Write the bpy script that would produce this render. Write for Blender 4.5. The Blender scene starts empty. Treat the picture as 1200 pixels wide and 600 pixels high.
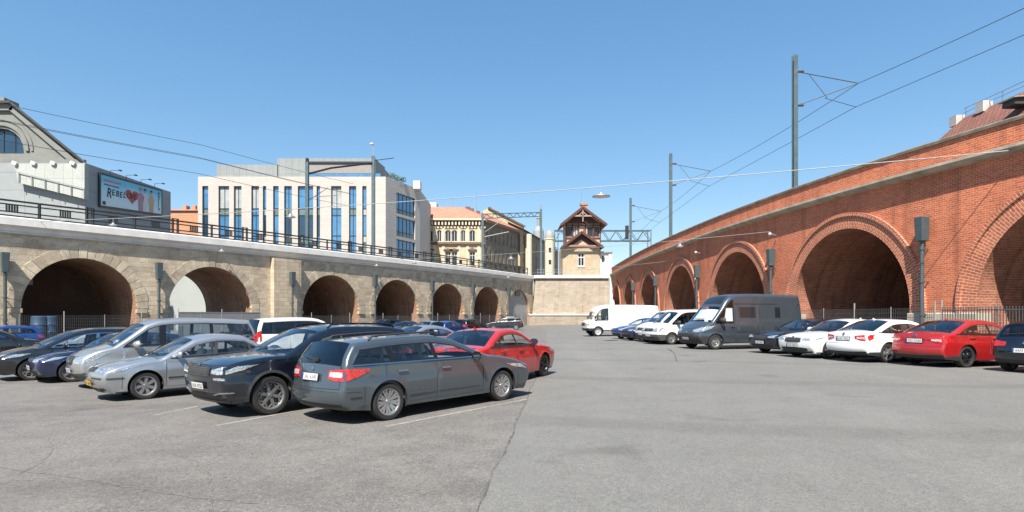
import bpy, math, random
import numpy as np
from mathutils import Vector, Matrix
from mathutils.geometry import delaunay_2d_cdt
random.seed(7)
R = math.radians
sc = bpy.context.scene
col = sc.collection

# ------------------------------------------------------------------ camera
EYE = 1.81                       # eye height over the old asphalt
FP, CX, HZ = 690.0, 600.0, 370.5  # focal length and horizon in 1200x600 photo pixels
cd = bpy.data.cameras.new('camera'); cam = bpy.data.objects.new('camera', cd); col.objects.link(cam)
cam.location = (0, 0, EYE); cam.rotation_euler = (R(90), 0, 0)
cd.sensor_width = 36; cd.lens = FP/1200*36; cd.shift_y = (HZ-300)/1200
cd.clip_start = 0.1; cd.clip_end = 5000
sc.camera = cam

# ------------------------------------------------------------------ sky, sun, exposure
SUN_EL, SUN_AZ = 53.0, 14.5      # azimuth: degrees left of straight behind the camera
SX, SY = -math.sin(R(SUN_AZ)), -math.cos(R(SUN_AZ))
wd = bpy.data.worlds.new('World'); sc.world = wd; wd.use_nodes = True
wn = wd.node_tree.nodes; wl = wd.node_tree.links
sky = wn.new('ShaderNodeTexSky'); sky.sky_type = 'NISHITA'; sky.sun_disc = False
sky.sun_elevation = R(SUN_EL); sky.sun_rotation = math.atan2(SX, SY)
sky.altitude = 200; sky.air_density = 1.0; sky.dust_density = 0.5; sky.ozone_density = 1.6
gm = wn.new('ShaderNodeGamma'); gm.inputs[1].default_value = .58       # photo-like sky tone: even blue, pale at the horizon
hs = wn.new('ShaderNodeHueSaturation'); hs.inputs['Saturation'].default_value = 1.66; hs.inputs['Value'].default_value = 2.0
wl.new(sky.outputs[0], gm.inputs[0]); wl.new(gm.outputs[0], hs.inputs['Color'])
bg = wn['Background']; wl.new(hs.outputs[0], bg.inputs[0]); bg.inputs[1].default_value = 0.076
sl = bpy.data.lights.new('sun', 'SUN'); so = bpy.data.objects.new('sun', sl); col.objects.link(so)
sl.energy = 5.0; sl.angle = R(0.5); sl.color = (1.0, 0.94, 0.85)
sdir = Vector((SX*math.cos(R(SUN_EL)), SY*math.cos(R(SUN_EL)), math.sin(R(SUN_EL))))
so.rotation_euler = sdir.to_track_quat('Z', 'Y').to_euler(); so.location = (0, -20, 40)
vs = sc.view_settings
vs.view_transform = 'Standard'; vs.look = 'None'; vs.gamma = 1; vs.use_curve_mapping = False
vs.exposure = 1.18
sc.cycles.max_bounces = 8; sc.cycles.transparent_max_bounces = 16
sc.cycles.use_denoising = True
sc.cycles.sample_clamp_indirect = 6
sc.render.film_transparent = False

# ------------------------------------------------------------------ helpers
ORG = {}
def at(px, Y): return (px-CX)/FP*Y               # photo column at distance Y -> x
def zz(py, Y): return EYE + (HZ-py)/FP*Y         # photo row at distance Y -> z
def gz(x): return float(np.interp(x, [-60, -14, -2, 7, 60], [-.15, -.15, 0, .25, .25]))
def ground_at(px, py):                           # photo pixel on the ground -> x, y
    g = 0.0
    for _ in range(12):
        Y = FP*(EYE-g)/(py-HZ); g = gz(at(px, Y))
    return at(px, Y), Y

def tag(o, label=None, cat=None, group=None, kind=None):
    if label: o['label'] = label
    if cat: o['category'] = cat
    if group: o['group'] = group
    if kind: o['kind'] = kind
    return o

def thing(name, label, cat, loc=(0, 0, 0), group=None):
    o = bpy.data.objects.new(name, None); col.objects.link(o)
    o.empty_display_size = .3
    o.location = loc; ORG[o] = Vector(loc)
    return tag(o, label, cat, group)

class MB:
    def __init__(s): s.v = []; s.f = []; s.m = []; s.uv = []; s.hasuv = False
    def add(s, vs_, fs, m=0, uv=None):
        b = len(s.v); s.v += [tuple(p) for p in vs_]
        s.f += [tuple(b+i for i in f) for f in fs]
        s.m += ([m]*len(fs) if isinstance(m, int) else list(m))
        if uv is not None: s.hasuv = True; s.uv += [tuple(p) for p in uv]
        else: s.uv += [(p[0]+p[1], p[2]) for p in vs_]
        return s
    def hexa(s, p, m=0, uv=None):               # 8 points: bottom 4 ccw, top 4 ccw
        return s.add(p, [(3,2,1,0),(4,5,6,7),(0,1,5,4),(1,2,6,5),(2,3,7,6),(3,0,4,7)], m, uv)
    def box(s, x0, x1, y0, y1, z0, z1, m=0):
        return s.hexa([(x0,y0,z0),(x1,y0,z0),(x1,y1,z0),(x0,y1,z0),(x0,y0,z1),(x1,y0,z1),(x1,y1,z1),(x0,y1,z1)], m)
    def obox(s, c, a, b, d, m=0):               # centre and three half vectors
        c, a, b, d = map(Vector, (c, a, b, d))
        return s.hexa([c-a-b-d, c+a-b-d, c+a+b-d, c-a+b-d, c-a-b+d, c+a-b+d, c+a+b+d, c-a+b+d], m)
    def bar(s, p, q, w, h=None, m=0):           # square bar between two points
        p, q = Vector(p), Vector(q); d = q-p; L = d.length
        if L < 1e-6: return s
        d /= L; up = Vector((0, 0, 1)) if abs(d.z) < .95 else Vector((0, 1, 0))
        a = d.cross(up).normalized(); b = a.cross(d)
        return s.obox((p+q)/2, d*L/2, a*w/2, b*(h or w)/2, m)
    def tube(s, pts, r, n=6, m=0, cap=True):
        pts = [Vector(p) for p in pts]; rs = r if isinstance(r, (list, tuple)) else [r]*len(pts)
        vs_, fs = [], []
        ref = None
        for i, p in enumerate(pts):
            d = (pts[min(i+1, len(pts)-1)]-pts[max(i-1, 0)]).normalized()
            up = Vector((0, 0, 1)) if abs(d.z) < .95 else Vector((0, 1, 0))
            a = d.cross(up).normalized()
            if ref is not None and a.dot(ref) < 0: a = -a
            ref = a; b = d.cross(a)
            for k in range(n):
                t = 2*math.pi*k/n
                vs_.append(p+a*math.cos(t)*rs[i]+b*math.sin(t)*rs[i])
        for i in range(len(pts)-1):
            for k in range(n):
                fs.append((i*n+k, i*n+(k+1) % n, (i+1)*n+(k+1) % n, (i+1)*n+k))
        if cap: fs += [tuple(range(n))[::-1], tuple(range((len(pts)-1)*n, len(pts)*n))]
        return s.add(vs_, fs, m)
    def lathe(s, prof, o=(0, 0, 0), ax=(0, 0, 1), n=24, m=0):
        o = Vector(o); ax = Vector(ax).normalized()
        up = Vector((0, 0, 1)) if abs(ax.z) < .9 else Vector((1, 0, 0))
        a = ax.cross(up).normalized(); b = ax.cross(a)
        vs_, fs = [], []
        for r, h in prof:
            for k in range(n):
                t = 2*math.pi*k/n
                vs_.append(o+ax*h+a*math.cos(t)*r+b*math.sin(t)*r)
        for i in range(len(prof)-1):
            mm = n
            for k in range(n):
                fs.append((i*n+k, i*n+(k+1) % n, (i+1)*n+(k+1) % n, (i+1)*n+k))
        return s.add(vs_, fs, m)
    def grid(s, P, m=0, uv=None, flip=False, closed=False):   # P[i][j]
        nu, nv = len(P), len(P[0]); fs = []
        for i in range(nu-1):
            for j in range(nv-1):
                q = (i*nv+j, (i+1)*nv+j, (i+1)*nv+j+1, i*nv+j+1)
                fs.append(q[::-1] if flip else q)
        return s.add([p for r in P for p in r], fs, m, None if uv is None else [p for r in uv for p in r])
    def prism(s, poly, fn, d0, d1, m=0):        # 2D polygon extruded: fn(a, b, depth)
        n = len(poly)
        vs_ = [fn(a, b, d0) for a, b in poly]+[fn(a, b, d1) for a, b in poly]
        fs = [tuple(range(n)), tuple(range(2*n-1, n-1, -1))]+[(i, i+n, (i+1) % n+n, (i+1) % n) for i in range(n)]
        return s.add(vs_, fs, m)
    def build(s, name, mats, parent=None, label=None, cat=None, group=None, kind=None, smooth=False, bevel=0, recalc=True):
        me = bpy.data.meshes.new(name)
        base = Vector((0, 0, 0))
        if parent is not None: base = ORG.get(parent, base)
        elif s.v:
            a = np.array(s.v, dtype=float)
            base = Vector(((a[:, 0].min()+a[:, 0].max())/2, (a[:, 1].min()+a[:, 1].max())/2, a[:, 2].min()))
        bx, by, bz = base
        me.from_pydata([(p[0]-bx, p[1]-by, p[2]-bz) for p in s.v], [], s.f)
        mats = mats if isinstance(mats, (list, tuple)) else [mats]
        for k in mats: me.materials.append(k)
        if any(s.m): me.polygons.foreach_set('material_index', s.m)
        ul = me.uv_layers.new(name='UVMap')
        li = np.empty(len(me.loops), dtype=np.int32); me.loops.foreach_get('vertex_index', li)
        if len(li): ul.data.foreach_set('uv', np.array(s.uv, dtype=np.float32)[li].ravel())
        if smooth:
            me.polygons.foreach_set('use_smooth', [True]*len(me.polygons))
            if smooth is not True: me.set_sharp_from_angle(angle=R(smooth))
        me.validate(); me.update()
        if recalc:
            import bmesh
            bm = bmesh.new(); bm.from_mesh(me); bmesh.ops.recalc_face_normals(bm, faces=bm.faces); bm.to_mesh(me); bm.free()
        o = bpy.data.objects.new(name, me); col.objects.link(o)
        if parent is not None: o.parent = parent
        else: o.location = base
        ORG[o] = base
        if bevel:
            b = o.modifiers.new('bevel', 'BEVEL'); b.width = bevel; b.segments = 2; b.limit_method = 'ANGLE'
        return tag(o, label, cat, group, kind)

def copy_tree(o, parent=None):
    c = o.copy(); col.objects.link(c); c.parent = parent
    for ch in o.children: copy_tree(ch, c)
    return c

def pip(poly, pts):                              # point in polygon, vectorised
    poly = np.asarray(poly, float); x, y = pts[:, 0], pts[:, 1]
    c = np.zeros(len(pts), bool); n = len(poly)
    for i in range(n):
        x0, y0 = poly[i]; x1, y1 = poly[(i+1) % n]
        if y0 == y1: continue
        k = ((y0 > y) != (y1 > y)) & (x < (x1-x0)*(y-y0)/(y1-y0)+x0)
        c ^= k
    return c

def cdt(loops, step, bbox=None, extra=(), pad=1e-3):
    co, ed = [], []
    for L in loops:
        b = len(co); n = len(L); co += [Vector(p) for p in L]; ed += [(b+i, b+(i+1) % n) for i in range(n)]
    for L in extra:                              # open polylines
        b = len(co); co += [Vector(p) for p in L]; ed += [(b+i, b+i+1) for i in range(len(L)-1)]
    a = np.array([tuple(p) for p in loops[0]])
    x0, z0 = a.min(0); x1, z1 = a.max(0)
    sx, sz = step if isinstance(step, tuple) else (step, step)
    gx = np.arange(x0+sx/2, x1, sx); gzz = np.arange(z0+sz/2, z1, sz)
    if len(gx) and len(gzz):
        g = np.array([(x+(.25*sx if j % 2 else 0), z) for j, z in enumerate(gzz) for x in gx])
        g = g[pip(a, g)]
        co += [Vector(p) for p in g]
    vs_, es, fs, _, _, _ = delaunay_2d_cdt(co, ed, [], 0, 1e-5)
    V = np.array([tuple(p) for p in vs_]); F = np.array([tuple(f) for f in fs], dtype=int)
    return V, F, V[F].mean(1)

# ------------------------------------------------------------------ materials
MATS = {}
ALB = .72                        # overall reflectance scale of the place
def kk(c): return tuple(x*ALB for x in c)
class NT:
    def __init__(s, name):
        s.m = bpy.data.materials.new(name); s.m.use_nodes = True; s.t = s.m.node_tree
        s.n = s.t.nodes; s.p = s.n['Principled BSDF']; s.out = s.n['Material Output']
    def new(s, typ, **kw):
        n = s.n.new(typ)
        for k, v in kw.items():
            if k in n.inputs: n.inputs[k].default_value = v
            else: setattr(n, k, v)
        return n
    def ln(s, a, b): s.t.links.new(a, b)
    def coord(s, kind='Object', scale=(1, 1, 1)):
        c = s.new('ShaderNodeTexCoord'); mp = s.new('ShaderNodeMapping'); mp.inputs['Scale'].default_value = scale
        s.ln(c.outputs[kind], mp.inputs[0]); return mp.outputs[0]
    def noise(s, vec, scale, detail=4, rough=.6):
        n = s.new('ShaderNodeTexNoise'); n.inputs['Scale'].default_value = scale; n.inputs['Detail'].default_value = detail
        n.inputs['Roughness'].default_value = rough; s.ln(vec, n.inputs['Vector']); return n.outputs['Fac']
    def ramp(s, fac, stops):
        r = s.new('ShaderNodeValToRGB'); e = r.color_ramp.elements
        while len(e) < len(stops): e.new(.5)
        for k, (p, c) in enumerate(stops):
            e[k].position = p; e[k].color = (*c, 1) if not isinstance(c, (int, float)) else (c, c, c, 1)
        s.ln(fac, r.inputs[0]); return r.outputs[0]
    def mix(s, a, b, fac, mode='MIX'):
        x = s.new('ShaderNodeMix'); x.data_type = 'RGBA'; x.blend_type = mode; x.clamp_factor = True
        for sock, val in ((x.inputs[0], fac), (x.inputs[6], a), (x.inputs[7], b)):
            if isinstance(val, bpy.types.NodeSocket): s.ln(val, sock)
            elif isinstance(val, (int, float)) and sock.type != 'RGBA': sock.default_value = val
            elif isinstance(val, (int, float)): sock.default_value = (val, val, val, 1)
            else: sock.default_value = (*val, 1)
        return x.outputs[2]
    def bump(s, h, strength=.3, dist=.02):
        b = s.new('ShaderNodeBump'); b.inputs['Strength'].default_value = strength; b.inputs['Distance'].default_value = dist
        s.ln(h, b.inputs['Height']); s.ln(b.outputs[0], s.p.inputs['Normal'])
    def set(s, color=None, rough=None, metal=None, **kw):
        for k, v in (('Base Color', color), ('Roughness', rough), ('Metallic', metal)):
            if v is None: continue
            if isinstance(v, bpy.types.NodeSocket): s.ln(v, s.p.inputs[k])
            else: s.p.inputs[k].default_value = (*v, 1) if k == 'Base Color' else v
        for k, v in kw.items(): s.p.inputs[k.replace('_', ' ')].default_value = v
        return s

def plain(name, color, rough=.6, metal=0, var=.18, scale=3.0, bump=0, **kw):
    if name in MATS: return MATS[name]
    color = kk(color)
    t = NT(name); v = t.coord('Object')
    n = t.noise(v, scale, 5)
    c = t.mix(tuple(x*(1-var) for x in color), tuple(min(1, x*(1+var)) for x in color), t.ramp(n, [(.3, 0.), (.7, 1.)]))
    t.set(c, rough, metal, **kw)
    if bump: t.bump(t.noise(v, scale*12, 3), bump, .02)
    MATS[name] = t.m; return t.m

def brick_mat(name, c1, c2, mortar, bw, rh, mw, grime=.35, gscale=.35, bump=.5, sat_noise=True, offs=.5, rough=.85, gcol=(.55, .5, .47), streak=0, pale=(.62, .45, .34)):
    c1, c2, mortar, pale = kk(c1), kk(c2), kk(mortar), kk(pale)
    t = NT(name); uv = t.coord('UV')
    jit = t.noise(uv, 1.1, 2)
    b = t.new('ShaderNodeTexBrick'); b.offset = offs
    for k, val in (('Scale', 1.), ('Mortar Size', mw), ('Mortar Smooth', .25), ('Bias', -.1), ('Brick Width', bw), ('Row Height', rh)):
        b.inputs[k].default_value = val
    b.inputs['Color1'].default_value = (*c1, 1); b.inputs['Color2'].default_value = (*c2, 1); b.inputs['Mortar'].default_value = (*mortar, 1)
    t.ln(uv, b.inputs['Vector'])
    n1 = t.noise(uv, gscale, 6, .65); n2 = t.noise(uv, 9, 4)
    c = t.mix(b.outputs['Color'], gcol, t.ramp(n1, [(.42, 0.), (.75, 1.)]), 'MULTIPLY') if grime else b.outputs['Color']
    c = t.mix(b.outputs['Color'], c, grime*1.6 if grime else 0)
    c = t.mix(c, (.62, .58, .55), t.ramp(n2, [(.45, 0.), (.8, .8)]), 'MULTIPLY')
    c = t.mix(c, (1.25, 1.15, 1.05), t.ramp(jit, [(.5, 0.), (.8, .7)]), 'MULTIPLY')
    if streak:
        sv = t.coord('UV', (1.4, .09, 1)); s1 = t.noise(sv, 1.0, 5, .6)
        c = t.mix(c, (.34, .30, .28), t.ramp(s1, [(.50, 0.), (.74, streak)]), 'MULTIPLY')
        s2 = t.noise(t.coord('UV', (.5, .35, 1)), 1.0, 6, .7)
        c = t.mix(c, pale, t.ramp(s2, [(.60, 0.), (.80, streak*.55)]))
    t.set(c, rough)
    h = t.mix(t.noise(uv, 25, 3), b.outputs['Fac'], .75)
    inv = t.new('ShaderNodeInvert'); t.ln(h, inv.inputs['Color'])
    t.bump(inv.outputs[0], bump, .03)
    MATS[name] = t.m; return t.m

def asphalt_mat(name, base, warm, spk, patch, grain):
    base, warm = kk(base), kk(warm)
    t = NT(name); v = t.coord('Object')
    big = t.noise(v, .12, 5, .6); mid = t.noise(v, 1.3, 5, .65)
    st = t.noise(t.coord('Object', (.35, .05, .3)), 1.0, 4, .6)
    vor = t.new('ShaderNodeTexVoronoi'); vor.inputs['Scale'].default_value = 85; t.ln(v, vor.inputs['Vector'])
    fine = t.noise(v, 60, 3, .7); cell = t.noise(v, 26, 2, .7)
    c = t.mix(base, warm, t.ramp(big, [(.35, 0.), (.68, 1.)]))
    c = t.mix(c, tuple(x*(1-patch) for x in base), t.ramp(mid, [(.38, 1.), (.62, 0.)]))
    c = t.mix(c, tuple(min(1, x*1.25) for x in base), t.ramp(st, [(.52, 0.), (.75, .7)]))
    c = t.mix(c, (.27, .26, .25), t.ramp(vor.outputs['Color'], [(.80, 0.), (.86, spk)]))
    c = t.mix(c, (.33, .33, .325), t.ramp(cell, [(.60, 0.), (.74, spk*1.2)]))
    c = t.mix(c, (.30, .30, .30), t.ramp(cell, [(.26, 1.), (.40, 0.)]), 'MULTIPLY') if spk > .3 else c
    oil = t.noise(v, .55, 3, .5)
    c = t.mix(c, (.55, .53, .52), t.ramp(oil, [(.66, 0.), (.74, .55)]), 'MULTIPLY')
    c = t.mix(c, (.55, .55, .55), t.ramp(fine, [(.40, .75), (.58, 0.)]), 'MULTIPLY')
    g1 = t.noise(v, 22, 2, .8); g2 = t.noise(t.coord('Object', (1, .45, 1)), 9, 3, .75)
    c = t.mix(c, (.66, .66, .66), t.ramp(g1, [(.36, grain), (.50, 0.)]), 'MULTIPLY')
    c = t.mix(c, (1.45, 1.44, 1.42), t.ramp(g1, [(.54, 0.), (.68, grain)]), 'MULTIPLY')
    c = t.mix(c, (.78, .77, .76), t.ramp(g2, [(.36, grain), (.52, 0.)]), 'MULTIPLY')
    tm = t.new('ShaderNodeTexWave', wave_type='RINGS', rings_direction='Z'); tm.inputs['Scale'].default_value = .055; tm.inputs['Distortion'].default_value = 5; tm.inputs['Detail'].default_value = 2; tm.inputs['Detail Scale'].default_value = .4
    t.ln(v, tm.inputs['Vector'])
    c = t.mix(c, (.80, .79, .78), t.ramp(tm.outputs['Fac'], [(.93, 0.), (.985, .55)]), 'MULTIPLY')
    t.set(c, .82); t.p.inputs['Specular IOR Level'].default_value = .35
    t.bump(fine, .5, .012)
    MATS[name] = t.m; return t.m

M_OLD = asphalt_mat('old_asphalt', (.215, .203, .188), (.25, .233, .21), .40, .16, .42)
M_NEW = asphalt_mat('new_asphalt', (.222, .218, .203), (.240, .235, .218), .2, .06, .34)
M_BRICK = brick_mat('red_brick', (.78, .205, .090), (.54, .118, .052), (.76, .44, .28), .28, .105, .013, streak=.6)
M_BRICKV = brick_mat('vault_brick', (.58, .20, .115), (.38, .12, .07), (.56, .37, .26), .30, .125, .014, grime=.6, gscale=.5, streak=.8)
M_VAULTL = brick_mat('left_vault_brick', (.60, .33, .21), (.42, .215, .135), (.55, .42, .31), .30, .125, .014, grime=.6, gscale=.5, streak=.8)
M_RING = brick_mat('ring_brick', (.64, .185, .088), (.46, .112, .056), (.82, .56, .40), .34, .13, .016, streak=.4)
M_STONE = brick_mat('sandstone_blocks', (.76, .64, .47), (.60, .50, .365), (.42, .35, .265), .92, .42, .016, grime=.45, gscale=.4, bump=.6, gcol=(.62, .56, .52), streak=.5, pale=(.55, .48, .38))
M_STONEP = plain('pale_sandstone', (.54, .45, .32), .85, var=.22, scale=1.2, bump=.25)
M_RETAIN = brick_mat('retaining_blocks', (.47, .405, .32), (.37, .315, .245), (.29, .25, .20), .8, .36, .014, grime=.3, gscale=.25, bump=.5, streak=.4, pale=(.55, .50, .43))
M_PLINTH = plain('plinth_stone', (.50, .45, .36), .85, var=.15, scale=1.5, bump=.2)
M_CONC = plain('cast_concrete', (.84, .82, .775), .8, var=.12, scale=.9, bump=.15)
M_CONCD = plain('weathered_concrete', (.36, .35, .335), .85, var=.2, scale=.9, bump=.2)
M_COPED = plain('mossy_coping', (.20, .17, .13), .9, var=.4, scale=1.6, bump=.4)
M_COPE = plain('coping_stone', (.50, .43, .34), .9, var=.3, scale=1.6, bump=.3)
M_BLACK = plain('black_steel', (.018, .020, .022), .5, var=.2)
M_GREYM = plain('grey_painted_steel', (.085, .115, .125), .5, .2, var=.15)
M_MAST = plain('mast_steel', (.10, .15, .17), .5, .3, var=.2)
M_GALV = plain('galvanised_steel', (.45, .46, .47), .45, .6, var=.2, scale=8)
M_WIRE = plain('wire', (.06, .062, .065), .5, .3, var=.1)
M_CABLE = plain('pale_cable', (.42, .43, .43), .5, .2, var=.1)
M_WHITE = plain('white_enamel', (.72, .72, .70), .4, var=.06)
M_DARKIN = plain('dark_interior', (.03, .026, .024), .9, var=.3)
M_GLASSB = None
def bglass(name, c, rough=.05, spec=.5, ior=1.8):
    c = kk(c)
    t = NT(name); v = t.coord('Object')
    n = t.noise(v, .6, 3)
    t.set(t.mix(tuple(x*.6 for x in c), tuple(x*1.4 for x in c), n), rough)
    t.p.inputs['IOR'].default_value = ior
    MATS[name] = t.m; return t.m
G_BLUE = bglass('window_glass_blue', (.075, .235, .44), .04, ior=2.1)
G_DEEP = bglass('window_glass_deep', (.02, .055, .10), .04, ior=1.8)
G_PALE = bglass('window_glass_blinds', (.44, .47, .47), .12, ior=1.5)
G_GREEN = bglass('window_glass_green', (.16, .22, .21), .08, ior=1.7)
G_DARK = bglass('window_glass_dark', (.02, .025, .03), .06, ior=1.6)
# ================================================================== ground
def strip_sheet(xs_fn, ys, zoff):
    """sheet whose columns follow the cross slope; xs_fn(y) -> list of x"""
    P = [[(x, y, gz(x)+zoff) for x in xs_fn(y)] for y in ys]
    return P
b = MB(); XG = [-900, -300, -120, -60, -40, -25, -14, -8, -2, 2.5, 7, 14, 30, 60, 120, 300, 900]
b.grid(strip_sheet(lambda y: XG, [-300, -100, -30, -10, 0, 10, 20, 40, 60, 90, 120, 160, 300, 900, 2500], 0), flip=True)
GROUND = b.build('ground', M_OLD, kind='structure')
GROUND['label'] = 'old pale asphalt of the car park with wandering cracks'
def seam_x(y):
    return -.62+.094*(y-2)-.0004*(y-2)**2+.018*math.sin(y*1.7)+.010*math.sin(y*4.3+1)+.005*math.sin(y*11)
ys = [-8+.25*k for k in range(0, 140)]+[27+1.5*k for k in range(0, 55)]
b = MB()
def lane_x(y):
    s0 = seam_x(y); return [s0]+[max(q, s0+.01*(k+1)) for k, q in enumerate((2.5, 7, 9, 12, 17.0, 24, 35))]
b.grid([[(x, y, gz(x)+.004) for x in lane_x(y)] for y in ys], flip=True)
LANE = b.build('asphalt_lane', M_NEW, kind='structure'); LANE['label'] = 'newer smooth grey asphalt lane'
t = NT('tar'); v = t.coord('Object'); t.set(t.mix((.05, .048, .047), (.12, .115, .11), t.ramp(t.noise(v, 6, 4), [(.35, 0.), (.65, 1.)])), .8); M_TAR = t.m
def ribbon(pts, w, zoff, name, mat, parent, jit=.3):
    b = MB(); P = []
    for i, p in enumerate(pts):
        q0, q1 = pts[max(i-1, 0)], pts[min(i+1, len(pts)-1)]
        d = Vector((q1[0]-q0[0], q1[1]-q0[1])).normalized(); n = Vector((-d.y, d.x))
        ww = w*(1+jit*(random.random()*2-1))
        P.append([(p[0]+n.x*k*ww/2, p[1]+n.y*k*ww/2, gz(p[0]+n.x*k*ww/2)+zoff) for k in (-1, 1)])
    b.grid(P); return b.build(name, mat, parent)
ribbon([(seam_x(y)+.0, y) for y in [2.5+.12*k for k in range(240)]], .026, .008, 'tar_joint', M_TAR, LANE, .6)
t = NT('crack_dirt'); v = t.coord('Object'); t.set(t.mix((.075, .07, .065), (.145, .137, .126), t.ramp(t.noise(v, 5, 5), [(.3, 0.), (.6, 1.)])), .85); M_CRACK = t.m
def crack(pix, w=.03, n=14):
    pts = []
    W = [ground_at(*q) for q in pix]
    for i in range(len(W)-1):
        for k in range(n):
            f = k/n; a, c = W[i], W[i+1]
            pts.append((a[0]*(1-f)+c[0]*f+random.uniform(-.018, .018), a[1]*(1-f)+c[1]*f+random.uniform(-.018, .018)))
    return ribbon(pts, w, .004, 'crack', M_CRACK, GROUND, .7)
crack([(0, 548), (30, 553), (90, 560), (150, 571), (210, 581), (248, 585), (305, 591)], .018)
crack([(248, 585), (247, 600), (240, 640)], .018)
crack([(20, 556), (48, 543), (62, 528), (55, 512)], .018)
crack([(190, 528), (228, 540), (246, 556), (248, 585)], .016)
crack([(793, 424), (790, 414), (782, 408)], .035)
# worn parking bay lines
t = NT('worn_line'); v = t.coord('Object')
n1 = t.noise(v, 7, 6, .75); n2 = t.noise(v, .9, 3)
f = t.ramp(t.mix(n1, n2, .45), [(.46, 0.), (.60, 1.)])
t.set(t.mix((.16, .15, .138), (.245, .232, .215), f), .8); M_LINE = t.m
def bay(px0, px1, w=.11):
    a, c = ground_at(*px0), ground_at(*px1)
    k = max(2, int(math.dist(a, c)/.5))
    ribbon([(a[0]+(c[0]-a[0])*i/k, a[1]+(c[1]-a[1])*i/k) for i in range(k+1)], w, .0035, 'bay_line', M_LINE, GROUND, .1)
bay((452, 500), (622, 467)); bay((253, 499), (345, 482)); bay((180, 487), (232, 476)); bay((50, 456), (110, 452)); bay((650, 432), (664, 424))

# ================================================================== viaduct plans
class Curve:
    def __init__(s, xf, y0, y1, side):
        s.Y = np.linspace(y0, y1, 6000); s.X = xf(s.Y)
        s.S = np.concatenate([[0], np.cumsum(np.hypot(np.diff(s.X), np.diff(s.Y)))]); s.side = side; s.len = s.S[-1]
    def P(s, q, off=0., z=0.):
        x = np.interp(q, s.S, s.X); y = np.interp(q, s.S, s.Y)
        e = .5; dx = np.interp(q+e, s.S, s.X)-np.interp(q-e, s.S, s.X); dy = np.interp(q+e, s.S, s.Y)-np.interp(q-e, s.S, s.Y)
        l = math.hypot(dx, dy); nx, ny = (dy/l, -dx/l) if s.side > 0 else (-dy/l, dx/l)
        return (float(x+nx*off), float(y+ny*off), z)
    def at_px(s, px):
        i = int(np.argmin(abs(CX+FP*s.X/s.Y-px))); return float(s.S[i])
CL = Curve(lambda y: -1.94908544e-03*y*y+9.43754681e-01*y-75.906927-.25, 25, 109.6, +1)
CR = Curve(lambda y: np.polyval([1.65623066, -15.463175, 40.50692553, -2.23075917], np.log(y)), 8, 109.6, -1)

def sweep(b, C, s0, s1, sec, step=1.5, m=0, closed=True, caps=True):
    n = max(2, int((s1-s0)/step)+1); S = [s0+(s1-s0)*i/(n-1) for i in range(n)]
    sec2 = sec+[sec[0]] if closed else sec
    cum = [0.]
    for i in range(1, len(sec2)): cum.append(cum[-1]+math.dist(sec2[i], sec2[i-1]))
    P = [[C.P(q, o, z) for o, z in sec2] for q in S]; U = [[(q, c) for c in cum] for q in S]
    b.grid(P, m, U)
    if caps and closed:
        for q, fl in ((s0, 0), (s1, 1)):
            vs_ = [C.P(q, o, z) for o, z in sec]; b.add(vs_, [tuple(range(len(sec)))], m)
    return b

def arch_outline(c, hs, spr, rise, n=28, zb=-2.0):
    return [(c-hs, zb)]+[(c-hs*math.cos(math.pi*i/n), spr+rise*math.sin(math.pi*i/n)) for i in range(n+1)]+[(c+hs, zb)]

def arcade(C, root, s0, s1, zt, arches, mat_wall, mat_vault, depth, zb=-.4, off=0., uvz=0., backs=None):
    outer = [(s0, zb)]+[(s0+(s1-s0)*i/60, zb) for i in range(1, 60)]+[(s1, zb), (s1, zt)]+[(s1-(s1-s0)*i/60, zt) for i in range(1, 60)]+[(s0, zt)]
    V, F, Cn = cdt([outer]+[arch_outline(*a) for a in arches], (1.2, 1.2))
    k = pip(outer, Cn)
    for a in arches: k &= ~pip(arch_outline(*a), Cn)
    F = F[k]; b = MB()
    b.add([C.P(q, off, z) for q, z in V], [tuple(f) for f in F], 0, [tuple(p) for p in V])
    w = b.build('wall_face', mat_wall, root)
    for ai, a in enumerate(arches):
        o = arch_outline(*a, 36, zb)
        cum = [0.]
        for i in range(1, len(o)): cum.append(cum[-1]+math.dist(o[i], o[i-1]))
        b = MB(); nd = 8
        P = [[C.P(q, off-depth*j/nd, z) for j in range(nd+1)] for q, z in o]
        U = [[(depth*j/nd, cum[i]) for j in range(nd+1)] for i in range(len(o))]
        b.grid(P, 0, U); b.build('vault', mat_vault, root)
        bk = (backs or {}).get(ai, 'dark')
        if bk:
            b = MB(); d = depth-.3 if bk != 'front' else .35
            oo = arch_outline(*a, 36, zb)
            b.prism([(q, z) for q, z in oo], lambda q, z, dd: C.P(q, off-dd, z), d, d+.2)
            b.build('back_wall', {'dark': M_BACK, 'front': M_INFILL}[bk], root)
    return w
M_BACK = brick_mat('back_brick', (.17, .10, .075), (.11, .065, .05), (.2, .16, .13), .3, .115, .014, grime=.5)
M_INFILL = plain('grey_infill_panel', (.42, .43, .43), .6, var=.06, scale=.5)

M_VOUS = [plain('voussoir_stone_%d' % k, c, .88, var=.25, scale=1.6, bump=.35) for k, c in enumerate(((.60, .50, .36), (.53, .44, .32), (.64, .54, .395), (.49, .405, .30)))]
WD0 = bpy.data.objects.new('tmp0', None); ORG[WD0] = Vector((0, 0, 0))
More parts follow.
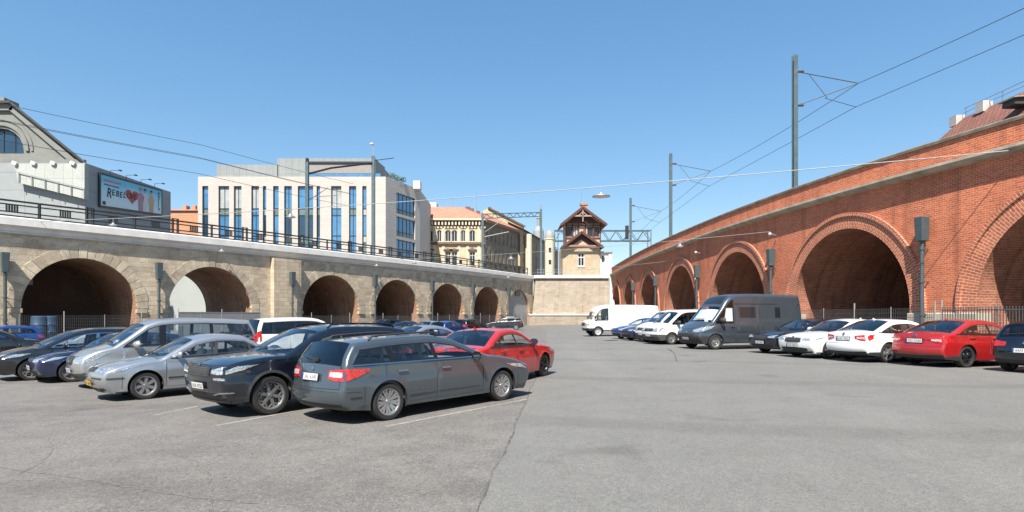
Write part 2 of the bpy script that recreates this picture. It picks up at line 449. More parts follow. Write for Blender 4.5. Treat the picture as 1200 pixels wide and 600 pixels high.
# ------------------------------------------------------------------ left stone viaduct
LV = thing('stone_viaduct', 'long sandstone railway viaduct with arches, concrete edge and black railing on the left', 'viaduct', CL.P(60, 0, 0))
AL = [(c, 4.0, 2.45, 4.1) for c in (19.3, 29.8, 40.35, 54.37, 65.0, 75.6, 86.25, 97.0)]
SL0, SL1 = 10.0, CL.at_px(626)
arcade(CL, LV, SL0, SL1, 8.15, AL, M_STONE, M_VAULTL, 9.0, backs={2: None, 7: 'front'})
b = MB(); sweep(b, CL, SL0, SL1, [(.02, 8.10), (.10, 8.12), (.10, 8.20), (.02, 8.22)]); b.build('ledge', M_CONC, LV)
b = MB(); sweep(b, CL, SL0, SL1, [(-.4, 8.2), (.04, 8.23), (.14, 8.52), (.42, 8.66), (.50, 8.68), (.50, 9.24), (.44, 9.31), (-.35, 9.31), (-.4, 9.0)]); b.build('concrete_edge', M_CONC, LV)
b = MB(); sweep(b, CL, SL0, SL1, [(-.4, 8.6), (-.4, 8.95), (-9.0, 8.95), (-9.0, 8.6)], 3); b.build('deck', M_CONCD, LV)
b = MB(); sweep(b, CL, SL0, SL1, [(-9.0, -.4), (-9.0, 9.3), (-9.25, 9.3), (-9.25, -.4)], 3)
# the rear wall has an opening behind the arch that is open right through
def rear_wall():
    s_open = AL[2]; o = arch_outline(*s_open)
    outer = [(SL0, -.4), (SL1, -.4), (SL1, 8.9), (SL0, 8.9)]
    V, F, Cn = cdt([outer, o], (2., 2.)); k = pip(outer, Cn) & ~pip(o, Cn)
    b = MB(); b.add([CL.P(q, -9.02, z) for q, z in V], [tuple(f) for f in F[k]], 0, [tuple(p) for p in V])
    b.build('rear_wall', M_STONE, LV)
rear_wall()
# voussoirs and imposts, one stone each
vcache = MB()
for c, hs, spr, rise in AL:
    nv = 23
    for i in range(nv):
        a0, a1 = math.pi*(i+.04)/nv, math.pi*(i+.96)/nv
        ln = .92+random.uniform(-.07, .07)
        if i == nv//2: ln = 1.15
        po = random.uniform(.028, .045) if i != nv//2 else .06
        pts = []
        for dep in (-.25, po):
            for (aa, rr) in ((a0, .004), (a1, .004), (a1, ln), (a0, ln)):
                q = c-(hs+rr)*math.cos(aa); z = spr+(rise+rr)*math.sin(aa)
                pts.append(CL.P(q, dep, z))
        b = MB(); b.hexa(pts); b.build('voussoir', random.choice(M_VOUS), LV, bevel=.015)
    for sg in (-1, 1):
        q = c+sg*(hs+.35)
        if q < SL0 or q > SL1-.3: continue
        b = MB(); x0, x1 = q-.42, q+.42
        b.hexa([CL.P(x0, -.2, spr-.38), CL.P(x1, -.2, spr-.38), CL.P(x1, .13, spr-.38), CL.P(x0, .13, spr-.38),
                CL.P(x0, -.2, spr-.06), CL.P(x1, -.2, spr-.06), CL.P(x1, .13, spr-.06), CL.P(x0, .13, spr-.06)])
        b.build('impost', M_STONEP, LV, bevel=.02)
# broad buttress between the second and third arch, quoins at piers
def buttress(q0, q1, zt, pr):
    b = MB(); n = 8
    P = [[CL.P(q0, -.1, z), CL.P(q0, pr, z), CL.P(q1, pr, z), CL.P(q1, -.1, z)] for z in np.linspace(-.4, zt, n)]
    U = [[(0, z), (pr+.1, z), (pr+q1-q0, z), (2*pr+q1-q0, z)] for z in np.linspace(-.4, zt, n)]
    b.grid(P, 0, U); b.add([CL.P(q0, -.1, zt), CL.P(q0, pr, zt), CL.P(q1, pr, zt), CL.P(q1, -.1, zt)], [(0, 1, 2, 3)])
    b.build('buttress', M_STONE, LV)
buttress(CL.at_px(317), CL.at_px(349), 7.9, .62)
# dressed wall stones of the near part, each a block of its own on the core
def stone_mat(name):
    t = NT(name); v = t.coord('Object', (1, 1, 1)); oi = t.new('ShaderNodeObjectInfo'); g = t.new('ShaderNodeNewGeometry')
    n = t.new('ShaderNodeTexNoise'); n.inputs['Scale'].default_value = .8; n.inputs['Detail'].default_value = 5; t.ln(g.outputs['Position'], n.inputs['Vector'])
    n2 = t.new('ShaderNodeTexNoise'); n2.inputs['Scale'].default_value = 9; n2.inputs['Detail'].default_value = 4; t.ln(g.outputs['Position'], n2.inputs['Vector'])
    c = t.ramp(oi.outputs['Random'], [(0., kk((.60, .50, .365))), (.45, kk((.71, .595, .435))), (.8, kk((.78, .66, .49))), (1., kk((.66, .58, .48)))])
    c = t.mix(c, (.60, .54, .50), t.ramp(n.outputs['Fac'], [(.42, 0.), (.72, .75)]), 'MULTIPLY')
    c = t.mix(c, (.66, .62, .58), t.ramp(n2.outputs['Fac'], [(.45, 0.), (.75, .7)]), 'MULTIPLY')
    t.set(c, .88); t.bump(n2.outputs['Fac'], .5, .03); return t.m
M_BLOCK = stone_mat('wall_stone')
bm_ = MB(); e = .03
bm_.hexa([(-.5, -1, -.5), (.5, -1, -.5), (.5, 0, -.5), (-.5, 0, -.5), (-.5, -1, .5), (.5, -1, .5), (.5, 0, .5), (-.5, 0, .5)])
so_ = bm_.build('stone_block', M_BLOCK, WD0); BLK = so_.data; bpy.data.objects.remove(so_)
b_lo, b_hi = CL.at_px(317)-.1, CL.at_px(349)+.1
cand = []; rs = random.Random(11)
for row in range(2, 19):
    z0, z1 = 1.10+(row-2)*.418, 1.10+(row-1)*.418
    if z1 > 8.08: break
    q = SL0+4+rs.uniform(0, .9)
    while q < SL1-1:
        w = rs.uniform(.65, 1.15); c = q+w/2; ok = not (q+w > b_lo and q < b_hi)
        for a in AL:
            for x in (q, c, q+w):
                for z in (z0, z1):
                    dx, dz = x-a[0], z-a[2]
                    if dz < 0: ok &= abs(dx) > a[1]+.03
                    else: ok &= math.hypot(dx/(a[1]+.06), dz/(a[3]+.06)) > 1
        if ok: cand.append((c, (z0+z1)/2, w, z1-z0))
        q += w
cand.sort(key=lambda k: k[0])
near = [k for k in cand if CL.at_px(-6) < k[0]][:300]

for c, z, w, hgt in near:
    pr = rs.uniform(.004, .016); p = CL.P(c, pr, z); p0, p1 = CL.P(c-.3, 0), CL.P(c+.3, 0)
    o = bpy.data.objects.new('stone_block', BLK); col.objects.link(o); o.parent = LV; o.location = Vector(p)-ORG[LV]
    o.rotation_euler = (rs.uniform(-.006, .006), rs.uniform(-.004, .004), math.atan2(p1[1]-p0[1], p1[0]-p0[0])+math.pi); o.scale = (w-.018, .06, hgt-.018)
# lower plinth course
for i in range(len(AL)+1):
    q0 = SL0 if i == 0 else AL[i-1][0]+4.02; q1 = AL[i][0]-4.02 if i < len(AL) else SL1
    if q1-q0 < .3: continue
    b = MB(); sweep(b, CL, q0, q1, [(-.05, -.4), (.10, -.4), (.10, 1.0), (.06, 1.06), (-.05, 1.06)], 1.0); b.build('plinth', M_CONCD, LV)
# things inside the arch next to the left edge of view: small window in the back wall
b = MB(); c = AL[1][0]
for q0, q1, z0, z1, m in ((c-3.1, c-2.2, 4.6, 5.7, 0), (c-2.1, c-1.2, 4.6, 5.7, 0)):
    b.prism([(q0, z0), (q1, z0), (q1, z1), (q0, z1)], lambda q, z, d: CL.P(q, -d, z), 8.6, 8.68)
b.build('skylight', plain('skylight_pane', (.6, .66, .66), .3, var=.1), LV)
# lunette above the closed arch at the far end
b = MB(); c = AL[7][0]
b.prism([(c-.9, 5.4), (c+.9, 5.4), (c+.9, 6.0)]+[(c+.9*math.cos(t), 6.0+.6*math.sin(t)) for t in np.linspace(.2, math.pi-.2, 8)]+[(c-.9, 6.0)], lambda q, z, d: CL.P(q, -d, z), .22, .34)
b.build('lunette', G_DARK, LV)
# railing: every post, rail run and infill bar set of its own
s = SL0+.2; k = 0; posts = []
while s < SL1-.4:
    posts.append(s); s += 3.35
RZ = 9.31
for k, s in enumerate(posts):
    b = MB(); d = CL.P(s+.02, -.1, RZ)
    pr = [s] if k % 2 else [s-.22, s+.22]
    for q in pr:
        p = CL.P(q, -.1, RZ); top = 1.30 if len(pr) == 1 else 1.48
        b.bar(p, (p[0], p[1], RZ+top), .15)
    if len(pr) == 2:
        b.bar(CL.P(s-.22, -.1, RZ+1.44), CL.P(s+.22, -.1, RZ+1.44), .07)
    b.build('railing_post', M_BLACK, LV)
    if k+1 < len(posts):
        e = posts[k+1]
        for zr, w in ((1.27, .13), (.98, .095), (.42, .095), (.12, .12)):
            b = MB(); b.bar(CL.P(s+.02, -.1, RZ+zr), CL.P(e-.02, -.1, RZ+zr), w); b.build('rail', M_BLACK, LV)
        mid = (s+e)/2
        for j in range(5):
            q = mid+(j-2)*.16; b = MB(); b.bar(CL.P(q, -.1, RZ+.42), CL.P(q, -.1, RZ+.98), .09); b.build('baluster', M_BLACK, LV)
# pale wall beyond the open arch
b = MB(); b.box(-48, -33, 82, 82.4, -.3, 7.5)
b.build('pale_wall', plain('pale_render', (.40, .43, .41), .8, var=.05, scale=.4), None, 'pale rendered wall seen through the second arch of the stone viaduct', 'wall')

# ------------------------------------------------------------------ right brick viaduct
RV = thing('brick_viaduct', 'curving red brick railway viaduct with tall arches along the right', 'viaduct', CR.P(50, 0, .25))
AR = [(c, 4.85, 2.25, 4.95) for c in (16.85, 30.1, 43.3, 56.75, 70.3, 83.7, 97.1)]
SR0, SR1 = .8, CR.len-.2
arcade(CR, RV, SR0, SR1, 9.25, AR, M_BRICK, M_BRICKV, 10.0)
b = MB(); sweep(b, CR, SR0, SR1, [(-.1, 9.14), (.22, 9.20), (.46, 9.32), (.50, 9.36), (.50, 9.50), (.05, 9.62), (-.1, 9.62)]); b.build('stone_band', M_COPE, RV)
b = MB(); sweep(b, CR, SR0, SR1, [(-.5, 9.1), (-.0, 9.6), (-.0, 10.66), (-.5, 10.66)]); 
b.build('parapet', M_BRICK, RV)
b = MB()
q = SR0
while q < SR1-.1:                                # coping stones, one by one
    e = min(q+1.45, SR1); b = MB()
    sweep(b, CR, q+.006, e-.006, [(-.58, 10.62), (.09, 10.62), (.10, 10.76), (.0, 10.83+random.uniform(-.012, .012)), (-.5, 10.83), (-.58, 10.76)], 1.5)
    b.build('coping_stone', M_COPED, RV); q = e
b = MB(); sweep(b, CR, SR0, SR1, [(-.5, 8.9), (-.5, 9.3), (-10, 9.3), (-10, 8.9)], 3); b.build('deck', M_CONCD, RV)
b = MB(); sweep(b, CR, SR0, SR1, [(-10.0, -.4), (-10.0, 10.5), (-10.4, 10.5), (-10.4, -.4)], 3); b.build('rear_wall', M_BRICK, RV)
def ring(C, root, a, r0, r1, d0, d1, mat, name, swap=True, n=56):
    c, hs, spr, rise = a; b = MB()
    prof = [(r0, d0), (r0, d1), (r1, d1), (r1, d0)]
    P, U = [], []
    lo = -int(spr/ (math.pi*hs/n))
    stations = [(0., -z) for z in ()]
    st = []
    for i in range(n+1):
        t = math.pi*i/n; st.append((math.cos(t), math.sin(t), 0, hs*t))
    zdrop = spr-1.9
    st = [(1, 0, -zdrop, -zdrop)]+st+[(-1, 0, -zdrop, math.pi*hs+zdrop)]
    cum = [0]
    for i in range(1, 4): cum.append(cum[-1]+math.dist(prof[i], prof[i-1]))
    for cx_, sx_, dz, arc in st:
        P.append([C.P(c-(hs+r)*cx_, d, spr+(rise+r)*sx_+dz) for r, d in prof]); U.append([(q, arc) for q in cum])
    b.grid(P, 0, U)
    return b.build(name, mat, root)
for a in AR:
    ring(CR, RV, a, .0, .74, -.1, .05, M_RING, 'arch_ring')
    ring(CR, RV, a, .74, .96, -.1, .14, M_RING, 'hood_mould')
for i in range(len(AR)+1):                       # pale plinth course on each pier
    q0 = SR0 if i == 0 else AR[i-1][0]+4.85; q1 = AR[i][0]-4.85 if i < len(AR) else SR1
    b = MB(); sweep(b, CR, q0-.06, q1+.06, [(-.9, 1.35), (.15, 1.35), (.15, 1.93), (.10, 1.98), (-.9, 1.98)], 1.0); b.build('impost_course', M_PLINTH, RV)
    b = MB(); sweep(b, CR, q0-.03, q1+.03, [(-.9, -.3), (.11, -.3), (.09, 1.35), (-.9, 1.35)], 1.0); b.build('pier_base', M_BRICK, RV)

# ------------------------------------------------------------------ rainwater pipes
def pipe(C, s, z0, ztop, boxh, bw, off, label, zb, pr=.10):
    p = C.P(s, off, zb); T = thing('rainwater_pipe', label, 'downpipe', p, 'downpipes on the viaduct piers')
    b = MB(); b.tube([C.P(s, off, zb), C.P(s, off, ztop-boxh)], pr, 10); b.build('pipe', M_GREYM, T, smooth=40)
    b = MB(); q0, q1 = s-bw/2, s+bw/2; o0, o1 = off-.24, off+.26
    b.hexa([C.P(q0+.05, o0, ztop-boxh), C.P(q1-.05, o0, ztop-boxh), C.P(q1-.05, o1-.06, ztop-boxh), C.P(q0+.05, o1-.06, ztop-boxh),
            C.P(q0, o0, ztop), C.P(q1, o0, ztop), C.P(q1, o1, ztop), C.P(q0, o1, ztop)])
    b.build('hopper_box', M_GREYM, T, bevel=.03)
    for z in np.arange(zb+1.6, ztop-boxh-.2, 1.7):
        b = MB(); b.lathe([(pr, 0), (pr+.035, 0), (pr+.035, .12), (pr, .12)], C.P(s, off, float(z)), (0, 0, 1), 12)
        b.bar(C.P(s, off, float(z)+.06), C.P(s, -.02, float(z)+.06), .05); b.build('bracket', M_GREYM, T)
ordn = ['nearest the camera', 'second from the camera', 'third from the camera', 'fourth from the camera', 'fifth from the camera', 'sixth from the camera', 'seventh from the camera']
for k, px in enumerate((1088, 909.5, 821.5, 772, 745)):
    s = CR.at_px(px); ztop = [6.95, 6.75, 6.75, 6.7, 6.7][k]
    pipe(CR, s, .25, ztop, 1.25, .5, .42, 'grey rainwater pipe with hopper box on a brick pier, ' + ordn[k], .25)
for k, px in enumerate((4, 184, 336, 437, 504, 552, 594)):
    s = CL.at_px(px); o = .42+(.62 if px == 336 else 0)
    y = [296, 308, 319, 322, 329, 333, 336][k]; Yw = CL.P(s)[1]
    pipe(CL, s, 0, zz(y, Yw), 1.5, .5, o, 'dark rainwater pipe with hopper box on a sandstone pier, ' + ordn[k], gz(CL.P(s, o)[0]), .11)

# ------------------------------------------------------------------ far retaining wall
YW = 109.0
xa, xb = at(626, YW), at(719.5, YW)
RW = thing('retaining_wall', 'pale sandstone retaining wall closing the far end of the car park', 'wall', ((xa+xb)/2, YW, 0))
b = MB(); zt = zz(326, YW)
b.hexa([(xa-.6, YW-1.3, -.4), (xb, YW-1.3, -.4), (xb, YW+3, -.4), (xa-.6, YW+3, -.4), (xa+.3, YW+.1, zt), (xb, YW+.1, zt), (xb, YW+3, zt), (xa+.3, YW+3, zt)],
       0, [(xa, 0), (xb, 0), (xb, 0), (xa, 0), (xa, zt), (xb, zt), (xb, zt), (xa, zt)])
b.build('wall_face', M_RETAIN, RW)
b = MB(); b.box(xa-1.0, xb-.1, YW-1.75, YW-.9, -.4, zz(369.5, YW)); b.build('footing', M_RETAIN, RW)
b = MB(); b.box(xa-1.0, xb-.1, YW-1.9, YW-.9, zz(369.5, YW), zz(368, YW)); b.build('footing_cap', M_CONC, RW)
b = MB(); b.box(xa, xb+.2, YW-.35, YW+3.2, zt, zz(322.6, YW)); b.build('cap', M_CONC, RW)
b = MB(); b.box(xb-1.05, xb-.15, YW-1.6, YW+.4, -.4, zt+.2); b.build('white_pier', M_WHITE, RW)
# terrace behind it
b = MB(); b.box(-14, 60, YW+3.2, YW+60, 8.0, 9.2); b.box(-14, 60, YW+3.2, YW+4, -.4, 8.0)
b.build('terrain', M_CONCD, None, kind='structure')
# ================================================================== buildings
def facade(root, p0, p1, z0, z1, opens, mat, reveal=.28, name='wall', fmat=None, step=6., top=None, uvo=0):
    """wall between two plan points with real openings; opens: u0,u1,z0,z1 + options. Returns map(u, z, depth)"""
    p0 = Vector((*p0, 0)); p1 = Vector((*p1, 0)); d = p1-p0; L = d.length; d /= L; n = Vector((d.y, -d.x, 0))
    def fn(u, z, dep): q = p0+d*u-n*dep; return (q.x, q.y, z)
    outer = top or [(0, z0), (L, z0), (L, z1), (0, z1)]
    loops = []
    for o in opens:
        u0, u1, a, c = o['r']
        if o.get('arch'):
            r = (u1-u0)/2; m = (u0+u1)/2; sp = c-r
            loops.append([(u0, a), (u1, a)]+[(m+r*math.cos(t), sp+r*math.sin(t)) for t in np.linspace(0, math.pi, 11)])
        else: loops.append([(u0, a), (u1, a), (u1, c), (u0, c)])
    V, F, Cn = cdt([outer]+loops, step); k = pip(outer, Cn)
    for l in loops: k &= ~pip(l, Cn)
    b = MB(); b.add([fn(u, z, 0) for u, z in V], [tuple(f) for f in F[k]], 0, [tuple(p) for p in V])
    for l in loops:
        m = len(l)
        b.add([fn(u, z, 0) for u, z in l]+[fn(u, z, reveal+.08) for u, z in l], [(i, (i+1) % m, (i+1) % m+m, i+m) for i in range(m)])
    W = b.build(name, mat, root)
    for o, l in zip(opens, loops):
        u0, u1, a, c = o['r']; fw = o.get('fw', .09); b = MB(); m = len(l)
        cu, cz = (u0+u1)/2, (a+c)/2
        inn = [(cu+(u-cu)*(1-2*fw/(u1-u0)), cz+(z-cz)*(1-2*fw/(c-a))) for u, z in l]
        for dep in (reveal-.06,):
            vs_ = [fn(u, z, dep) for u, z in l]+[fn(u, z, dep) for u, z in inn]+[fn(u, z, dep+.1) for u, z in inn]
            b.add(vs_, [(i, (i+1) % m, (i+1) % m+m, i+m) for i in range(m)]+[(i+m, (i+1) % m+m, (i+1) % m+2*m, i+2*m) for i in range(m)])
        for x in o.get('v', ()): b.prism([(x-fw*.4, a+.02), (x+fw*.4, a+.02), (x+fw*.4, c-.03), (x-fw*.4, c-.03)], fn, reveal-.05, reveal+.02)
        for z in o.get('h', ()): b.prism([(u0+.02, z-fw*.5), (u1-.02, z-fw*.5), (u1-.02, z+fw*.5), (u0+.02, z+fw*.5)], fn, reveal-.055, reveal+.02)
        w = b.build('window', o.get('fm') or fmat, root)
        zs = [a]+sorted(o.get('h', ()))+[c]; gl = o.get('g', G_DARK); gl = gl if isinstance(gl, list) else [gl]*(len(zs)-1)
        if o.get('arch'):
            b = MB(); b.add([fn(u, z, reveal+.03) for u, z in l], [tuple(range(m))]); b.build('pane', gl[0], w)
        else:
            for i in range(len(zs)-1):
                b = MB(); b.add([fn(u0, zs[i], reveal+.03), fn(u1, zs[i], reveal+.03), fn(u1, zs[i+1], reveal+.03), fn(u0, zs[i+1], reveal+.03)], [(0, 1, 2, 3)])
                b.build('pane', gl[i], w)
        if o.get('sill'):
            b = MB(); b.prism([(u0-.15, a-.18), (u1+.15, a-.18), (u1+.15, a), (u0-.15, a)], fn, -.14, .05); b.build('sill', o.get('sm') or mat, w)
        if o.get('hood'):
            b = MB(); h = o['hood']; m_ = (u0+u1)/2; hw = (u1-u0)/2+.45
            b.prism([(m_-hw, c+.3), (m_+hw, c+.3), (m_+hw, c+.6), (m_+.5, c+.75), (m_, c+.75+h), (m_-.5, c+.75), (m_-hw, c+.6)], fn, -.35, .02); b.build('hood', o.get('hm') or mat, w)
    return fn, L

M_LIME = brick_mat('limestone_cladding', (.62, .575, .53), (.575, .535, .495), (.46, .43, .40), 2.4, .62, .012, grime=.1, gscale=.15, bump=.15)
M_LIMES = brick_mat('limestone_cladding_side', (.60, .57, .53), (.55, .52, .49), (.36, .34, .33), 3.0, .62, .03, grime=.1, gscale=.15, bump=.2)
M_ZINC = brick_mat('zinc_panels', (.33, .36, .36), (.30, .33, .33), (.19, .21, .21), 1.4, 4.0, .03, grime=.15, gscale=.2, bump=.1, offs=0)
M_PANEL = brick_mat('grey_wall_panels', (.36, .39, .40), (.34, .37, .38), (.20, .215, .23), 4.2, 2.1, .03, grime=.1, gscale=.15, bump=.1, offs=0, rough=.6)
M_FRAME = plain('dark_window_frame', (.03, .045, .06), .4, var=.1)
M_CREAM = plain('cream_stucco', (.60, .49, .31), .85, var=.1, scale=.8, bump=.1)
M_CREAMW = plain('pale_stucco', (.66, .58, .44), .85, var=.1, scale=.8)
M_BROWNC = plain('brown_cornice', (.17, .105, .075), .8, var=.25, scale=2)
M_TILE = brick_mat('red_roof_tiles', (.58, .28, .19), (.50, .22, .145), (.36, .17, .12), .5, .42, .04, grime=.3, gscale=.3, bump=.4)
M_TILED = brick_mat('dark_roof_tiles', (.36, .15, .105), (.27, .115, .085), (.15, .07, .055), .45, .38, .05, grime=.4, gscale=.3, bump=.5)
M_ORANGE = plain('orange_render', (.60, .28, .15), .85, var=.12, scale=.8)
M_GREYST = plain('grey_stucco', (.235, .245, .225), .85, var=.12, scale=.6, bump=.1)
M_TIMBER = plain('dark_timber', (.085, .035, .028), .7, var=.3, scale=4)
M_SHADE = plain('shaded_stucco', (.20, .165, .125), .85, var=.3, scale=.7)  # darkened cream stucco: the tenement side wall's shade is put into the colour
M_WHITEW = plain('whitewash', (.66, .65, .62), .8, var=.08)

# ---- white office block
YO = 120.0
def ou(px): return at(px, YO)-at(232, YO)
OB = thing('office_building', 'modern pale stone office block with tall narrow blue windows above the stone viaduct', 'building', (at(342, YO), YO, 0))
zb_ = 11.0; ZT = zz(207, YO)
strips = [(237, 244), (256, 268.5), (274, 283), (294.5, 303.5), (308, 312), (320, 326.5), (333, 342), (349, 367), (371, 375), (388, 400), (409, 417.5), (424.5, 429.5)]
rng = random.Random(3)
ops = []
for a, c in strips:
    hz = [zz(y, YO) for y in (244, 252, 276, 284, 303)]
    gl = []
    for k in range(6):
        gl.append(rng.choice([G_BLUE, G_BLUE, G_DEEP, G_GREEN, G_PALE]) if k % 2 else rng.choice([G_PALE, G_GREEN, G_BLUE]))
    gl[-1] = rng.choice([G_BLUE, G_BLUE, G_PALE]); gl[3] = rng.choice([G_BLUE, G_GREEN, G_DEEP])
    o = dict(r=(ou(a), ou(c), zb_+1.5, zz(218, YO)), h=hz, g=gl, fw=.14)
    if c-a > 8: o['v'] = [ou(a)+(ou(c)-ou(a))*.5]
    ops.append(o)
pB = (at(452, YO), YO); pC = (at(492, 132.2), 132.2)
facade(OB, (at(232, YO), YO), pB, zb_-11.3, ZT, ops, M_LIME, .45, 'front_wall', M_FRAME, 5.)
Ls = math.dist(pB, pC); ops = []
def su(px):
    for k in range(401):
        f = k/400; x = pB[0]+(pC[0]-pB[0])*f; y = pB[1]+(pC[1]-pB[1])*f
        if CX+FP*x/y >= px: return f*Ls
    return Ls
for z0, z1 in ((zz(251, 125), zz(227, 125)), (zz(277, 125), zz(254.5, 125)), (zz(305, 125), zz(281, 125))):
    ops.append(dict(r=(su(464.5), su(486.5), z0, z1), v=[su(469), su(473.5), su(478), su(482)], h=[z0+1.0], g=[G_GREEN, rng.choice([G_BLUE, G_BLUE, G_GREEN])], fw=.12))
facade(OB, pB, pC, zb_-11.3, ZT, ops, M_LIMES, .35, 'side_wall', M_FRAME, 5.)
b = MB(); xw = at(232, YO)
b.add([(xw, YO, -.3), (xw, YO+30, -.3), (xw, YO+30, ZT), (xw, YO, ZT)], [(0, 1, 2, 3)])
b.add([(xw, YO+30, -.3), (pC[0], pC[1]+18, -.3), (pC[0], pC[1]+18, ZT), (xw, YO+30, ZT)], [(0, 1, 2, 3)])
b.add([(pC[0], pC[1], -.3), (pC[0], pC[1]+18, -.3), (pC[0], pC[1]+18, ZT), (pC[0], pC[1], ZT)], [(0, 1, 2, 3)]); b.build('rear_walls', M_LIME, OB)
b = MB(); b.add([(xw, YO, ZT-.3), (pB[0], YO, ZT-.3), (pC[0], pC[1], ZT-.3), (pC[0], pC[1]+18, ZT-.3), (xw, YO+30, ZT-.3)], [(0, 1, 2, 3, 4)]); b.build('roof', M_CONCD, OB)
b = MB(); YP = 125.
b.box(at(254, YP), at(326, YP), YP, YP+14, ZT-.5, zz(193, YP)); b.build('low_plant_room', M_ZINC, OB)
b = MB(); b.box(at(325, YP), at(440, YP), YP, YP+14, ZT-.5, zz(185.5, YP))
b.add([(at(440, YP), YP, zz(186.5, YP)), (at(451, YP+6), YP+6, zz(196, YP+6)), (at(451, YP+6), YP+6, ZT-.5), (at(440, YP), YP, ZT-.5)], [(0, 1, 2, 3)])
b.build('penthouse', M_ZINC, OB)
b = MB(); b.box(at(361, YP), at(437, YP), YP-.06, YP-.02, zz(203, YP), zz(191.5, YP)); b.build('loggia_panel', plain('loggia_screen', (.30, .27, .25), .6, var=.12), OB)
for px in range(363, 437, 12):
    b = MB(); b.box(at(px, YP), at(px+11, YP), YP-.12, YP-.08, zz(207, YP), zz(203.4, YP)); b.build('loggia_pane', G_BLUE, OB)
b = MB(); b.bar((at(361, YP), YP-.2, zz(190.5, YP)), (at(438, YP), YP-.2, zz(190.5, YP)), .3); b.build('loggia_lintel', M_FRAME, OB)
b = MB(); b.bar((at(350, YP), YP+3, zz(185, YP)), (at(350, YP), YP+3, zz(180, YP)), .08); b.bar((at(347, YP), YP+3, zz(181.5, YP)), (at(352, YP), YP+3, zz(181.5, YP)), .08); b.build('aerial', M_GALV, OB)
b = MB(); b.box(at(486, 131), at(494, 131), 129, 131, ZT-.5, zz(214, 131)); b.build('lift_head', M_WHITEW, OB)
# roof planters
t = NT('roof_shrub'); t.set(t.mix((.035, .06, .02), (.09, .12, .045), t.noise(t.coord('Object'), 6, 3)), .8); M_SHRUB = t.m
for k, (px, h) in enumerate(((459, 1.3), (465, 1.1), (472, 1.0))):
    T = thing('roof_shrub', ['leftmost', 'middle', 'rightmost'][k]+' of three small shrubs on the office roof edge', 'shrub', (at(px, 123.5+k*1.2), 123.5+k*1.2, ZT), 'shrubs on the office roof')
    b = MB(); o = ORG[T]
    for j in range(110):
        th, ph, rr = rng.uniform(0, 6.3), rng.uniform(-1, 1), rng.uniform(.3, 1)
        c = Vector((math.cos(th)*rr*.75, math.sin(th)*rr*.75, h*.75+ph*h*.55*math.sqrt(max(0, 1-rr*rr*.6))))+o
        d1 = Vector((rng.uniform(-1, 1), rng.uniform(-1, 1), rng.uniform(-1, 1))).normalized()*.16; d2 = d1.orthogonal().normalized()*.1
        b.add([c-d1, c+d2, c+d1, c-d2], [(0, 1, 2, 3)])
    b.build('foliage', M_SHRUB, T, recalc=False)
    b = MB(); b.tube([o+Vector((0, 0, -.3)), o+Vector((.05, 0, h*.8))], [.05, .02], 5); b.build('stem', M_TIMBER, T)

# ---- classical gabled hall at the far left
YH = 86.0
GH = thing('gabled_hall', 'grey classical hall with broad gable and big arched window at the left edge', 'building', (at(3, YH), YH, 0))
hx = [at(p, YH) for p in (-94, -16, 17, 101)]; hzv = [zz(191, YH), zz(123, YH)]
top = [(0, -.3), (hx[3]-hx[0], -.3), (hx[3]-hx[0], hzv[0]), (hx[2]-hx[0], hzv[1]), (hx[1]-hx[0], hzv[1]), (0, hzv[0])]
cxu = at(1, YH)-hx[0]; rw = at(28, YH)-at(1, YH)
fn, _ = facade(GH, (hx[0], YH), (hx[3], YH), -.3, 40, [dict(r=(cxu-rw, cxu+rw, zz(180, YH), zz(180, YH)+rw+.35), arch=1, v=[cxu-rw*.5, cxu, cxu+rw*.5], g=G_DEEP, fw=.22)], M_GREYST, .5, 'gable_wall', M_FRAME, 5., top)
zs_ = zz(180, YH)+.35
for r0, r1, dp in ((.35, .85, .22), (1.1, 1.45, .14)):
    b = MB(); P = []
    for t_ in np.linspace(0, math.pi, 25):
        P.append([fn(cxu+(rw+r)*math.cos(t_), zs_+(rw+r)*math.sin(t_), -d) for r, d in ((r0, -.05), (r0, dp), (r1, dp), (r1, -.05))])
    b.grid(P); b.build('archivolt', M_GREYST, GH, smooth=30)
def gslab(a, c, th, ov0, ov1, name, mat):
    d = Vector((c[0]-a[0], 0, c[1]-a[1])).normalized(); nrm = Vector((-d.z, 0, d.x))
    if nrm.z < 0: nrm = -nrm
    A = Vector((a[0], 0, a[1]))-d*ov0; C_ = Vector((c[0], 0, c[1]))+d*ov1; b = MB()
    P = [A, C_, C_+nrm*th, A+nrm*th]
    k = -27.0   # the hall runs back square to the viaduct
    b.hexa([(P[0].x, YH-.9, P[0].z), (P[1].x, YH-.9, P[1].z), (P[1].x+k, YH+25, P[1].z), (P[0].x+k, YH+25, P[0].z),
            (P[3].x, YH-.9, P[3].z), (P[2].x, YH-.9, P[2].z), (P[2].x+k, YH+25, P[2].z), (P[3].x+k, YH+25, P[3].z)]); b.build(name, mat, GH)
M_SLATE = plain('slate_roof', (.055, .055, .06), .6, var=.2)
gslab((hx[2], hzv[1]), (hx[3], hzv[0]), .3, 0, .6, 'roof_slope', M_SLATE); gslab((hx[0], hzv[0]), (hx[1], hzv[1]), .3, .6, 0, 'roof_slope', M_SLATE)
gslab((hx[1]-.2, hzv[1]), (hx[2]+.2, hzv[1]), .35, 0, 0, 'roof_flat', M_SLATE)
for (a, c) in (((hx[2]-.3, hzv[1]-.5), (hx[3]-.9, hzv[0]-.45)), ((hx[0]+.9, hzv[0]-.45), (hx[1]+.3, hzv[1]-.5))):
    b = MB(); b.bar((a[0], YH-.15, a[1]), (c[0], YH-.15, c[1]), .5, .75); b.build('raking_cornice', M_GREYST, GH)
b = MB(); b.box(hx[1], hx[2], YH-.4, YH+.1, hzv[1]-.9, hzv[1]); b.box(hx[1], at(9, YH), YH-.6, YH+2, hzv[1]+.35, hzv[1]+.9); b.build('acroterion', M_GREYST, GH)
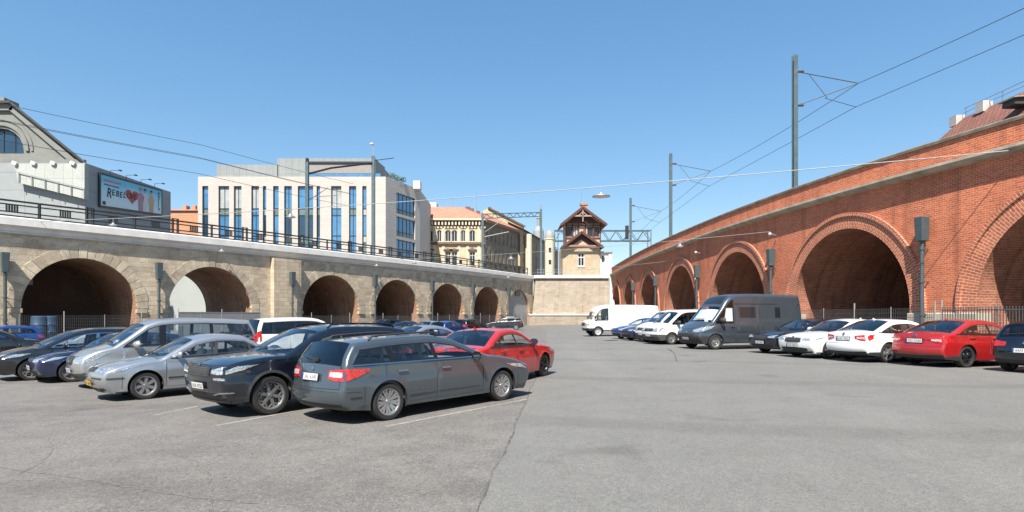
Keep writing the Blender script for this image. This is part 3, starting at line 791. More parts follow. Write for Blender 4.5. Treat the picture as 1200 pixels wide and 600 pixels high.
b = MB(); b.box(hx[0], hx[3], YH-.45, YH+.05, zz(186, YH)-1.1, zz(186, YH)-.2); b.build('string_course', M_GREYST, GH)
b = MB(); k = -26; zq = hzv[0]-.4; b.hexa([(hx[0], YH+.3, -.3), (hx[3], YH+.3, -.3), (hx[3]+k, YH+24, -.3), (hx[0]+k, YH+24, -.3), (hx[0], YH+.3, zq), (hx[3], YH+.3, zq), (hx[3]+k, YH+24, zq), (hx[0]+k, YH+24, zq)]); b.build('body', M_GREYST, GH)

# ---- grey panel theatre block with the billboard
YN, YF = 70., 87.
TB = thing('theatre_block', 'low grey panel block carrying the billboard left of the office', 'building', (-56, 76, 0))
xn = at(100, YN); xf = at(200, YF)
facade(TB, (xn-24, YN), (xn, YN), -.3, zz(191, YN), [], M_PANEL, name='front_wall', step=8.)
ft = [(0, -.3), (math.dist((xn, YN), (xf, YF)), -.3), (math.dist((xn, YN), (xf, YF)), zz(225, YF)), (0, zz(191, YN))]
bfn, bL = facade(TB, (xn, YN), (xf, YF), -.3, 22, [], M_PANEL, name='side_wall', step=8., top=ft)
b = MB(); b.box(xn-24, xn-.1, YN+.2, YF, -.3, zz(226, YF)-.2); b.build('core', M_PANEL, TB)
b = MB(); b.add([(xn, YN, zz(191, YN)), (xf, YF, zz(225, YF)), (xf-24, YF, zz(225, YF)), (xn-24, YN, zz(191, YN))], [(0, 1, 2, 3)]); b.build('roof', M_SLATE, TB)
def pt(px, py, Y): return (at(px, Y), Y, zz(py, Y))
M_PALEP = brick_mat('pale_terrace_panels', (.50, .53, .50), (.47, .50, .47), (.36, .38, .37), 1.1, 9, .03, grime=.08, bump=.05, offs=0)
b = MB(); q = [pt(17, 192, YN-.7), pt(99, 192, YN-.7), pt(99, 233, YN-.7), pt(21, 214, YN-.7)]
b.add(q+[(p[0], YN-.02, p[2]) for p in q], [(0, 1, 2, 3), (0, 1, 5, 4), (1, 2, 6, 5), (2, 3, 7, 6), (3, 0, 4, 7)]); b.build('terrace_screen', M_PALEP, TB)
for k in range(6):
    px = 22+k*15.3; b = MB(); y0 = 214+(px-21)*.2436
    b.bar(pt(px, y0+.5, YN-.85), pt(px, y0-12, YN-.85), .09); b.build('terrace_post', M_GALV, TB)
b = MB(); b.bar(pt(20, 201.5, YN-.85), pt(99, 221, YN-.85), .07); b.build('terrace_rail', M_GALV, TB)
for px in (15, 37, 60, 83):
    b = MB(); b.bar(pt(px, 190, YN-.8), pt(px+5, 192.5, YN-.8), .35); b.build('floodlight', M_WHITE, TB)
# ---- billboard with printed sheet
def bu(px):                                      # photo column on the side wall -> u
    best = min(range(801), key=lambda k: abs(CX+FP*bfn(bL*k/800, 0, 0)[0]/bfn(bL*k/800, 0, 0)[1]-px)); return bL*best/800
u0, u1 = bu(115.5), bu(188); ym = bfn((u0+u1)/2, 0, 0)[1]
z0, z1 = zz(241.5, bfn(u0, 0, 0)[1]), zz(203, bfn(u0, 0, 0)[1])
z1b = zz(223.5, bfn(u1, 0, 0)[1]); z0b = zz(252, bfn(u1, 0, 0)[1])
BB = thing('billboard', 'large blue and white billboard with black brush lettering and a red heart', 'billboard', bfn(u0, z0, 0))
b = MB(); zt_, zq = z1, z0
def bz(f, g): return (z0*(1-f)+z0b*f)*(1-g)+(z1*(1-f)+z1b*f)*g
def bp(f, g, d): return bfn(u0+(u1-u0)*f, bz(f, g), d)
t = NT('billboard_print'); uvv = t.new('ShaderNodeTexCoord'); sep = t.new('ShaderNodeSeparateXYZ'); t.ln(uvv.outputs['UV'], sep.inputs[0])
nn = t.noise(uvv.outputs['UV'], 5, 4)
mt = t.new('ShaderNodeMath', operation='MULTIPLY_ADD'); t.ln(nn, mt.inputs[0]); mt.inputs[1].default_value = .35; t.ln(sep.outputs['Y'], mt.inputs[2])
t.set(t.ramp(mt.outputs[0], [(.35, (.56, .66, .70)), (.75, (.34, .60, .70)), (1.1, (.11, .44, .62))]), .45); M_PRINT = t.m
P = [[bp(f, g, -.22) for g in np.linspace(0, 1, 5)] for f in np.linspace(0, 1, 9)]
b.grid(P, 0, [[(f, g) for g in np.linspace(0, 1, 5)] for f in np.linspace(0, 1, 9)]); b.build('printed_sheet', M_PRINT, BB)
b = MB()
for (f0, g0), (f1, g1) in (((0, 0), (1, 0)), ((1, 0), (1, 1)), ((1, 1), (0, 1)), ((0, 1), (0, 0))): b.bar(bp(f0, g0, -.12), bp(f1, g1, -.12), .24)
b.build('frame', M_FRAME, BB)
def ink(name, c): return plain('ink_'+name, c, .5, var=.06)
def blob(name, pts, mat, d): b = MB(); b.add([bp(f, g, d) for f, g in pts], [tuple(range(len(pts)))]); b.build(name, mat, BB)
hp = []
for k in range(40):
    a = 2*math.pi*k/40; x = 16*math.sin(a)**3; y = 13*math.cos(a)-5*math.cos(2*a)-2*math.cos(3*a)-math.cos(4*a)
    hp.append((.475+x*.0068, .50+y*.0175))
blob('heart', hp, ink('red', (.55, .07, .06)), -.235)
def lettering(txt, f, g, fs, gs, mat, d=-.25, rot=0, shear=.15):
    cu_ = bpy.data.curves.new('lettering', 'FONT'); cu_.body = txt; cu_.size = 1; cu_.offset = .02
    o = bpy.data.objects.new('lettering', cu_); col.objects.link(o)
    dg = bpy.context.evaluated_depsgraph_get(); me = o.evaluated_get(dg).to_mesh()
    b = MB(); vs_ = []
    ca, sa = math.cos(rot), math.sin(rot)
    for v_ in me.vertices:
        x, y = v_.co.x+shear*v_.co.y, v_.co.y; x, y = x*ca-y*sa, x*sa+y*ca
        vs_.append(bp(f+x*fs, g+y*gs, d))
    b.add(vs_, [tuple(p.vertices) for p in me.polygons]); o.evaluated_get(dg).to_mesh_clear()
    bpy.data.objects.remove(o); bpy.data.curves.remove(cu_)
    return b.build('lettering', mat, BB, recalc=False)
K = ink('black', (.015, .015, .02)); xw_ = .085
for ch, fs, gs, g, rt in (('R', .115, .42, .33, -.05), ('E', .085, .27, .40, .06), ('B', .085, .27, .40, -.04), ('E', .085, .27, .38, .05), ('L', .085, .27, .40, -.03), ('O', .085, .27, .41, .02), ('V', .085, .27, .41, -.04), ('E', .085, .27, .41, .05)):
    lettering(ch, xw_, g, fs, gs, K, rot=rt); xw_ += fs*.66 if ch != 'B' else fs*.68
for k, ch in enumerate('karlin'): lettering(ch, .925, .80-k*.125, .075, .17, K, rot=0, shear=0)
blob('caption', [(.04, .80), (.30, .80), (.30, .86), (.04, .86)], ink('rose', (.55, .22, .26)), -.235)
blob('caption', [(.05, .68), (.27, .67), (.27, .71), (.05, .72)], ink('violet', (.20, .07, .16)), -.236)
blob('caption', [(.03, .06), (.075, .06), (.075, .17), (.03, .17)], K, -.237)
skin = ink('skin', (.62, .42, .34))
for f, cbody, cl in ((.615, (.50, .25, .33), (.30, .16, .08)), (.69, (.72, .72, .74), (.02, .02, .02)), (.80, (.62, .45, .28), (.05, .03, .02))):
    blob('printed_figure', [(f-.035, .02), (f+.04, .02), (f+.045, .35), (f+.06, .55), (f+.025, .70), (f-.02, .70), (f-.055, .52), (f-.04, .32)], ink('dress%d' % int(f*100), cbody), -.24)
    blob('printed_head', [(f+.02*math.cos(a), .79+.075*math.sin(a)) for a in np.linspace(0, 6.28, 13)[:-1]], skin, -.245)
    blob('printed_hair', [(f+.023*math.cos(a), .82+.075*math.sin(a)) for a in np.linspace(-.2, 3.34, 9)], ink('hair%d' % int(f*100), cl), -.25)
for f in (.16, .40, .64, .88):
    b = MB(); p = bp(f, 1.0, -.1); q = (p[0]+1.2, p[1], p[2]+.75); b.bar(p, (p[0], p[1], p[2]+.75), .05); b.bar((p[0], p[1], p[2]+.75), q, .05); b.obox(q, (.12, 0, 0), (0, .22, 0), (0, 0, .06)); b.build('lamp_arm', M_WIRE, BB)

# ---- orange house between theatre and office
YR = 165.; OH = thing('orange_house', 'plain orange house peeking out left of the white office block', 'building', (at(212, YR), YR, 0))
b = MB(); b.box(at(190, YR), at(236, YR), YR, YR+12, -.3, zz(247, YR)); b.build('wall', M_ORANGE, OH)
b = MB(); b.hexa([(at(189, YR), YR-.5, zz(247, YR)), (at(237, YR), YR-.5, zz(247, YR)), (at(237, YR), YR+12, zz(247, YR)), (at(189, YR), YR+12, zz(247, YR)),
    (at(190, YR), YR+5.5, zz(241, YR)), (at(236, YR), YR+5.5, zz(241, YR)), (at(236, YR), YR+6.5, zz(241, YR)), (at(190, YR), YR+6.5, zz(241, YR))]); b.build('roof', M_TILE, OH)
for px in (205, 216, 222):
    b = MB(); b.box(at(px, YR), at(px+4, YR), YR+4, YR+6, zz(246, YR), zz(237.5, YR)); b.build('chimney', M_ORANGE, OH)

# ---- cream tenement with arched windows
YT = 150.
CT = thing('cream_tenement', 'ornate cream tenement with arched top windows, dark bracketed cornice and red tiled roof', 'building', (at(530, YT), YT, 0))
def tu(px): return at(px, YT)-at(488, YT)
ops = []
for px in (503.8, 514.7, 525, 532.5, 542.7, 553.5):
    w = 2.9 if px in (503.8, 525, 532.5, 553.5) else 2.0
    hw = w/2*.55 if px in (525, 532.5) else w/2*.6
    hw = min(hw, .75)
    ops.append(dict(r=(tu(px)-hw, tu(px)+hw, zz(283, YT), zz(269.5, YT)), arch=1, v=[tu(px)], g=G_DARK, sill=1, fw=.13, fm=M_WHITEW))
for px in (503.8, 525, 532.5, 553.5):
    ops.append(dict(r=(tu(px)-.72, tu(px)+.72, zz(311, YT), zz(295, YT)), v=[tu(px)], h=[zz(299.5, YT)], g=G_DARK, fw=.13, fm=M_WHITEW, sill=1, hood=.35 if px in (503.8, 553.5) else .12, hm=M_BROWNC))
for px in (503.8, 525, 532.5, 553.5):
    ops.append(dict(r=(tu(px)-.72, tu(px)+.72, zz(338, YT), zz(321, YT)), v=[tu(px)], g=G_DARK, fw=.13, fm=M_WHITEW, sill=1))
pT0, pT1 = (at(488, YT), YT), (at(567, YT), YT)
fn, _ = facade(CT, pT0, pT1, -.3, zz(258, YT), ops, M_CREAM, .3, 'front_wall', M_WHITEW, 4.)
for px in np.linspace(491, 566, 20):
    b = MB(); u = tu(px); b.prism([(u-.2, zz(264, YT)), (u+.2, zz(264, YT)), (u+.2, zz(259.6, YT)), (u-.2, zz(259.6, YT))], fn, -.75, 0); b.build('bracket', M_CREAMW, CT)
def course(y0, y1, dep, mat, name='cornice'):
    b = MB(); b.prism([(-.4, zz(y0, YT)), (tu(567)+.4, zz(y0, YT)), (tu(567)+.4, zz(y1, YT)), (-.4, zz(y1, YT))], fn, -dep, .02); b.build(name, mat, CT)
course(264.6, 258, .12, M_BROWNC, 'frieze'); course(258.6, 256.6, 1.1, M_CREAMW); course(286.5, 284, .55, M_BROWNC, 'string_course'); course(267.5, 265.6, .2, M_CREAMW, 'moulding')
for px in (494, 509, 519.5, 538, 548, 561):                        # flat pilasters
    b = MB(); u = tu(px); b.prism([(u-.35, zz(284, YT)), (u+.35, zz(284, YT)), (u+.35, zz(267.5, YT)), (u-.35, zz(267.5, YT))], fn, -.16, .0); b.build('pilaster', M_CREAMW, CT)
    b = MB(); b.prism([(u-.35, zz(320, YT)), (u+.35, zz(320, YT)), (u+.35, zz(287, YT)), (u-.35, zz(287, YT))], fn, -.16, .0); b.build('pilaster', M_CREAMW, CT)
pT2 = (at(607, 170.), 170.)
Ld = math.dist(pT1, pT2); ops = []
zt0 = zz(258, YT)
for k in range(8):
    for z0, z1 in ((zt0-5.0, zt0-2.0), (zt0-10.2, zt0-6.8), (zt0-15.6, zt0-12.2)):
        u = 1.6+k*(Ld-3)/7.5; ops.append(dict(r=(u-.6, u+.6, z0, z1), v=[u], g=G_DARK, fw=.12, sill=1))
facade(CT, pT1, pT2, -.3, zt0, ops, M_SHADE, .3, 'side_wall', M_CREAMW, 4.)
b = MB(); dv = (Vector(pT2)-Vector(pT1)).normalized(); nv_ = Vector((dv.y, -dv.x))
b.hexa([(pT1[0], pT1[1], zt0-.9), (pT2[0], pT2[1], zt0-.9), (pT2[0]+nv_.x*.9, pT2[1]+nv_.y*.9, zt0-.4), (pT1[0]+nv_.x*.9, pT1[1]+nv_.y*.9, zt0-.4),
        (pT1[0], pT1[1], zt0+.2), (pT2[0], pT2[1], zt0+.2), (pT2[0]+nv_.x*.9, pT2[1]+nv_.y*.9, zt0+.2), (pT1[0]+nv_.x*.9, pT1[1]+nv_.y*.9, zt0+.2)]); b.build('side_cornice', M_BROWNC, CT)
b = MB(); ze = zz(256.6, YT); zr = zz(242.5, YT+7)
x0, x1 = at(486, YT), at(568, YT)
b.add([(x0, YT-.9, ze), (x1, YT-.9, ze), (at(541, YT+7), YT+7, zr), (x0-3, YT+7, zr), (pT2[0]+.7, pT2[1], ze), (pT2[0]-8, pT2[1], zr), (x0-3, pT2[1], zr)],
      [(0, 1, 2, 3), (1, 4, 5, 2), (2, 5, 6, 3)], 0, [(x0, 0), (x1, 0), (x1-3, 8), (x0, 8), (x1+22, 0), (x1+22, 8), (x0, 15)]); b.build('roof', M_TILE, CT)
for px, py, w, h in ((548, 242, 5, 6), (553, 244, 4, 5), (560, 247, 4, 5)):
    b = MB(); b.box(at(px-w/2, YT+8), at(px+w/2, YT+8), YT+8, YT+9.5, zz(py+12, YT+8), zz(py, YT+8)); b.build('chimney', M_BROWNC, CT)
b = MB(); b.box(at(497, YT+9), at(512, YT+9), YT+8, YT+12, zz(250, YT+9), zz(238, YT+9)); b.build('attic', M_WHITEW, CT)
for px in (531, 558.5):
    b = MB(); b.tube([pt(px, 248, YT+7), pt(px, 226 if px > 550 else 232, YT+7)], .07, 5); 
    b.bar(pt(px-2, 236, YT+7), pt(px+2, 236, YT+7), .09); b.build('aerial', M_GALV, CT)

# ---- ochre house behind, and brownish tenement down the street
YQ = 178.
OC = thing('ochre_house', 'ochre gabled house rising behind the sooty side of the cream tenement', 'building', (at(592, YQ), YQ, 0))
pq = [(566, 400), (566, 247), (573, 243.5), (614, 265), (622, 400)]
b = MB(); b.prism([(at(a, YQ), zz(c, YQ)) for a, c in pq], lambda a, c, d: (a, YQ+d, c), 0, 14); b.build('gable_wall', M_CREAM, OC)
b = MB(); b.bar(pt(572, 243, YQ-.3), pt(616, 265.5, YQ-.3), .5, .4); b.build('verge', M_BROWNC, OC)
for px, py in ((574, 241), (583, 246), (597, 253)):
    b = MB(); b.box(at(px-1.6, YQ+2), at(px+1.6, YQ+2), YQ+2, YQ+4, zz(py+9, YQ), zz(py, YQ)); b.build('chimney', M_BROWNC, OC)
BT = thing('brown_tenement', 'weathered brown tenement further down the side street', 'building', (*pT2, 0))
pE = (at(654, 225.), 225.); Le = math.dist(pT2, pE); ztb = zz(268, 170); ops = []
for k in range(7):
    for z0, z1 in ((ztb-4.5, ztb-1.8), (ztb-9.5, ztb-6.3), (ztb-14.5, ztb-11.3)):
        u = 4.5+k*(Le-6)/6.5; ops.append(dict(r=(u-.75, u+.75, z0, z1), v=[u], g=G_DARK, fw=.14, sill=1))
facade(BT, (pT2[0]+.6, pT2[1]+.2), pE, -.3, ztb, ops, plain('brown_stucco', (.36, .27, .185), .85, var=.2, scale=.6), .3, 'wall', M_CREAMW, 4.)
b = MB(); b.add([(pT2[0]+1.6, pT2[1], ztb), (pE[0]+1, pE[1], ztb), (pE[0]-6, pE[1]+2, ztb+3.2), (pT2[0]-4, pT2[1]+4, ztb+3.2)], [(0, 1, 2, 3)]); b.build('roof', M_TILED, BT)
b = MB(); b.tube([(pT2[0]+3.2, pT2[1]+4.5, -.3), (pT2[0]+3.2, pT2[1]+4.5, ztb-1)], 1.0, 10); b.build('bay_column', M_CREAMW, BT)
# ---- little domed turret and church cupola
YU = 135.; DT = thing('domed_turret', 'small white round turret with a domed cap left of the signal house', 'turret', (at(644, YU), YU, 0))
b = MB(); r = (at(649.5, YU)-at(638.5, YU))/2; b.lathe([(r, 0), (r, zz(281, YU)), (r*1.12, zz(281, YU)), (r*1.12, zz(279.5, YU)), (r, zz(279.5, YU))], (at(644, YU), YU, 0), (0, 0, 1), 20); b.build('drum', M_CREAMW, DT, smooth=40)
b = MB(); b.lathe([(r*1.08*math.cos(a), zz(279.5, YU)+1.9*math.sin(a)) for a in np.linspace(0, 1.5, 8)]+[(.01, zz(279.5, YU)+2.2)], (at(644, YU), YU, 0), (0, 0, 1), 20); b.build('dome', plain('lead_dome', (.34, .32, .29), .7), DT, smooth=50)
for py in (291, 305):
    b = MB(); b.box(at(642.6, YU), at(645.4, YU), YU-r-.06, YU-r+.1, zz(py+5, YU), zz(py, YU)); b.build('window', G_DARK, DT)
YC = 240.; CU = thing('church_cupola', 'slender distant church cupola behind the roofs beside the lattice mast', 'tower', (at(631, YC), YC, 0))
b = MB(); w = (at(634, YC)-at(628, YC))/2
b.lathe([(w*2.1, zz(400, YC)), (w*2.1, zz(272, YC)), (w*1.9, zz(269, YC)), (w, zz(266, YC)), (w*.62, zz(265, YC)), (w*.62, zz(256, YC)), (w*.8, zz(256, YC)), (w*.75, zz(254, YC)), (w*.2, zz(251, YC)), (.05, zz(244, YC))], (at(631, YC), YC, 0), (0, 0, 1), 12)
b.build('cupola', plain('grey_copper', (.30, .33, .33), .7), CU, smooth=40)

# ---- signal house on the retaining wall
YS = 112.; SH = thing('signal_house', 'brick signal house with two timber gables standing on the retaining wall', 'house', (at(681, YS), YS, 9.6))
M_SBRICK = brick_mat('yellow_brick', (.55, .44, .29), (.46, .36, .24), (.46, .40, .30), .5, .22, .02, grime=.25, bump=.3)
M_PEACH = plain('peach_infill', (.58, .42, .30), .8, var=.12)
zB = zz(324, YS)
def sx(px): return at(px, YS)
top = [(0, zB), (sx(703)-sx(659.5), zB), (sx(703)-sx(659.5), zz(290, YS)), (sx(681)-sx(659.5), zz(277, YS)), (0, zz(290, YS))]
facade(SH, (sx(659.5), YS), (sx(703), YS), zB, 20, [dict(r=(sx(677)-sx(659.5), sx(685)-sx(659.5), zz(312, YS), zz(296, YS)), v=[sx(681)-sx(659.5)], h=[zz(301.5, YS)], g=G_DARK, fw=.16, sill=1, fm=M_WHITEW, sm=M_WHITEW)], M_SBRICK, .2, 'front_wall', M_WHITEW, 3., top)
for xx in (sx(659.5), sx(703)):
    b = MB(); b.add([(xx, YS, zB), (xx, YS+9, zB), (xx, YS+9, zz(289, YS)), (xx, YS, zz(289, YS))], [(0, 1, 2, 3)]); b.build('side_wall', M_SBRICK, SH)
def gable_roof(xl, xc, xr, ye, ya, Y0, Y1, th, name):
    ze_, za = zz(ye, YS), zz(ya, YS)
    for xe, sg in ((xl, -1), (xr, 1)):
        A, C_ = Vector((xe, 0, ze_)), Vector((xc, 0, za)); b = MB()
        b.hexa([(A.x, Y0, A.z), (C_.x, Y0, C_.z), (C_.x, Y1, C_.z), (A.x, Y1, A.z), (A.x, Y0, A.z+th), (C_.x, Y0, C_.z+th), (C_.x, Y1, C_.z+th), (A.x, Y1, A.z+th)]); b.build(name, M_TILED, SH)
        b = MB(); b.bar((A.x, Y0-.05, A.z-.05), (C_.x, Y0-.05, C_.z-.05), .14, .42); b.build('bargeboard', M_TIMBER, SH)
gable_roof(sx(657.5), sx(681), sx(706.5), 291, 273, YS-1.2, YS+3, .3, 'lower_roof')
b = MB(); b.prism([(sx(662), zz(288.5, YS)), (sx(700), zz(288.5, YS)), (sx(681), zz(275, YS))], lambda a, c, d: (a, YS+d, c), -.30, -.12); b.build('gable_boarding', M_TIMBER, SH)
b = MB(); b.prism([(sx(671), zz(287.5, YS)), (sx(691), zz(287.5, YS)), (sx(681), zz(281, YS))], lambda a, c, d: (a, YS+d, c), -.36, -.31); b.build('gable_inset', M_PEACH, SH)
b = MB(); b.bar((sx(658), YS-.9, zz(288.8, YS)), (sx(705), YS-.9, zz(288.8, YS)), .22, .3); b.build('tie_beam', plain('rose_timber', (.36, .19, .15), .7), SH)
YS2 = YS+3.2
x0, x1 = sx(663), sx(704)
def s2(px): return at(px, YS2)-at(663, YS2)
ops = [dict(r=(s2(px)-.55, s2(px)+.55, zz(277.5, YS2), zz(265.5, YS2)), v=[s2(px)], g=G_PALE if k % 3 == 1 else G_DARK, fw=.14, fm=M_TIMBER) for k, px in enumerate((667, 674.5, 691.5, 699))]
top = [(0, 9.2), (s2(704), 9.2), (s2(704), zz(260, YS2)), (s2(682), zz(246, YS2)), (0, zz(260, YS2))]
facade(SH, (at(663, YS2), YS2), (at(704, YS2), YS2), 9.2, 30, ops, M_PEACH, .15, 'upper_wall', M_TIMBER, 3., top)
facade(SH, (at(704, YS2), YS2), (at(704, YS2), YS2+6), 9.2, zz(260, YS2), [], M_PEACH, .15, 'upper_side', M_TIMBER, 3.)
facade(SH, (at(663, YS2), YS2+6), (at(663, YS2), YS2), 9.2, zz(260, YS2), [], M_PEACH, .15, 'upper_side', M_TIMBER, 3.)
for px in (663.4, 670.8, 678, 686, 695.2, 703.4):
    b = MB(); b.bar((at(px, YS2), YS2-.06, zz(284, YS2)), (at(px, YS2), YS2-.06, zz(261, YS2)), .22, .14); b.build('post', M_TIMBER, SH)
for py in (279, 264):
    b = MB(); b.bar((at(663, YS2), YS2-.07, zz(py, YS2)), (at(704, YS2), YS2-.07, zz(py, YS2)), .14, .26); b.build('beam', M_TIMBER, SH)
YS_keep = YS; YS = YS2
gable_roof(at(656.5, YS), at(682, YS), at(710, YS), 265, 244.5, YS-1.6, YS+7.5, .32, 'upper_roof')
b = MB(); b.prism([(at(664, YS), zz(262, YS)), (at(702, YS), zz(262, YS)), (at(682, YS), zz(247, YS))], lambda a, c, d: (a, YS+d, c), -.20, -.04); b.build('gable_boarding', M_TIMBER, SH)
b = MB(); b.bar((at(671, YS), YS-1.5, zz(254.5, YS)), (at(693, YS), YS-1.5, zz(254.5, YS)), .2, .28); b.bar((at(682, YS), YS-1.5, zz(261, YS)), (at(682, YS), YS-1.5, zz(245, YS)), .2)
b.bar((at(676, YS), YS-1.5, zz(255, YS)), (at(682, YS), YS-1.5, zz(249.5, YS)), .16); b.bar((at(688, YS), YS-1.5, zz(255, YS)), (at(682, YS), YS-1.5, zz(249.5, YS)), .16); b.build('gable_truss', plain('pale_timber', (.36, .26, .21), .7), SH)
b = MB(); b.box(at(683, YS), at(690, YS), YS+2.4, YS+3.6, zz(252, YS), zz(237.5, YS)); b.box(at(682, YS), at(691, YS), YS+2.25, YS+3.75, zz(237.5, YS), zz(235, YS)); b.build('chimney', plain('chimney_brick', (.46, .24, .17), .85, var=.2), SH)
b = MB(); b.tube([(at(684, YS), YS+3.5, zz(237, YS)), (at(684, YS), YS+3.5, zz(218, YS))], .05, 5); b.build('aerial', M_GALV, SH)
YS = YS_keep
AX = thing('white_annex', 'small white flat-roofed annex on the right of the signal house', 'shed', (sx(710), YS+1, 9.6))
facade(AX, (sx(703.4), YS+.3), (sx(713), YS+.3), 9.2, zz(296, YS), [dict(r=(sx(705)-sx(703.4), sx(708.6)-sx(703.4), zz(308, YS), zz(299, YS)), g=G_DARK, fw=.12, v=[])], M_WHITEW, .15, 'wall', M_WHITEW, 3.)
facade(AX, (sx(713.2), YS+.1), (sx(717.5), YS+.1), 9.2, zz(296.5, YS), [], M_WHITEW, .1, 'door_panel', M_WHITEW, 3.)
b = MB(); b.box(sx(702.8), sx(718.2), YS-.1, YS+4, zz(296, YS), zz(294.6, YS)); b.build('roof', M_CONCD, AX)
b = MB(); b.box(sx(703.5), sx(717.4), YS+.7, YS+4, 9.2, zz(296, YS)); b.build('core', M_WHITEW, AX)
# railing on the retaining wall cap
TR = thing('terrace_railing', 'thin steel railing along the top of the retaining wall', 'railing', (at(690, YW), YW, 9.4))
zc = zz(322.6, YW)
for k in range(14):
    px = 630+k*6.6; b = MB(); b.bar((at(px, YW), YW+.1, zc), (at(px, YW), YW+.1, zc+1.1), .06); b.build('post', M_GALV, TR)
for h in (.55, 1.1):
    b = MB(); b.bar((at(630, YW), YW+.1, zc+h), (at(716, YW), YW+.1, zc+h), .05); b.build('rail', M_GALV, TR)

M_GREYST2 = plain('pale_chimney', (.55, .53, .50), .85, var=.15, scale=3)
# ---- tiled house behind the brick viaduct
TH = thing('tiled_house', 'house with steep brown tiled roof and railings behind the brick viaduct, top right', 'house', (40, 36, 0))
xr_, xe_, y0_, y1_ = 38., 32.6, 14., 54.; zr_, ze2 = 18.5, 12.3
b = MB(); b.add([(xe_, y0_, ze2), (xe_, y1_, ze2), (xr_, y1_-4.5, zr_), (xr_, y0_, zr_), (xr_+6, y1_, ze2), (xr_+6, y0_, ze2)], [(0, 1, 2, 3), (1, 4, 2), (3, 2, 4, 5)], 0,
    [(y0_, 0), (y1_, 0), (y1_-4, 8), (y0_, 8), (y1_+11, 0), (y0_, 16)]); b.build('roof', M_TILED, TH)
b = MB(); b.box(xe_+.4, xr_+5.6, y0_+.3, y1_-.4, -.3, ze2+.2); b.build('wall', M_CREAM, TH)
for (px, py, Yc, w) in ((1121.5, 148, 50.2, .38), (1153, 132, 47.3, .40)):
    b = MB(); X = at(px, Yc); b.box(X-w, X+w, Yc-.4, Yc+.4, zz(py, Yc), zz(py, Yc)+.85); b.build('chimney', M_GREYST2, TH)
b = MB(); dm = (at(1183, 42.), 42.); zd = zz(126, 42)
b.hexa([(dm[0]-.3, 41.2, zd), (dm[0]+1.5, 41.2, zd), (dm[0]+1.5, 42.3, zd), (dm[0]-.3, 42.3, zd), (dm[0]-.25, 41.2, zd+.4), (dm[0]+1.5, 41.2, zd+.4), (dm[0]+1.5, 42.3, zd+.4), (dm[0]-.25, 42.3, zd+.4)])
b.build('dormer', M_SLATE, TH)
b = MB(); b.hexa([(dm[0]-.5, 41., zd+.4), (dm[0]+1.6, 41., zd+.52), (dm[0]+1.6, 42.5, zd+.52), (dm[0]-.5, 42.5, zd+.4), (dm[0]-.5, 41., zd+.46), (dm[0]+1.6, 41., zd+.6), (dm[0]+1.6, 42.5, zd+.6), (dm[0]-.5, 42.5, zd+.46)]); b.build('dormer_roof', plain('verdigris2', (.30, .36, .27), .7), TH)
for k in range(10):
    y = 16+k*3.7; b = MB(); b.bar((xr_, y, zr_), (xr_, y, zr_+.75), .05); b.build('ridge_post', M_GALV, TH)
b = MB(); b.bar((xr_, 15, zr_+.75), (xr_, 49.5, zr_+.75), .04); b.build('ridge_rail', M_GALV, TH)
b = MB(); b.bar((xr_, 15, zr_+.4), (xr_, 49.5, zr_+.4), .035); b.build('ridge_rail', M_GALV, TH)
# ================================================================== masts, gantries, wires, lamps, fences
def Vv(p): return Vector(p)
def mast(px, ytop, Y, zb, label, arm=None, w=.32, name='catenary_mast'):
    x = at(px, Y); zt = zz(ytop, Y); T = thing(name, label, 'mast', (x, Y, zb), 'overhead line masts')
    b = MB(); f = w/2
    for sg in (-1, 1): b.box(x-f, x+f, Y+sg*f-.03*(sg > 0), Y+sg*f+.03*(sg < 0), zb, zt)
    b.box(x-.03, x+.03, Y-f+.03, Y+f-.03, zb, zt); b.build('post', M_MAST, T)
    b = MB(); b.box(x-.28, x+.28, Y-.28, Y+.28, zb, zb+.08); b.build('base_plate', M_MAST, T)
    return T, x, zt
ZD = 9.3
MR = []
for k, (px, yt, Y) in enumerate(((931.5, 65, 43.5), (786, 180, 69), (739, 232, 91.5))):
    T, x, zt = mast(px, yt, Y, ZD, ['tallest looking grey steel mast above the brick viaduct, nearest the camera', 'second grey steel mast above the brick viaduct', 'third grey steel mast above the brick viaduct, behind the signal gantry'][k])
    wm = (x+4.7, Y, zt-2.05); wc = (x+4.5, Y, zt-3.8)
    for z0, e, nm in ((zt-1.2, wm, 'top_tie'), (zt-3.7, wm, 'cantilever_tube')):
        b = MB(); b.tube([(x+.5, Y, z0+(e[2]-z0)*.08), e], .035, 6); b.build(nm, M_GREYM, T)
        b = MB(); b.lathe([(.05, 0), (.11, .08), (.06, .16), (.11, .24), (.06, .32), (.11, .40), (.05, .5)], (x+.16, Y, z0), (1, 0, .05), 8); b.build('insulator', M_TIMBER, T)
    b = MB(); b.tube([(x+1.0, Y, zt-1.35), (x+2.4, Y, zt-3.15)], .02, 5); b.build('stay', M_WIRE, T)
    b = MB(); b.tube([(x+2.2, Y, zt-3.15), wc], .025, 6); b.build('registration_arm', M_GREYM, T)
    MR.append((wm, wc))
def cable(pts, r, name, label, cat='wire', mat=None, group=None):
    b = MB(); b.tube(pts, r, 5); return b.build(name, mat or M_WIRE, None, label, cat, group)
def sagline(a, c, sag, n=14):
    a, c = Vv(a), Vv(c); return [a+(c-a)*(k/n)+Vector((0, 0, -4*sag*(k/n)*(1-k/n))) for k in range(n+1)]
near_m = (MR[0][0][0]+6.6, 16.0, MR[0][0][2]+.1); near_c = (MR[0][1][0]+6.6, 16.0, MR[0][1][2]+.0)
pm = [near_m]+[m for m, c in MR]+[(MR[2][0][0]+1.8, 125, MR[2][0][2])]; pc = [near_c]+[c for m, c in MR]+[(MR[2][1][0]+1.8, 125, MR[2][1][2])]
L1, L2 = [], []
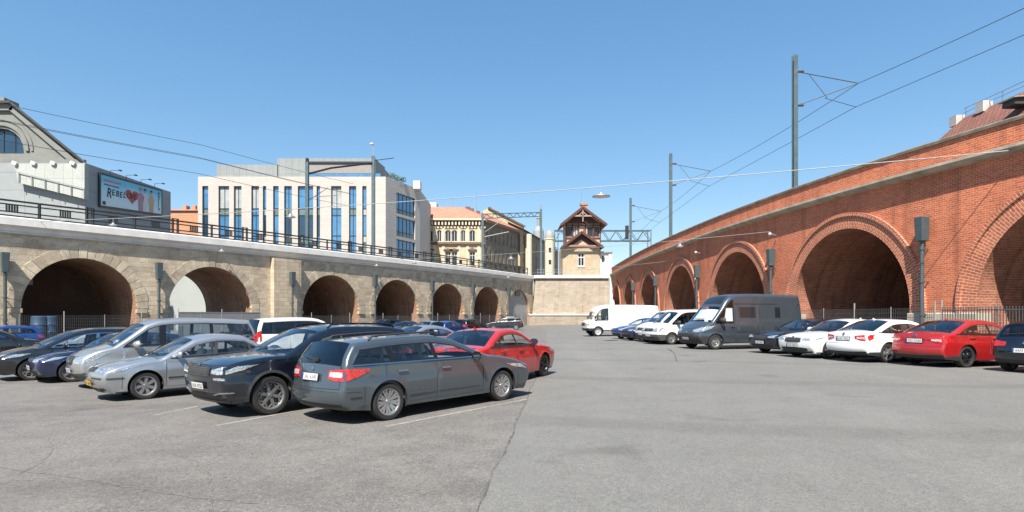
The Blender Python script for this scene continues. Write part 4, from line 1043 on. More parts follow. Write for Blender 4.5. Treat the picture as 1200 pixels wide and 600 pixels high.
for k in range(len(pm)-1):
    L1 += sagline(pm[k], pm[k+1], .28)[:-1]; L2 += sagline(pc[k], pc[k+1], .03)[:-1]
W1 = cable(L1, .022, 'messenger_wire', 'upper overhead wire running above the brick viaduct')
W2 = cable(L2, .020, 'contact_wire', 'lower overhead contact wire above the brick viaduct')
# left: mast pair with an arm, and wires along the stone viaduct
def on_left(px, off): 
    best = None
    for q in np.linspace(SL0-6 if False else SL0, SL1, 1500):
        p = CL.P(q, off); e = abs(CX+FP*p[0]/p[1]-px)
        if best is None or e < best[0]: best = (e, p)
    return best[1]
p1 = on_left(360, -3.2); p2 = on_left(437, -3.2)
T, x, zt = mast(360, 190, p1[1], 8.95, 'black steel mast with a long arm in front of the white office block', name='arm_mast', w=.36)
b = MB(); e = (at(437, p2[1]), p2[1], zz(191, p2[1])); b.tube([(x, p1[1], zz(204, p1[1])), ((x*2+e[0])/3, (p1[1]*2+e[1])/3, (zz(204, p1[1])*2+e[2])/3+.25), e], .13, 6); b.build('long_arm', M_BLACK, T)
b = MB(); b.tube([(x, p1[1], zz(236, p1[1])), (at(384, p1[1]+4), p1[1]+4, zz(220, p1[1]+4))], .05, 5); b.tube([(at(366, p1[1]), p1[1], zz(231, p1[1])), (at(394, p1[1]+4), p1[1]+4, zz(229, p1[1]+4))], .04, 5); b.build('cantilever_tube', M_GALV, T)
b = MB(); b.lathe([(.05, 0), (.2, .1), (.2, .5), (.05, .6)], (x, p1[1], zt-.1), (0, 0, 1), 10); b.build('cap', M_BLACK, T)
T, x, zt = mast(437.5, 183, p2[1], 8.95, 'dark green steel mast right of the office facade with a small lamp on top', name='arm_mast', w=.42)
b = MB(); b.tube([(x, p2[1], zt), (x, p2[1], zz(170, p2[1]))], .05, 6); b.build('top_tube', M_GALV, T)
b = MB(); b.lathe([(.05, 0), (.28, .08), (.28, .2), (.1, .3)], (x-.2, p2[1], zz(170, p2[1])), (0, 0, 1), 10); b.build('lamp_head', M_WHITE, T)
b = MB(); b.tube([(x, p2[1], zt-.6), (x+2.3, p2[1]+2, zt+.3)], .05, 5); b.build('side_arm', M_BLACK, T)
for k, (off, z, nm) in enumerate(((-3.6, 19.1, 'uppermost'), (-4.4, 18.0, 'second from top'), (-3.0, 17.55, 'third from top'), (-4.4, 16.35, 'lowest'))):
    pts = [CL.P(q, off, z-.35*math.sin(math.pi*((q-SL0) % 31)/31)) for q in np.linspace(SL0, CL.at_px(437), 40)]
    cable(pts, .022, 'overhead_wire', nm+' of the four overhead wires over the stone viaduct', group='overhead wires on the left')
# portal gantry at the far end of the stone viaduct
YG = 113.
PG = thing('portal_gantry', 'portal gantry with lattice beam across the tracks in front of the old houses', 'gantry', (at(600, YG), YG, 9.0))
for px, yt, Yp in ((565.5, 250, 103.), (634, 245, YG)):
    b = MB(); x = at(px, Yp); b.box(x-.2, x+.2, Yp-.2, Yp+.2, 8.9, zz(yt, Yp)); b.build('post', M_MAST, PG)
a, c = Vv((at(566, 103), 103, zz(256, 103))), Vv((at(634, YG), YG, zz(253.5, YG)))
b = MB(); up = Vector((0, 0, .75)); b.bar(a, c, .14); b.bar(a+up, c+up, .14)
n = 16
for k in range(n):
    b.bar(a+(c-a)*k/n+(up if k % 2 else up*0), a+(c-a)*(k+1)/n+(up*0 if k % 2 else up), .09)
b.build('lattice_beam', M_MAST, PG)
b = MB(); q = a+(c-a)*.35; b.tube([a+Vector((.3, 0, -2.4)), q+Vector((0, 0, -.1))], .06, 5); b.tube([a+Vector((.3, 0, -3.2)), a+Vector((4.5, 1, -2.2))], .06, 5); b.build('registration_arm', M_GALV, PG)
b = MB(); p = (at(634, YG), YG, zz(245, YG)); b.tube([p, (p[0], p[1], zz(238, YG))], .06, 5); b.bar((p[0]-.9, p[1], zz(239, YG)), (p[0]+.5, p[1], zz(239, YG)), .1); b.build('aerial', M_GALV, PG)
# signal gantry behind the house
YB = 128.
SG = thing('signal_gantry', 'blue grey lattice signal gantry spanning behind the signal house', 'gantry', (at(705, YB), YB, 9.2))
for px in (652, 761):
    for dx in (-.35, .35):
        b = MB(); x = at(px, YB)+dx; b.bar((x, YB, 9.1), (x, YB, zz(269, YB)), .16); b.build('leg', M_MAST, SG)
a, c = Vv((at(650, YB), YB, zz(282, YB))), Vv((at(763, YB), YB, zz(282, YB))); up = Vector((0, 0, zz(270, YB)-zz(282, YB)))
for dy in (0, 1.4):
    b = MB(); D = Vector((0, dy, 0)); b.bar(a+D, c+D, .18); b.bar(a+up+D, c+up+D, .18); n = 14
    for k in range(n): b.bar(a+D+(c-a)*k/n+(up if k % 2 else up*0), a+D+(c-a)*(k+1)/n+(up*0 if k % 2 else up), .12)
    b.build('lattice_beam', M_MAST, SG)
b = MB(); x = at(734, YB); b.box(x-.35, x+.35, YB-.9, YB-.5, zz(281, YB), zz(265, YB)); b.build('signal_head', M_BLACK, SG)
b = MB(); b.box(x-.8, x+.8, YB-1.1, YB-.1, zz(283, YB), zz(282, YB)); b.build('platform', M_MAST, SG)
# ------------------------------------------------------------------ span cables with hanging lamps
def lamp(p, label, r=.45):
    T = thing('hanging_lamp', label, 'lamp', (p[0], p[1], p[2]-.61), 'lamps hung on the span cables')
    x, y, z = p
    b = MB(); b.tube([(x, y, z), (x, y, z-.35)], .025, 5); b.build('hanger', M_GALV, T)
    b = MB(); b.lathe([(.05, -.30), (.10, -.33), (.12, -.40), (r*.75, -.44), (r*1.1, -.50), (r*1.12, -.53), (r*.95, -.52)], p, (0, 0, 1), 18); b.build('shade', M_GALV, T, smooth=40)
    b = MB(); b.lathe([(r*.94, -.52), (r*.7, -.57), (r*.35, -.60), (.01, -.61)], p, (0, 0, 1), 18); b.build('diffuser', M_WHITE, T, smooth=60)
def span(aL, aR, sag, label, lamps, r=.03, mat=None):
    a, c = Vv(aL), Vv(aR); L = sagline(a, c, sag, 40); cable(L, r, 'span_cable', label, 'cable', mat or M_CABLE, 'span cables across the car park')
    for px, lb in lamps:
        best = min(L, key=lambda p: abs(CX+FP*p.x/p.y-px)); 
        k = L.index(best)
        lamp((best.x, best.y, best.z), lb, .45 if px == 702 else .28)
qa = CL.P(CL.at_px(44), .3, 9.15); qb = CR.P(CR.at_px(1197), .1, 9.25)
span(qa, qb, .42, 'near pale span cable crossing the whole car park between both viaducts', [(702, 'large hanging lamp in front of the sky right of the signal house'), (333, 'small hanging lamp in front of the office windows'), (132, 'small hanging lamp in front of the railing near the left edge')], .021)
Yc2 = 46.; pR = CR.P(CR.at_px(905), .1, zz(275, 45.5)); pL = CL.P(CL.at_px(430), .3, 8.7)
span(pL, pR, .35, 'middle span cable running from the stone viaduct to a brick pier', [(800, 'hanging lamp before the third visible brick arch'), (597, 'hanging lamp in front of the dark tenement side'), (486, 'hanging lamp below the concrete edge near the cream tenement')], .015)
pR = CR.P(CR.at_px(782), .1, 8.1); pL = CL.P(CL.at_px(560), .3, 8.3)
span(pL, pR, .3, 'farthest span cable in front of the retaining wall', [(596, 'hanging lamp at the far end of the stone viaduct')], .015)
for px, z, lb in ((255, 8.0, 'lamp under the concrete edge above the second arch'), (436, 8.0, 'lamp under the concrete edge between third and fourth arch')):
    p = CL.P(CL.at_px(px), .8, z+.55); lamp(p, 'small white '+lb, .3)
    b = MB(); b.bar(CL.P(CL.at_px(px), .3, z+.56), CL.P(CL.at_px(px), .85, z+.56), .06); b.build('lamp_bracket', M_GALV, None, 'steel bracket of the '+lb, 'bracket')
for px, py, lb in ((911, 276, 'before the second brick pier'), (822.5, 297, 'before the third brick pier')):
    s = CR.at_px(px); p = CR.P(s, .1, zz(py, CR.P(s)[1]))
    T = thing('wall_floodlight', 'small white floodlight on the brick viaduct '+lb, 'floodlight', p, 'floodlights on the brick viaduct')
    b = MB(); b.bar(p, CR.P(s, .55, p[2]+.15), .06); b.build('arm', M_GALV, T)
    b = MB(); q = CR.P(s, .6, p[2]+.1); b.lathe([(.04, .14), (.10, .09), (.13, -.04), (.11, -.09), (.01, -.1)], q, (-.5, -.5, .7), 12); b.build('head', M_WHITE, T, smooth=40)
# ------------------------------------------------------------------ fences before the arches
M_POST = plain('pale_post', (.34, .34, .335), .5, var=.1)
def fence(C, s0, s1, off, h, label, style, pitch=2.6, white=()):
    p = C.P((s0+s1)/2, off, 0); T = thing('mesh_fence' if style != 'solid' else 'hoarding', label, 'fence', (p[0], p[1], gz(p[0])))
    n = max(1, round((s1-s0)/pitch)); S = [s0+(s1-s0)*k/n for k in range(n+1)]
    for k, s in enumerate(S):
        g = gz(C.P(s, off)[0]); b = MB(); tall = h+(.35 if k % 2 == 0 else .1)
        b.bar(C.P(s, off, g-.05), C.P(s, off, g+tall), .055 if k % 2 == 0 else .04); b.build('post', M_POST if k % 2 == 0 else M_GALV, T)
        if k == n: break
        e = S[k+1]; b = MB(); g2 = gz(C.P(e, off)[0])
        def Q(f, z): return C.P(s+(e-s)*f, off, g*(1-f)+g2*f+z)
        if style == 'mesh':
            for z in np.linspace(.12, h, 9): b.bar(Q(.01, z), Q(.99, z), .016)
            for f in np.linspace(.02, .98, 22): b.bar(Q(f, .12), Q(f, h), .012)
            o = b.build('mesh_panel', M_GALVD, T, kind='stuff')
        elif style == 'picket':
            for z in (.25, h-.15): b.bar(Q(.0, z), Q(1., z), .05)
            for f in np.linspace(.02, .98, 20): b.bar(Q(f, .12), Q(f, h), .028)
            o = b.build('picket_panel', M_GALVD, T, kind='stuff')
        else:
            b.hexa([Q(.015, .1), Q(.985, .1), tuple(Vv(Q(.985, .1))+Vector((.03, .03, 0))), tuple(Vv(Q(.015, .1))+Vector((.03, .03, 0))), Q(.015, h), Q(.985, h), tuple(Vv(Q(.985, h))+Vector((.03, .03, 0))), tuple(Vv(Q(.015, h))+Vector((.03, .03, 0)))])
            b.build('panel', M_HOARD, T)
            b = MB(); b.bar(Q(0, h+.02), Q(1, h+.02), .06); b.build('top_rail', M_GALV, T)
    return T
M_GALVD = plain('dark_galvanised', (.13, .135, .14), .5, .4, var=.2)
M_HOARD = plain('hoarding_sheet', (.30, .31, .31), .5, .3, var=.1)
fence(CR, 12.5, CR.at_px(1128), 1.3, 2.0, 'dark picket fence across the nearest brick arch at the right edge', 'picket', 2.5)
fence(CR, CR.at_px(1120), CR.at_px(905), 1.3, 1.95, 'galvanised mesh fence across the large brick arch behind the parked saloons', 'mesh', 2.7)
fence(CR, CR.at_px(900), CR.at_px(745), 1.3, 1.95, 'galvanised mesh fence along the farther brick arches behind the vans', 'mesh', 2.7)
fence(CL, CL.at_px(-40), CL.at_px(198), 1.3, 2.0, 'galvanised mesh fence in front of the first sandstone arch', 'mesh', 2.6)
fence(CL, CL.at_px(203), CL.at_px(299), 1.0, 2.3, 'grey sheet hoarding closing the second sandstone arch', 'solid', 2.0)
fence(CL, CL.at_px(305), CL.at_px(603), 1.3, 2.0, 'galvanised mesh fence along the middle and far sandstone arches', 'mesh', 2.6)
# blue drums behind the fence in the first arch
M_BLUEP = plain('blue_plastic', (.03, .075, .15), .5, var=.1)
for k, (px, o) in enumerate(((44, .45), (56, .35))):
    p = CL.P(CL.at_px(px), o, 0); g = gz(p[0])
    T = thing('plastic_drum', ['left', 'right'][k]+' one of two blue plastic drums behind the fence of the first arch', 'drum', (p[0], p[1], g), 'blue drums in the arch')
    b = MB(); b.lathe([(.01, g), (.5, g), (.52, g+.1), (.55, g+.7), (.58, g+.72), (.55, g+.78), (.55, g+1.3), (.58, g+1.32), (.55, g+1.38), (.52, g+1.9), (.45, g+1.96), (.01, g+1.97)], (p[0], p[1], 0), (0, 0, 1), 20); b.build('drum_shell', M_BLUEP, T, smooth=35)
    b = MB(); b.lathe([(.01, g+1.99), (.09, g+1.99), (.09, g+1.95)], (p[0]+.25, p[1], 0), (0, 0, 1), 10); b.build('bung', M_BLACK, T)
# ================================================================== vehicles
def paint(name, c, metal=0., rough=.35, coat=1.):
    if name in MATS: return MATS[name]
    c = tuple(x*.8 for x in c)
    t = NT(name); v = t.coord('Object')
    dust = t.ramp(t.noise(v, 2.5, 6, .7), [(.5, 0.), (.85, .07)])
    t.set(t.mix(c, (.30, .28, .25), dust), rough, metal); t.p.inputs['Coat Weight'].default_value = coat; t.p.inputs['Coat Roughness'].default_value = .03; t.p.inputs['Coat IOR'].default_value = 1.55
    MATS[name] = t.m; return t.m
def carglass(name, tint, refl=1.):
    t = NT(name); n = t.n; t.t.nodes.remove(t.p)
    tr = t.new('ShaderNodeBsdfTransparent'); tr.inputs[0].default_value = (*tint, 1)
    gl = t.new('ShaderNodeBsdfGlossy'); gl.inputs['Roughness'].default_value = .02; gl.inputs[0].default_value = (.95, .97, 1, 1)
    lw = t.new('ShaderNodeLayerWeight'); lw.inputs[0].default_value = .5; pw_ = t.new('ShaderNodeMath', operation='POWER'); t.ln(lw.outputs['Facing'], pw_.inputs[0]); pw_.inputs[1].default_value = 4.0
    fr = t.new('ShaderNodeMath', operation='MULTIPLY_ADD'); t.ln(pw_.outputs[0], fr.inputs[0]); fr.inputs[1].default_value = .9; fr.inputs[2].default_value = .07
    mx = t.new('ShaderNodeMixShader'); t.ln(fr.outputs[0], mx.inputs[0]); t.ln(tr.outputs[0], mx.inputs[1]); t.ln(gl.outputs[0], mx.inputs[2]); t.ln(mx.outputs[0], t.out.inputs[0])
    MATS[name] = t.m; return t.m
CG = carglass('car_glass', (.90, .94, .93)); CGD = carglass('privacy_glass', (.16, .18, .19))
C_TRIM = plain('gloss_black_trim', (.012, .012, .013), .25, var=.1)
C_PLAS = plain('black_plastic', (.028, .028, .030), .65, var=.2, scale=6)
C_PLASG = plain('grey_plastic', (.075, .075, .078), .65, var=.2, scale=6)
C_RUB = plain('tyre_rubber', (.022, .021, .021), .8, var=.25, scale=9)
C_ALLOY = plain('alloy', (.50, .50, .50), .35, .75, var=.08)
C_ALLOYD = plain('dark_alloy', (.035, .036, .04), .35, .5, var=.1)
C_DISC = plain('brake_disc', (.16, .15, .145), .5, .7, var=.2)
C_CHROME = plain('chrome', (.72, .72, .73), .12, 1., var=.03)
C_SEAT = plain('seat_cloth', (.15, .15, .16), .9, var=.2, scale=12)
C_SEATL = plain('beige_cloth', (.48, .46, .42), .9, var=.15, scale=12)
C_INT = plain('cabin_plastic', (.17, .17, .175), .75, var=.2)
C_LINER = plain('arch_liner', (.010, .010, .010), .9, var=.2)
C_PLATE = plain('plate_white', (.74, .74, .72), .4, var=.04)
C_PLATEY = plain('plate_yellow', (.80, .48, .03), .4, var=.04)
C_PBLUE = plain('plate_blue', (.02, .06, .35), .4, var=.04)
C_INK = plain('plate_ink', (.02, .02, .025), .5, var=.05)
C_SHADE = plain('sunshade', (.72, .74, .75), .5, var=.06, scale=5)
def lampmat(name, c, metal, rough):
    t = NT(name); v = t.coord('Object', (14, 14, 26))
    n = t.noise(v, 1.6, 2)
    t.set(t.mix(tuple(x*.45 for x in c), tuple(min(1, x*1.35) for x in c), t.ramp(n, [(.35, 0.), (.62, 1.)])), rough, metal); t.p.inputs['Coat Weight'].default_value = 1; t.p.inputs['Coat Roughness'].default_value = .02
    MATS[name] = t.m; return t.m
C_HEAD = lampmat('headlamp', (.42, .45, .48), .55, .15); C_TAIL = lampmat('tail_lamp', (.42, .012, .012), 0, .15)
C_TAILW = lampmat('tail_lamp_clear', (.62, .45, .45), .1, .15); C_AMB = lampmat('amber_lamp', (.65, .22, .02), 0, .2)

def crom(pts, n):
    P = [np.array(p, float) for p in pts]; out = []
    for i in range(len(P)-1):
        p0 = P[i-1] if i else 2*P[0]-P[1]; p1, p2 = P[i], P[i+1]; p3 = P[i+2] if i+2 < len(P) else 2*P[-1]-P[-2]
        m = max(2, int(round(n*np.linalg.norm(p2-p1))))
        for k in range(m):
            t = k/m; out.append(.5*((2*p1)+(-p0+p2)*t+(2*p0-5*p1+4*p2-p3)*t*t+(-p0+3*p1-3*p2+p3)*t**3))
    out.append(P[-1]); return out
def clip_half(poly, a, b, c):                    # keep a*x+b*z <= c
    out = []; n = len(poly)
    for i in range(n):
        p, q = poly[i], poly[(i+1) % n]; fp, fq = a*p[0]+b*p[1]-c, a*q[0]+b*q[1]-c
        if fp <= 0: out.append(p)
        if fp*fq < 0: t = fp/(fp-fq); out.append((p[0]+(q[0]-p[0])*t, p[1]+(q[1]-p[1])*t))
    return out
def line_clip(poly, d0, z0, d1, z1, keep):       # line through two points; keep 'front' (smaller d) or 'rear'
    nx, nz = (z1-z0), -(d1-d0)
    if nx < 0: nx, nz = -nx, -nz
    c = nx*d0+nz*z0
    return clip_half(poly, nx, nz, c) if keep == 'front' else clip_half(poly, -nx, -nz, -c)
def inset(poly, e):
    P = [np.array(p) for p in poly]; Q = []
    for p in P:
        if not Q or np.linalg.norm(p-Q[-1]) > 1e-4: Q.append(p)
    if np.linalg.norm(Q[0]-Q[-1]) < 1e-4: Q.pop()
    A = sum(Q[i][0]*Q[(i+1) % len(Q)][1]-Q[(i+1) % len(Q)][0]*Q[i][1] for i in range(len(Q)))
    s = 1 if A > 0 else -1; out = []
    for i in range(len(Q)):
        a = Q[i]-Q[i-1]; c = Q[(i+1) % len(Q)]-Q[i]; a = a/np.linalg.norm(a); c = c/np.linalg.norm(c)
        n1 = np.array((-a[1], a[0]))*s; n2 = np.array((-c[1], c[0]))*s; m = n1+n2; l = m.dot(m)
        m = m*(2/l) if l > .35 else m*(2/.35); out.append(tuple(Q[i]+m*.5*2*e/2*1.0))
    return out
TXT = {}
def text_mesh(txt):
    if txt in TXT: return TXT[txt]
    cu_ = bpy.data.curves.new('t', 'FONT'); cu_.body = txt; cu_.size = 1; cu_.align_x = 'CENTER'; cu_.resolution_u = 2
    o = bpy.data.objects.new('t', cu_); col.objects.link(o); dg = bpy.context.evaluated_depsgraph_get(); me = o.evaluated_get(dg).to_mesh()
    r = ([tuple(v.co) for v in me.vertices], [tuple(p.vertices) for p in me.polygons]); o.evaluated_get(dg).to_mesh_clear()
    bpy.data.objects.remove(o); bpy.data.curves.remove(cu_); TXT[txt] = r; return r

WCACHE = {}
WDUM = bpy.data.objects.new('tmp', None); ORG[WDUM] = Vector((0, 0, 0))
def wheel_meshes(wr, w, style, mat_rim):
    key = (wr, w, style, mat_rim.name)
    if key in WCACHE: return WCACHE[key]
    rr = wr*(.70 if style not in ('steel', 'cover') else .64); h = w/2
    t = MB(); pr = [(rr, -h*.85), (rr+.02, -h), (wr*.93, -h), (wr*.985, -h*.8), (wr, -h*.5), (wr, h*.5), (wr*.985, h*.8), (wr*.93, h), (rr+.02, h), (rr, h*.85)]
    t.lathe(pr, (0, 0, 0), (0, 1, 0), 40)
    m = MB(); m.lathe([(rr+.004, -h*.8), (rr-.02, -h*.7), (rr-.03, h*.55), (rr-.012, h*.86), (rr+.010, h*.90), (rr+.012, h*.80)], (0, 0, 0), (0, 1, 0), 40)
    def fn(a, r, yv): return (r*math.cos(a), yv, r*math.sin(a))
    def spoke(a, r0, r1, w0, w1, y0, y1, th=.03, skew=0):
        ps = []
        for r, ww, yy in ((r0, w0, y0), (r1, w1, y1)):
            aa = a+(skew if r == r1 else 0); ca, sa = math.cos(aa), math.sin(aa)
            for sg in (-1, 1): ps.append((r, sg*ww/2, yy, ca, sa))
        def P(q, dy): r, s_, yy, ca, sa = q; return (r*ca-s_*sa, yy+dy, r*sa+s_*ca)
        m.hexa([P(ps[0], -th), P(ps[1], -th), P(ps[3], -th), P(ps[2], -th), P(ps[0], 0), P(ps[1], 0), P(ps[3], 0), P(ps[2], 0)])
    yo = h*.62; hubr = .075
    m.lathe([(.001, yo+.012), (.035, yo+.012), (.04, yo), (hubr, yo-.004), (hubr, yo-.05)], (0, 0, 0), (0, 1, 0), 20)
    if style == 'multi':
        for k in range(9):
            for sg in (-.13, .13): spoke(2*math.pi*k/9+sg*.55, .06, rr-.012, .034, .046, yo, yo+.02, skew=sg*.62)
    elif style == 'five':
        for k in range(5): spoke(2*math.pi*k/5+.3, .05, rr-.012, .085, .06, yo, yo+.015)
    elif style == 'fivey':
        for k in range(5):
            spoke(2*math.pi*k/5+.3, .05, rr*.55, .07, .055, yo, yo+.01)
            for sg in (-1, 1): spoke(2*math.pi*k/5+.3, rr*.52, rr-.012, .04, .032, yo+.01, yo+.02, skew=sg*.30)
    elif style == 'seven':
        for k in range(7): spoke(2*math.pi*k/7, .05, rr-.012, .055, .075, yo, yo+.01)
    elif style == 'ring6':
        for k in range(6):
            a = 2*math.pi*k/6; spoke(a, .05, rr-.012, .06, .05, yo, yo+.015)
            for sg in (-1, 1): spoke(a, rr*.62, rr-.03, .03, .03, yo+.01, yo+.015, skew=sg*.42)
    else:                                        # pressed steel or trim cover: dished disc with holes
        n = 8 if style == 'steel' else 12
        m.lathe([(hubr, yo-.03), (rr*.45, yo-.01), (rr*.52, yo-.045)], (0, 0, 0), (0, 1, 0), 32)
        for k in range(n): spoke(2*math.pi*k/n, rr*.48, rr-.01, .075*rr/.22, .10*rr/.22, yo-.035, yo-.02)
        m.lathe([(rr*.78, yo-.03), (rr-.01, yo-.01)], (0, 0, 0), (0, 1, 0), 32)
    for k in range(5):
        a = 2*math.pi*k/5; m.lathe([(.001, .0), (.012, .0), (.012, -.02)], fn(a, .052, yo+.006), (0, 1, 0), 6)
    d = MB(); d.lathe([(.001, .02), (rr*.80, .02), (rr*.80, -.01), (.001, -.01)], (0, 0, 0), (0, 1, 0), 28); d.lathe([(rr-.03, -.04), (.01, -.04)], (0, 0, 0), (0, 1, 0), 24, 1)
    out = []
    for b_, mt, nm in ((t, C_RUB, 'wheel'), (m, mat_rim, 'rim'), (d, [C_DISC, C_LINER], 'brake_disc')):
        o = b_.build(nm, mt, WDUM, smooth=35); out.append(o.data); bpy.data.objects.remove(o)
    WCACHE[key] = out; return out

SEG = ('front', 'hood', 'ws', 'roof', 'rw', 'deck', 'tail')
def make_car(S, name, label, group, body_mat, pos, heading, fine=True):
    """S: dimensions in metres, profile points as (distance behind the nose, height)"""
    L, W = S['L'], S['W']; wr = S['wr']; af, ar = S['af'], S['ar']; xm = (af+ar)/2; zs = S.get('zs', .24); H = max(p[1] for p in S['roof'])
    hx = pos; T = thing(name, label, S.get('cat', 'car'), (0, 0, 0), group)
    step = .075 if fine else .16
    # ---- profile
    U, segid, rr_, cr_ = [], [], [], []
    crown = dict(front=.10, hood=.05, ws=.10, roof=.055, rw=.07, deck=.06, tail=.13); crown.update(S.get('crown', {}))
    rad = dict(front=.07, hood=.06, ws=.05, roof=.075, rw=.05, deck=.06, tail=.06); rad.update(S.get('rad', {}))
    for k, sgn in enumerate(SEG):
        if sgn not in S: continue
        pts = crom(S[sgn], 14 if fine else 8)
        if U: pts = pts[1:]
        for p in pts: U.append(p); segid.append(sgn); rr_.append(rad[sgn]); cr_.append(crown[sgn])
    U = np.array(U); N = len(U); ker = np.ones(7)/7
    def smooth(a, it=2):
        a = np.array(a, float)
        for _ in range(it): a = np.convolve(np.pad(a, 3, mode='edge'), ker, 'valid')
        return a
    rr_, cr_ = smooth(rr_, 2), smooth(cr_, 2)
    tan = np.gradient(U, axis=0); tan /= np.linalg.norm(tan, axis=1)[:, None]
    nrm = np.stack([-tan[:, 1], tan[:, 0]], 1)    # outward (nose: -d, roof: +z)
    nrm = np.stack([smooth(nrm[:, 0], 2), smooth(nrm[:, 1], 2)], 1); nrm /= np.linalg.norm(nrm, axis=1)[:, None]
    for i in range(N):                           # bumpers end square at the bottom
        if segid[i] in ('front', 'tail'):
            zlow = S['front'][0][1] if segid[i] == 'front' else S['tail'][-1][1]
            f_ = min(1., max(0., (U[i][1]-zlow)/.22)); nrm[i][1] *= f_; nrm[i] /= np.linalg.norm(nrm[i])
    E = U-nrm*(rr_+cr_)[:, None]
    b0, b1 = S['belt']; (db0, zb0), (db1, zb1) = b0, b1
    def belt(d): return zb0+(zb1-zb0)*(d-db0)/(db1-db0)
    tf, tr_, lf, lr = S.get('taper', (.07, .07, .7, .7)); tum = S.get('tumble', .30); zm = S.get('zm', .55); crz = S.get('crease', .72)
    def hw(d, z):
        a = np.clip((lf-d)/lf, 0, 1); c = np.clip((d-(L-lr))/lr, 0, 1)
        w = W/2-tf*a**2-tr_*c**2
        lo = np.clip((zm-z)/(zm-zs+.05), 0, 1.3); w = w-.045*lo**2
        bz_ = belt(d); hi = np.clip((z-zm)/np.maximum(bz_-zm, .1), 0, 1); w = w-.028*hi**2
        w = w-tum*np.clip(z-bz_, 0, 9)-.012*np.clip((z-bz_)/.04, 0, 1)
        cz = crz*(bz_/zb0); w = w+.010*np.tanh((cz-z)/.018)*np.clip(1-abs(z-cz)/.3, 0, 1)
        for ax_ in (af, ar):
            q = np.hypot(d-ax_, z-wr); w = w+S.get('flare', .012)*np.exp(-((q-wr-.05)/.07)**2)
        return w
    We = hw(E[:, 0], E[:, 1])
    def xyz(d, y, z): return (xm-d, y, z)
    # ---- ribbon over the nose, bonnet, roof and tail
    pw = S.get('pillar', .05); ni, na = (9, 5) if fine else (6, 3)
    cols = []
    for i in range(N):
        ry = min(rr_[i]*1.3, We[i]*.4); inn = We[i]-ry-pw; ys_ = [inn*k/ni for k in range(ni+1)]+[We[i]-ry]+[We[i]-ry+ry*math.sin(math.pi/2*k/na) for k in range(1, na+1)]
        q = [1.]*(ni+2)+[math.cos(math.pi/2*k/na) for k in range(1, na+1)]
        row = []
        for y, qq in zip(ys_, q):
            off = rr_[i]*qq+cr_[i]*(1-(y/We[i])**2); p = E[i]+nrm[i]*off; row.append((p[0], y, p[1]))
        cols.append(row)
    nj = len(cols[0]); full = [[xyz(d, -y, z) for d, y, z in reversed(r[1:])]+[xyz(d, y, z) for d, y, z in r] for r in cols]; nf = 2*nj-1; mid = nj-1
    V = [p for r in full for p in r]
    parts = {}
    def put(key, f, m=0): parts.setdefault(key, []).append((f, m))
    zbump_f, zbump_r = S.get('zbf', .52), S.get('zbr', .62)
    has_rw = 'rw' in S
    for i in range(N-1):
        sg = segid[i+1]
        for j in range(nf-1):
            q = (i*nf+j, (i+1)*nf+j, (i+1)*nf+j+1, i*nf+j+1); a = max(abs(j-mid), abs(j+1-mid)); zc = sum(V[t_][2] for t_ in q)/4
            inner = a <= ni; near = a <= ni+1
            if sg == 'ws': put('windscreen' if inner and i > 0 else 'body', q)
            elif sg == 'rw': put('rear_window' if inner and not S.get('norw') else 'body', q)
            elif sg == 'hood': put('bonnet' if near else 'body', q)
            elif sg == 'front': put('front_bumper', q, 1 if zc < S.get('zcf', .0) else 0)
            elif sg == 'tail': put('rear_bumper' if zc < zbump_r else ('tailgate' if near else 'body'), q, 1 if zc < S.get('zcr', .0) else 0)
            elif sg == 'deck': put('tailgate' if near else 'body', q)
            elif S.get('skylight') and inner and S['skylight'][0] < (U[i][0]+U[i+1][0])/2 < S['skylight'][1]: put('skylight', q)
            else: put('body', q)
    # ---- sides
    out = [tuple(p) for p in E]; out = [p for p in out]
    dstart, dend = out[0][0], out[-1][0]
    ra = wr+S.get('gap', .055)
    ea, eb = ar+ra*.96, af-ra*.96
    bot = [(ea+(dend-ea)*(1-k/6), zs+(out[-1][1]-zs)*(1-k/6)) for k in range(1, 7)]+[(ea+(eb-ea)*k/24, zs) for k in range(1, 24)]+[(eb+(dstart-eb)*k/6, zs+(out[0][1]-zs)*k/6) for k in range(0, 6)]
    outer = out+bot
    def circ(ax_, r, n=36): return [(ax_+r*math.cos(2*math.pi*k/n), wr+r*math.sin(2*math.pi*k/n)) for k in range(n)]
    iw = [i for i in range(N) if segid[i] in ('ws', 'roof', 'rw')]
    def region(e, zoff):                         # area under the roof edge, above the belt
        ch = [tuple(E[i]-nrm[i]*e) for i in iw]; ch = [p for p in ch if p[1] > belt(p[0])+zoff+.015]
        if not ch: return []
        f = ch[0]; l = ch[-1]
        return [(f[0]-.02, belt(f[0])+zoff)]+ch+[(l[0]+.01, belt(l[0])+zoff)]
    D = S.get('dlo'); loops = [outer]+[circ(af, ra), circ(ar, ra)]; glass = []; doors = []; dlo = None
    if D:
        (fb, rb, rt) = D['f'], D['rb'], D['rt']; zt_ = H-.1
        big = region(.035, .012); big = line_clip(big, rb, belt(rb), rt, zt_, 'front'); big = clip_half(big, -1, 0, -fb); dlo = big
        g0 = region(.058, .034); g0 = line_clip(g0, rb-.025, belt(rb), rt-.025, zt_, 'front'); g0 = clip_half(g0, -1, 0, -(fb+.03))
        cur = g0
        for (pb, ptop, pwid, priv) in D['pillars']+[None] if False else D['pillars']:
            a = line_clip(cur, pb-pwid/2, belt(pb), ptop-pwid/2, zt_, 'front'); glass.append(a); cur = line_clip(cur, pb+pwid/2, belt(pb), ptop+pwid/2, zt_, 'rear')
        glass.append(cur); glass = [g for g in glass if len(g) > 2]
        loops += [dlo]+glass
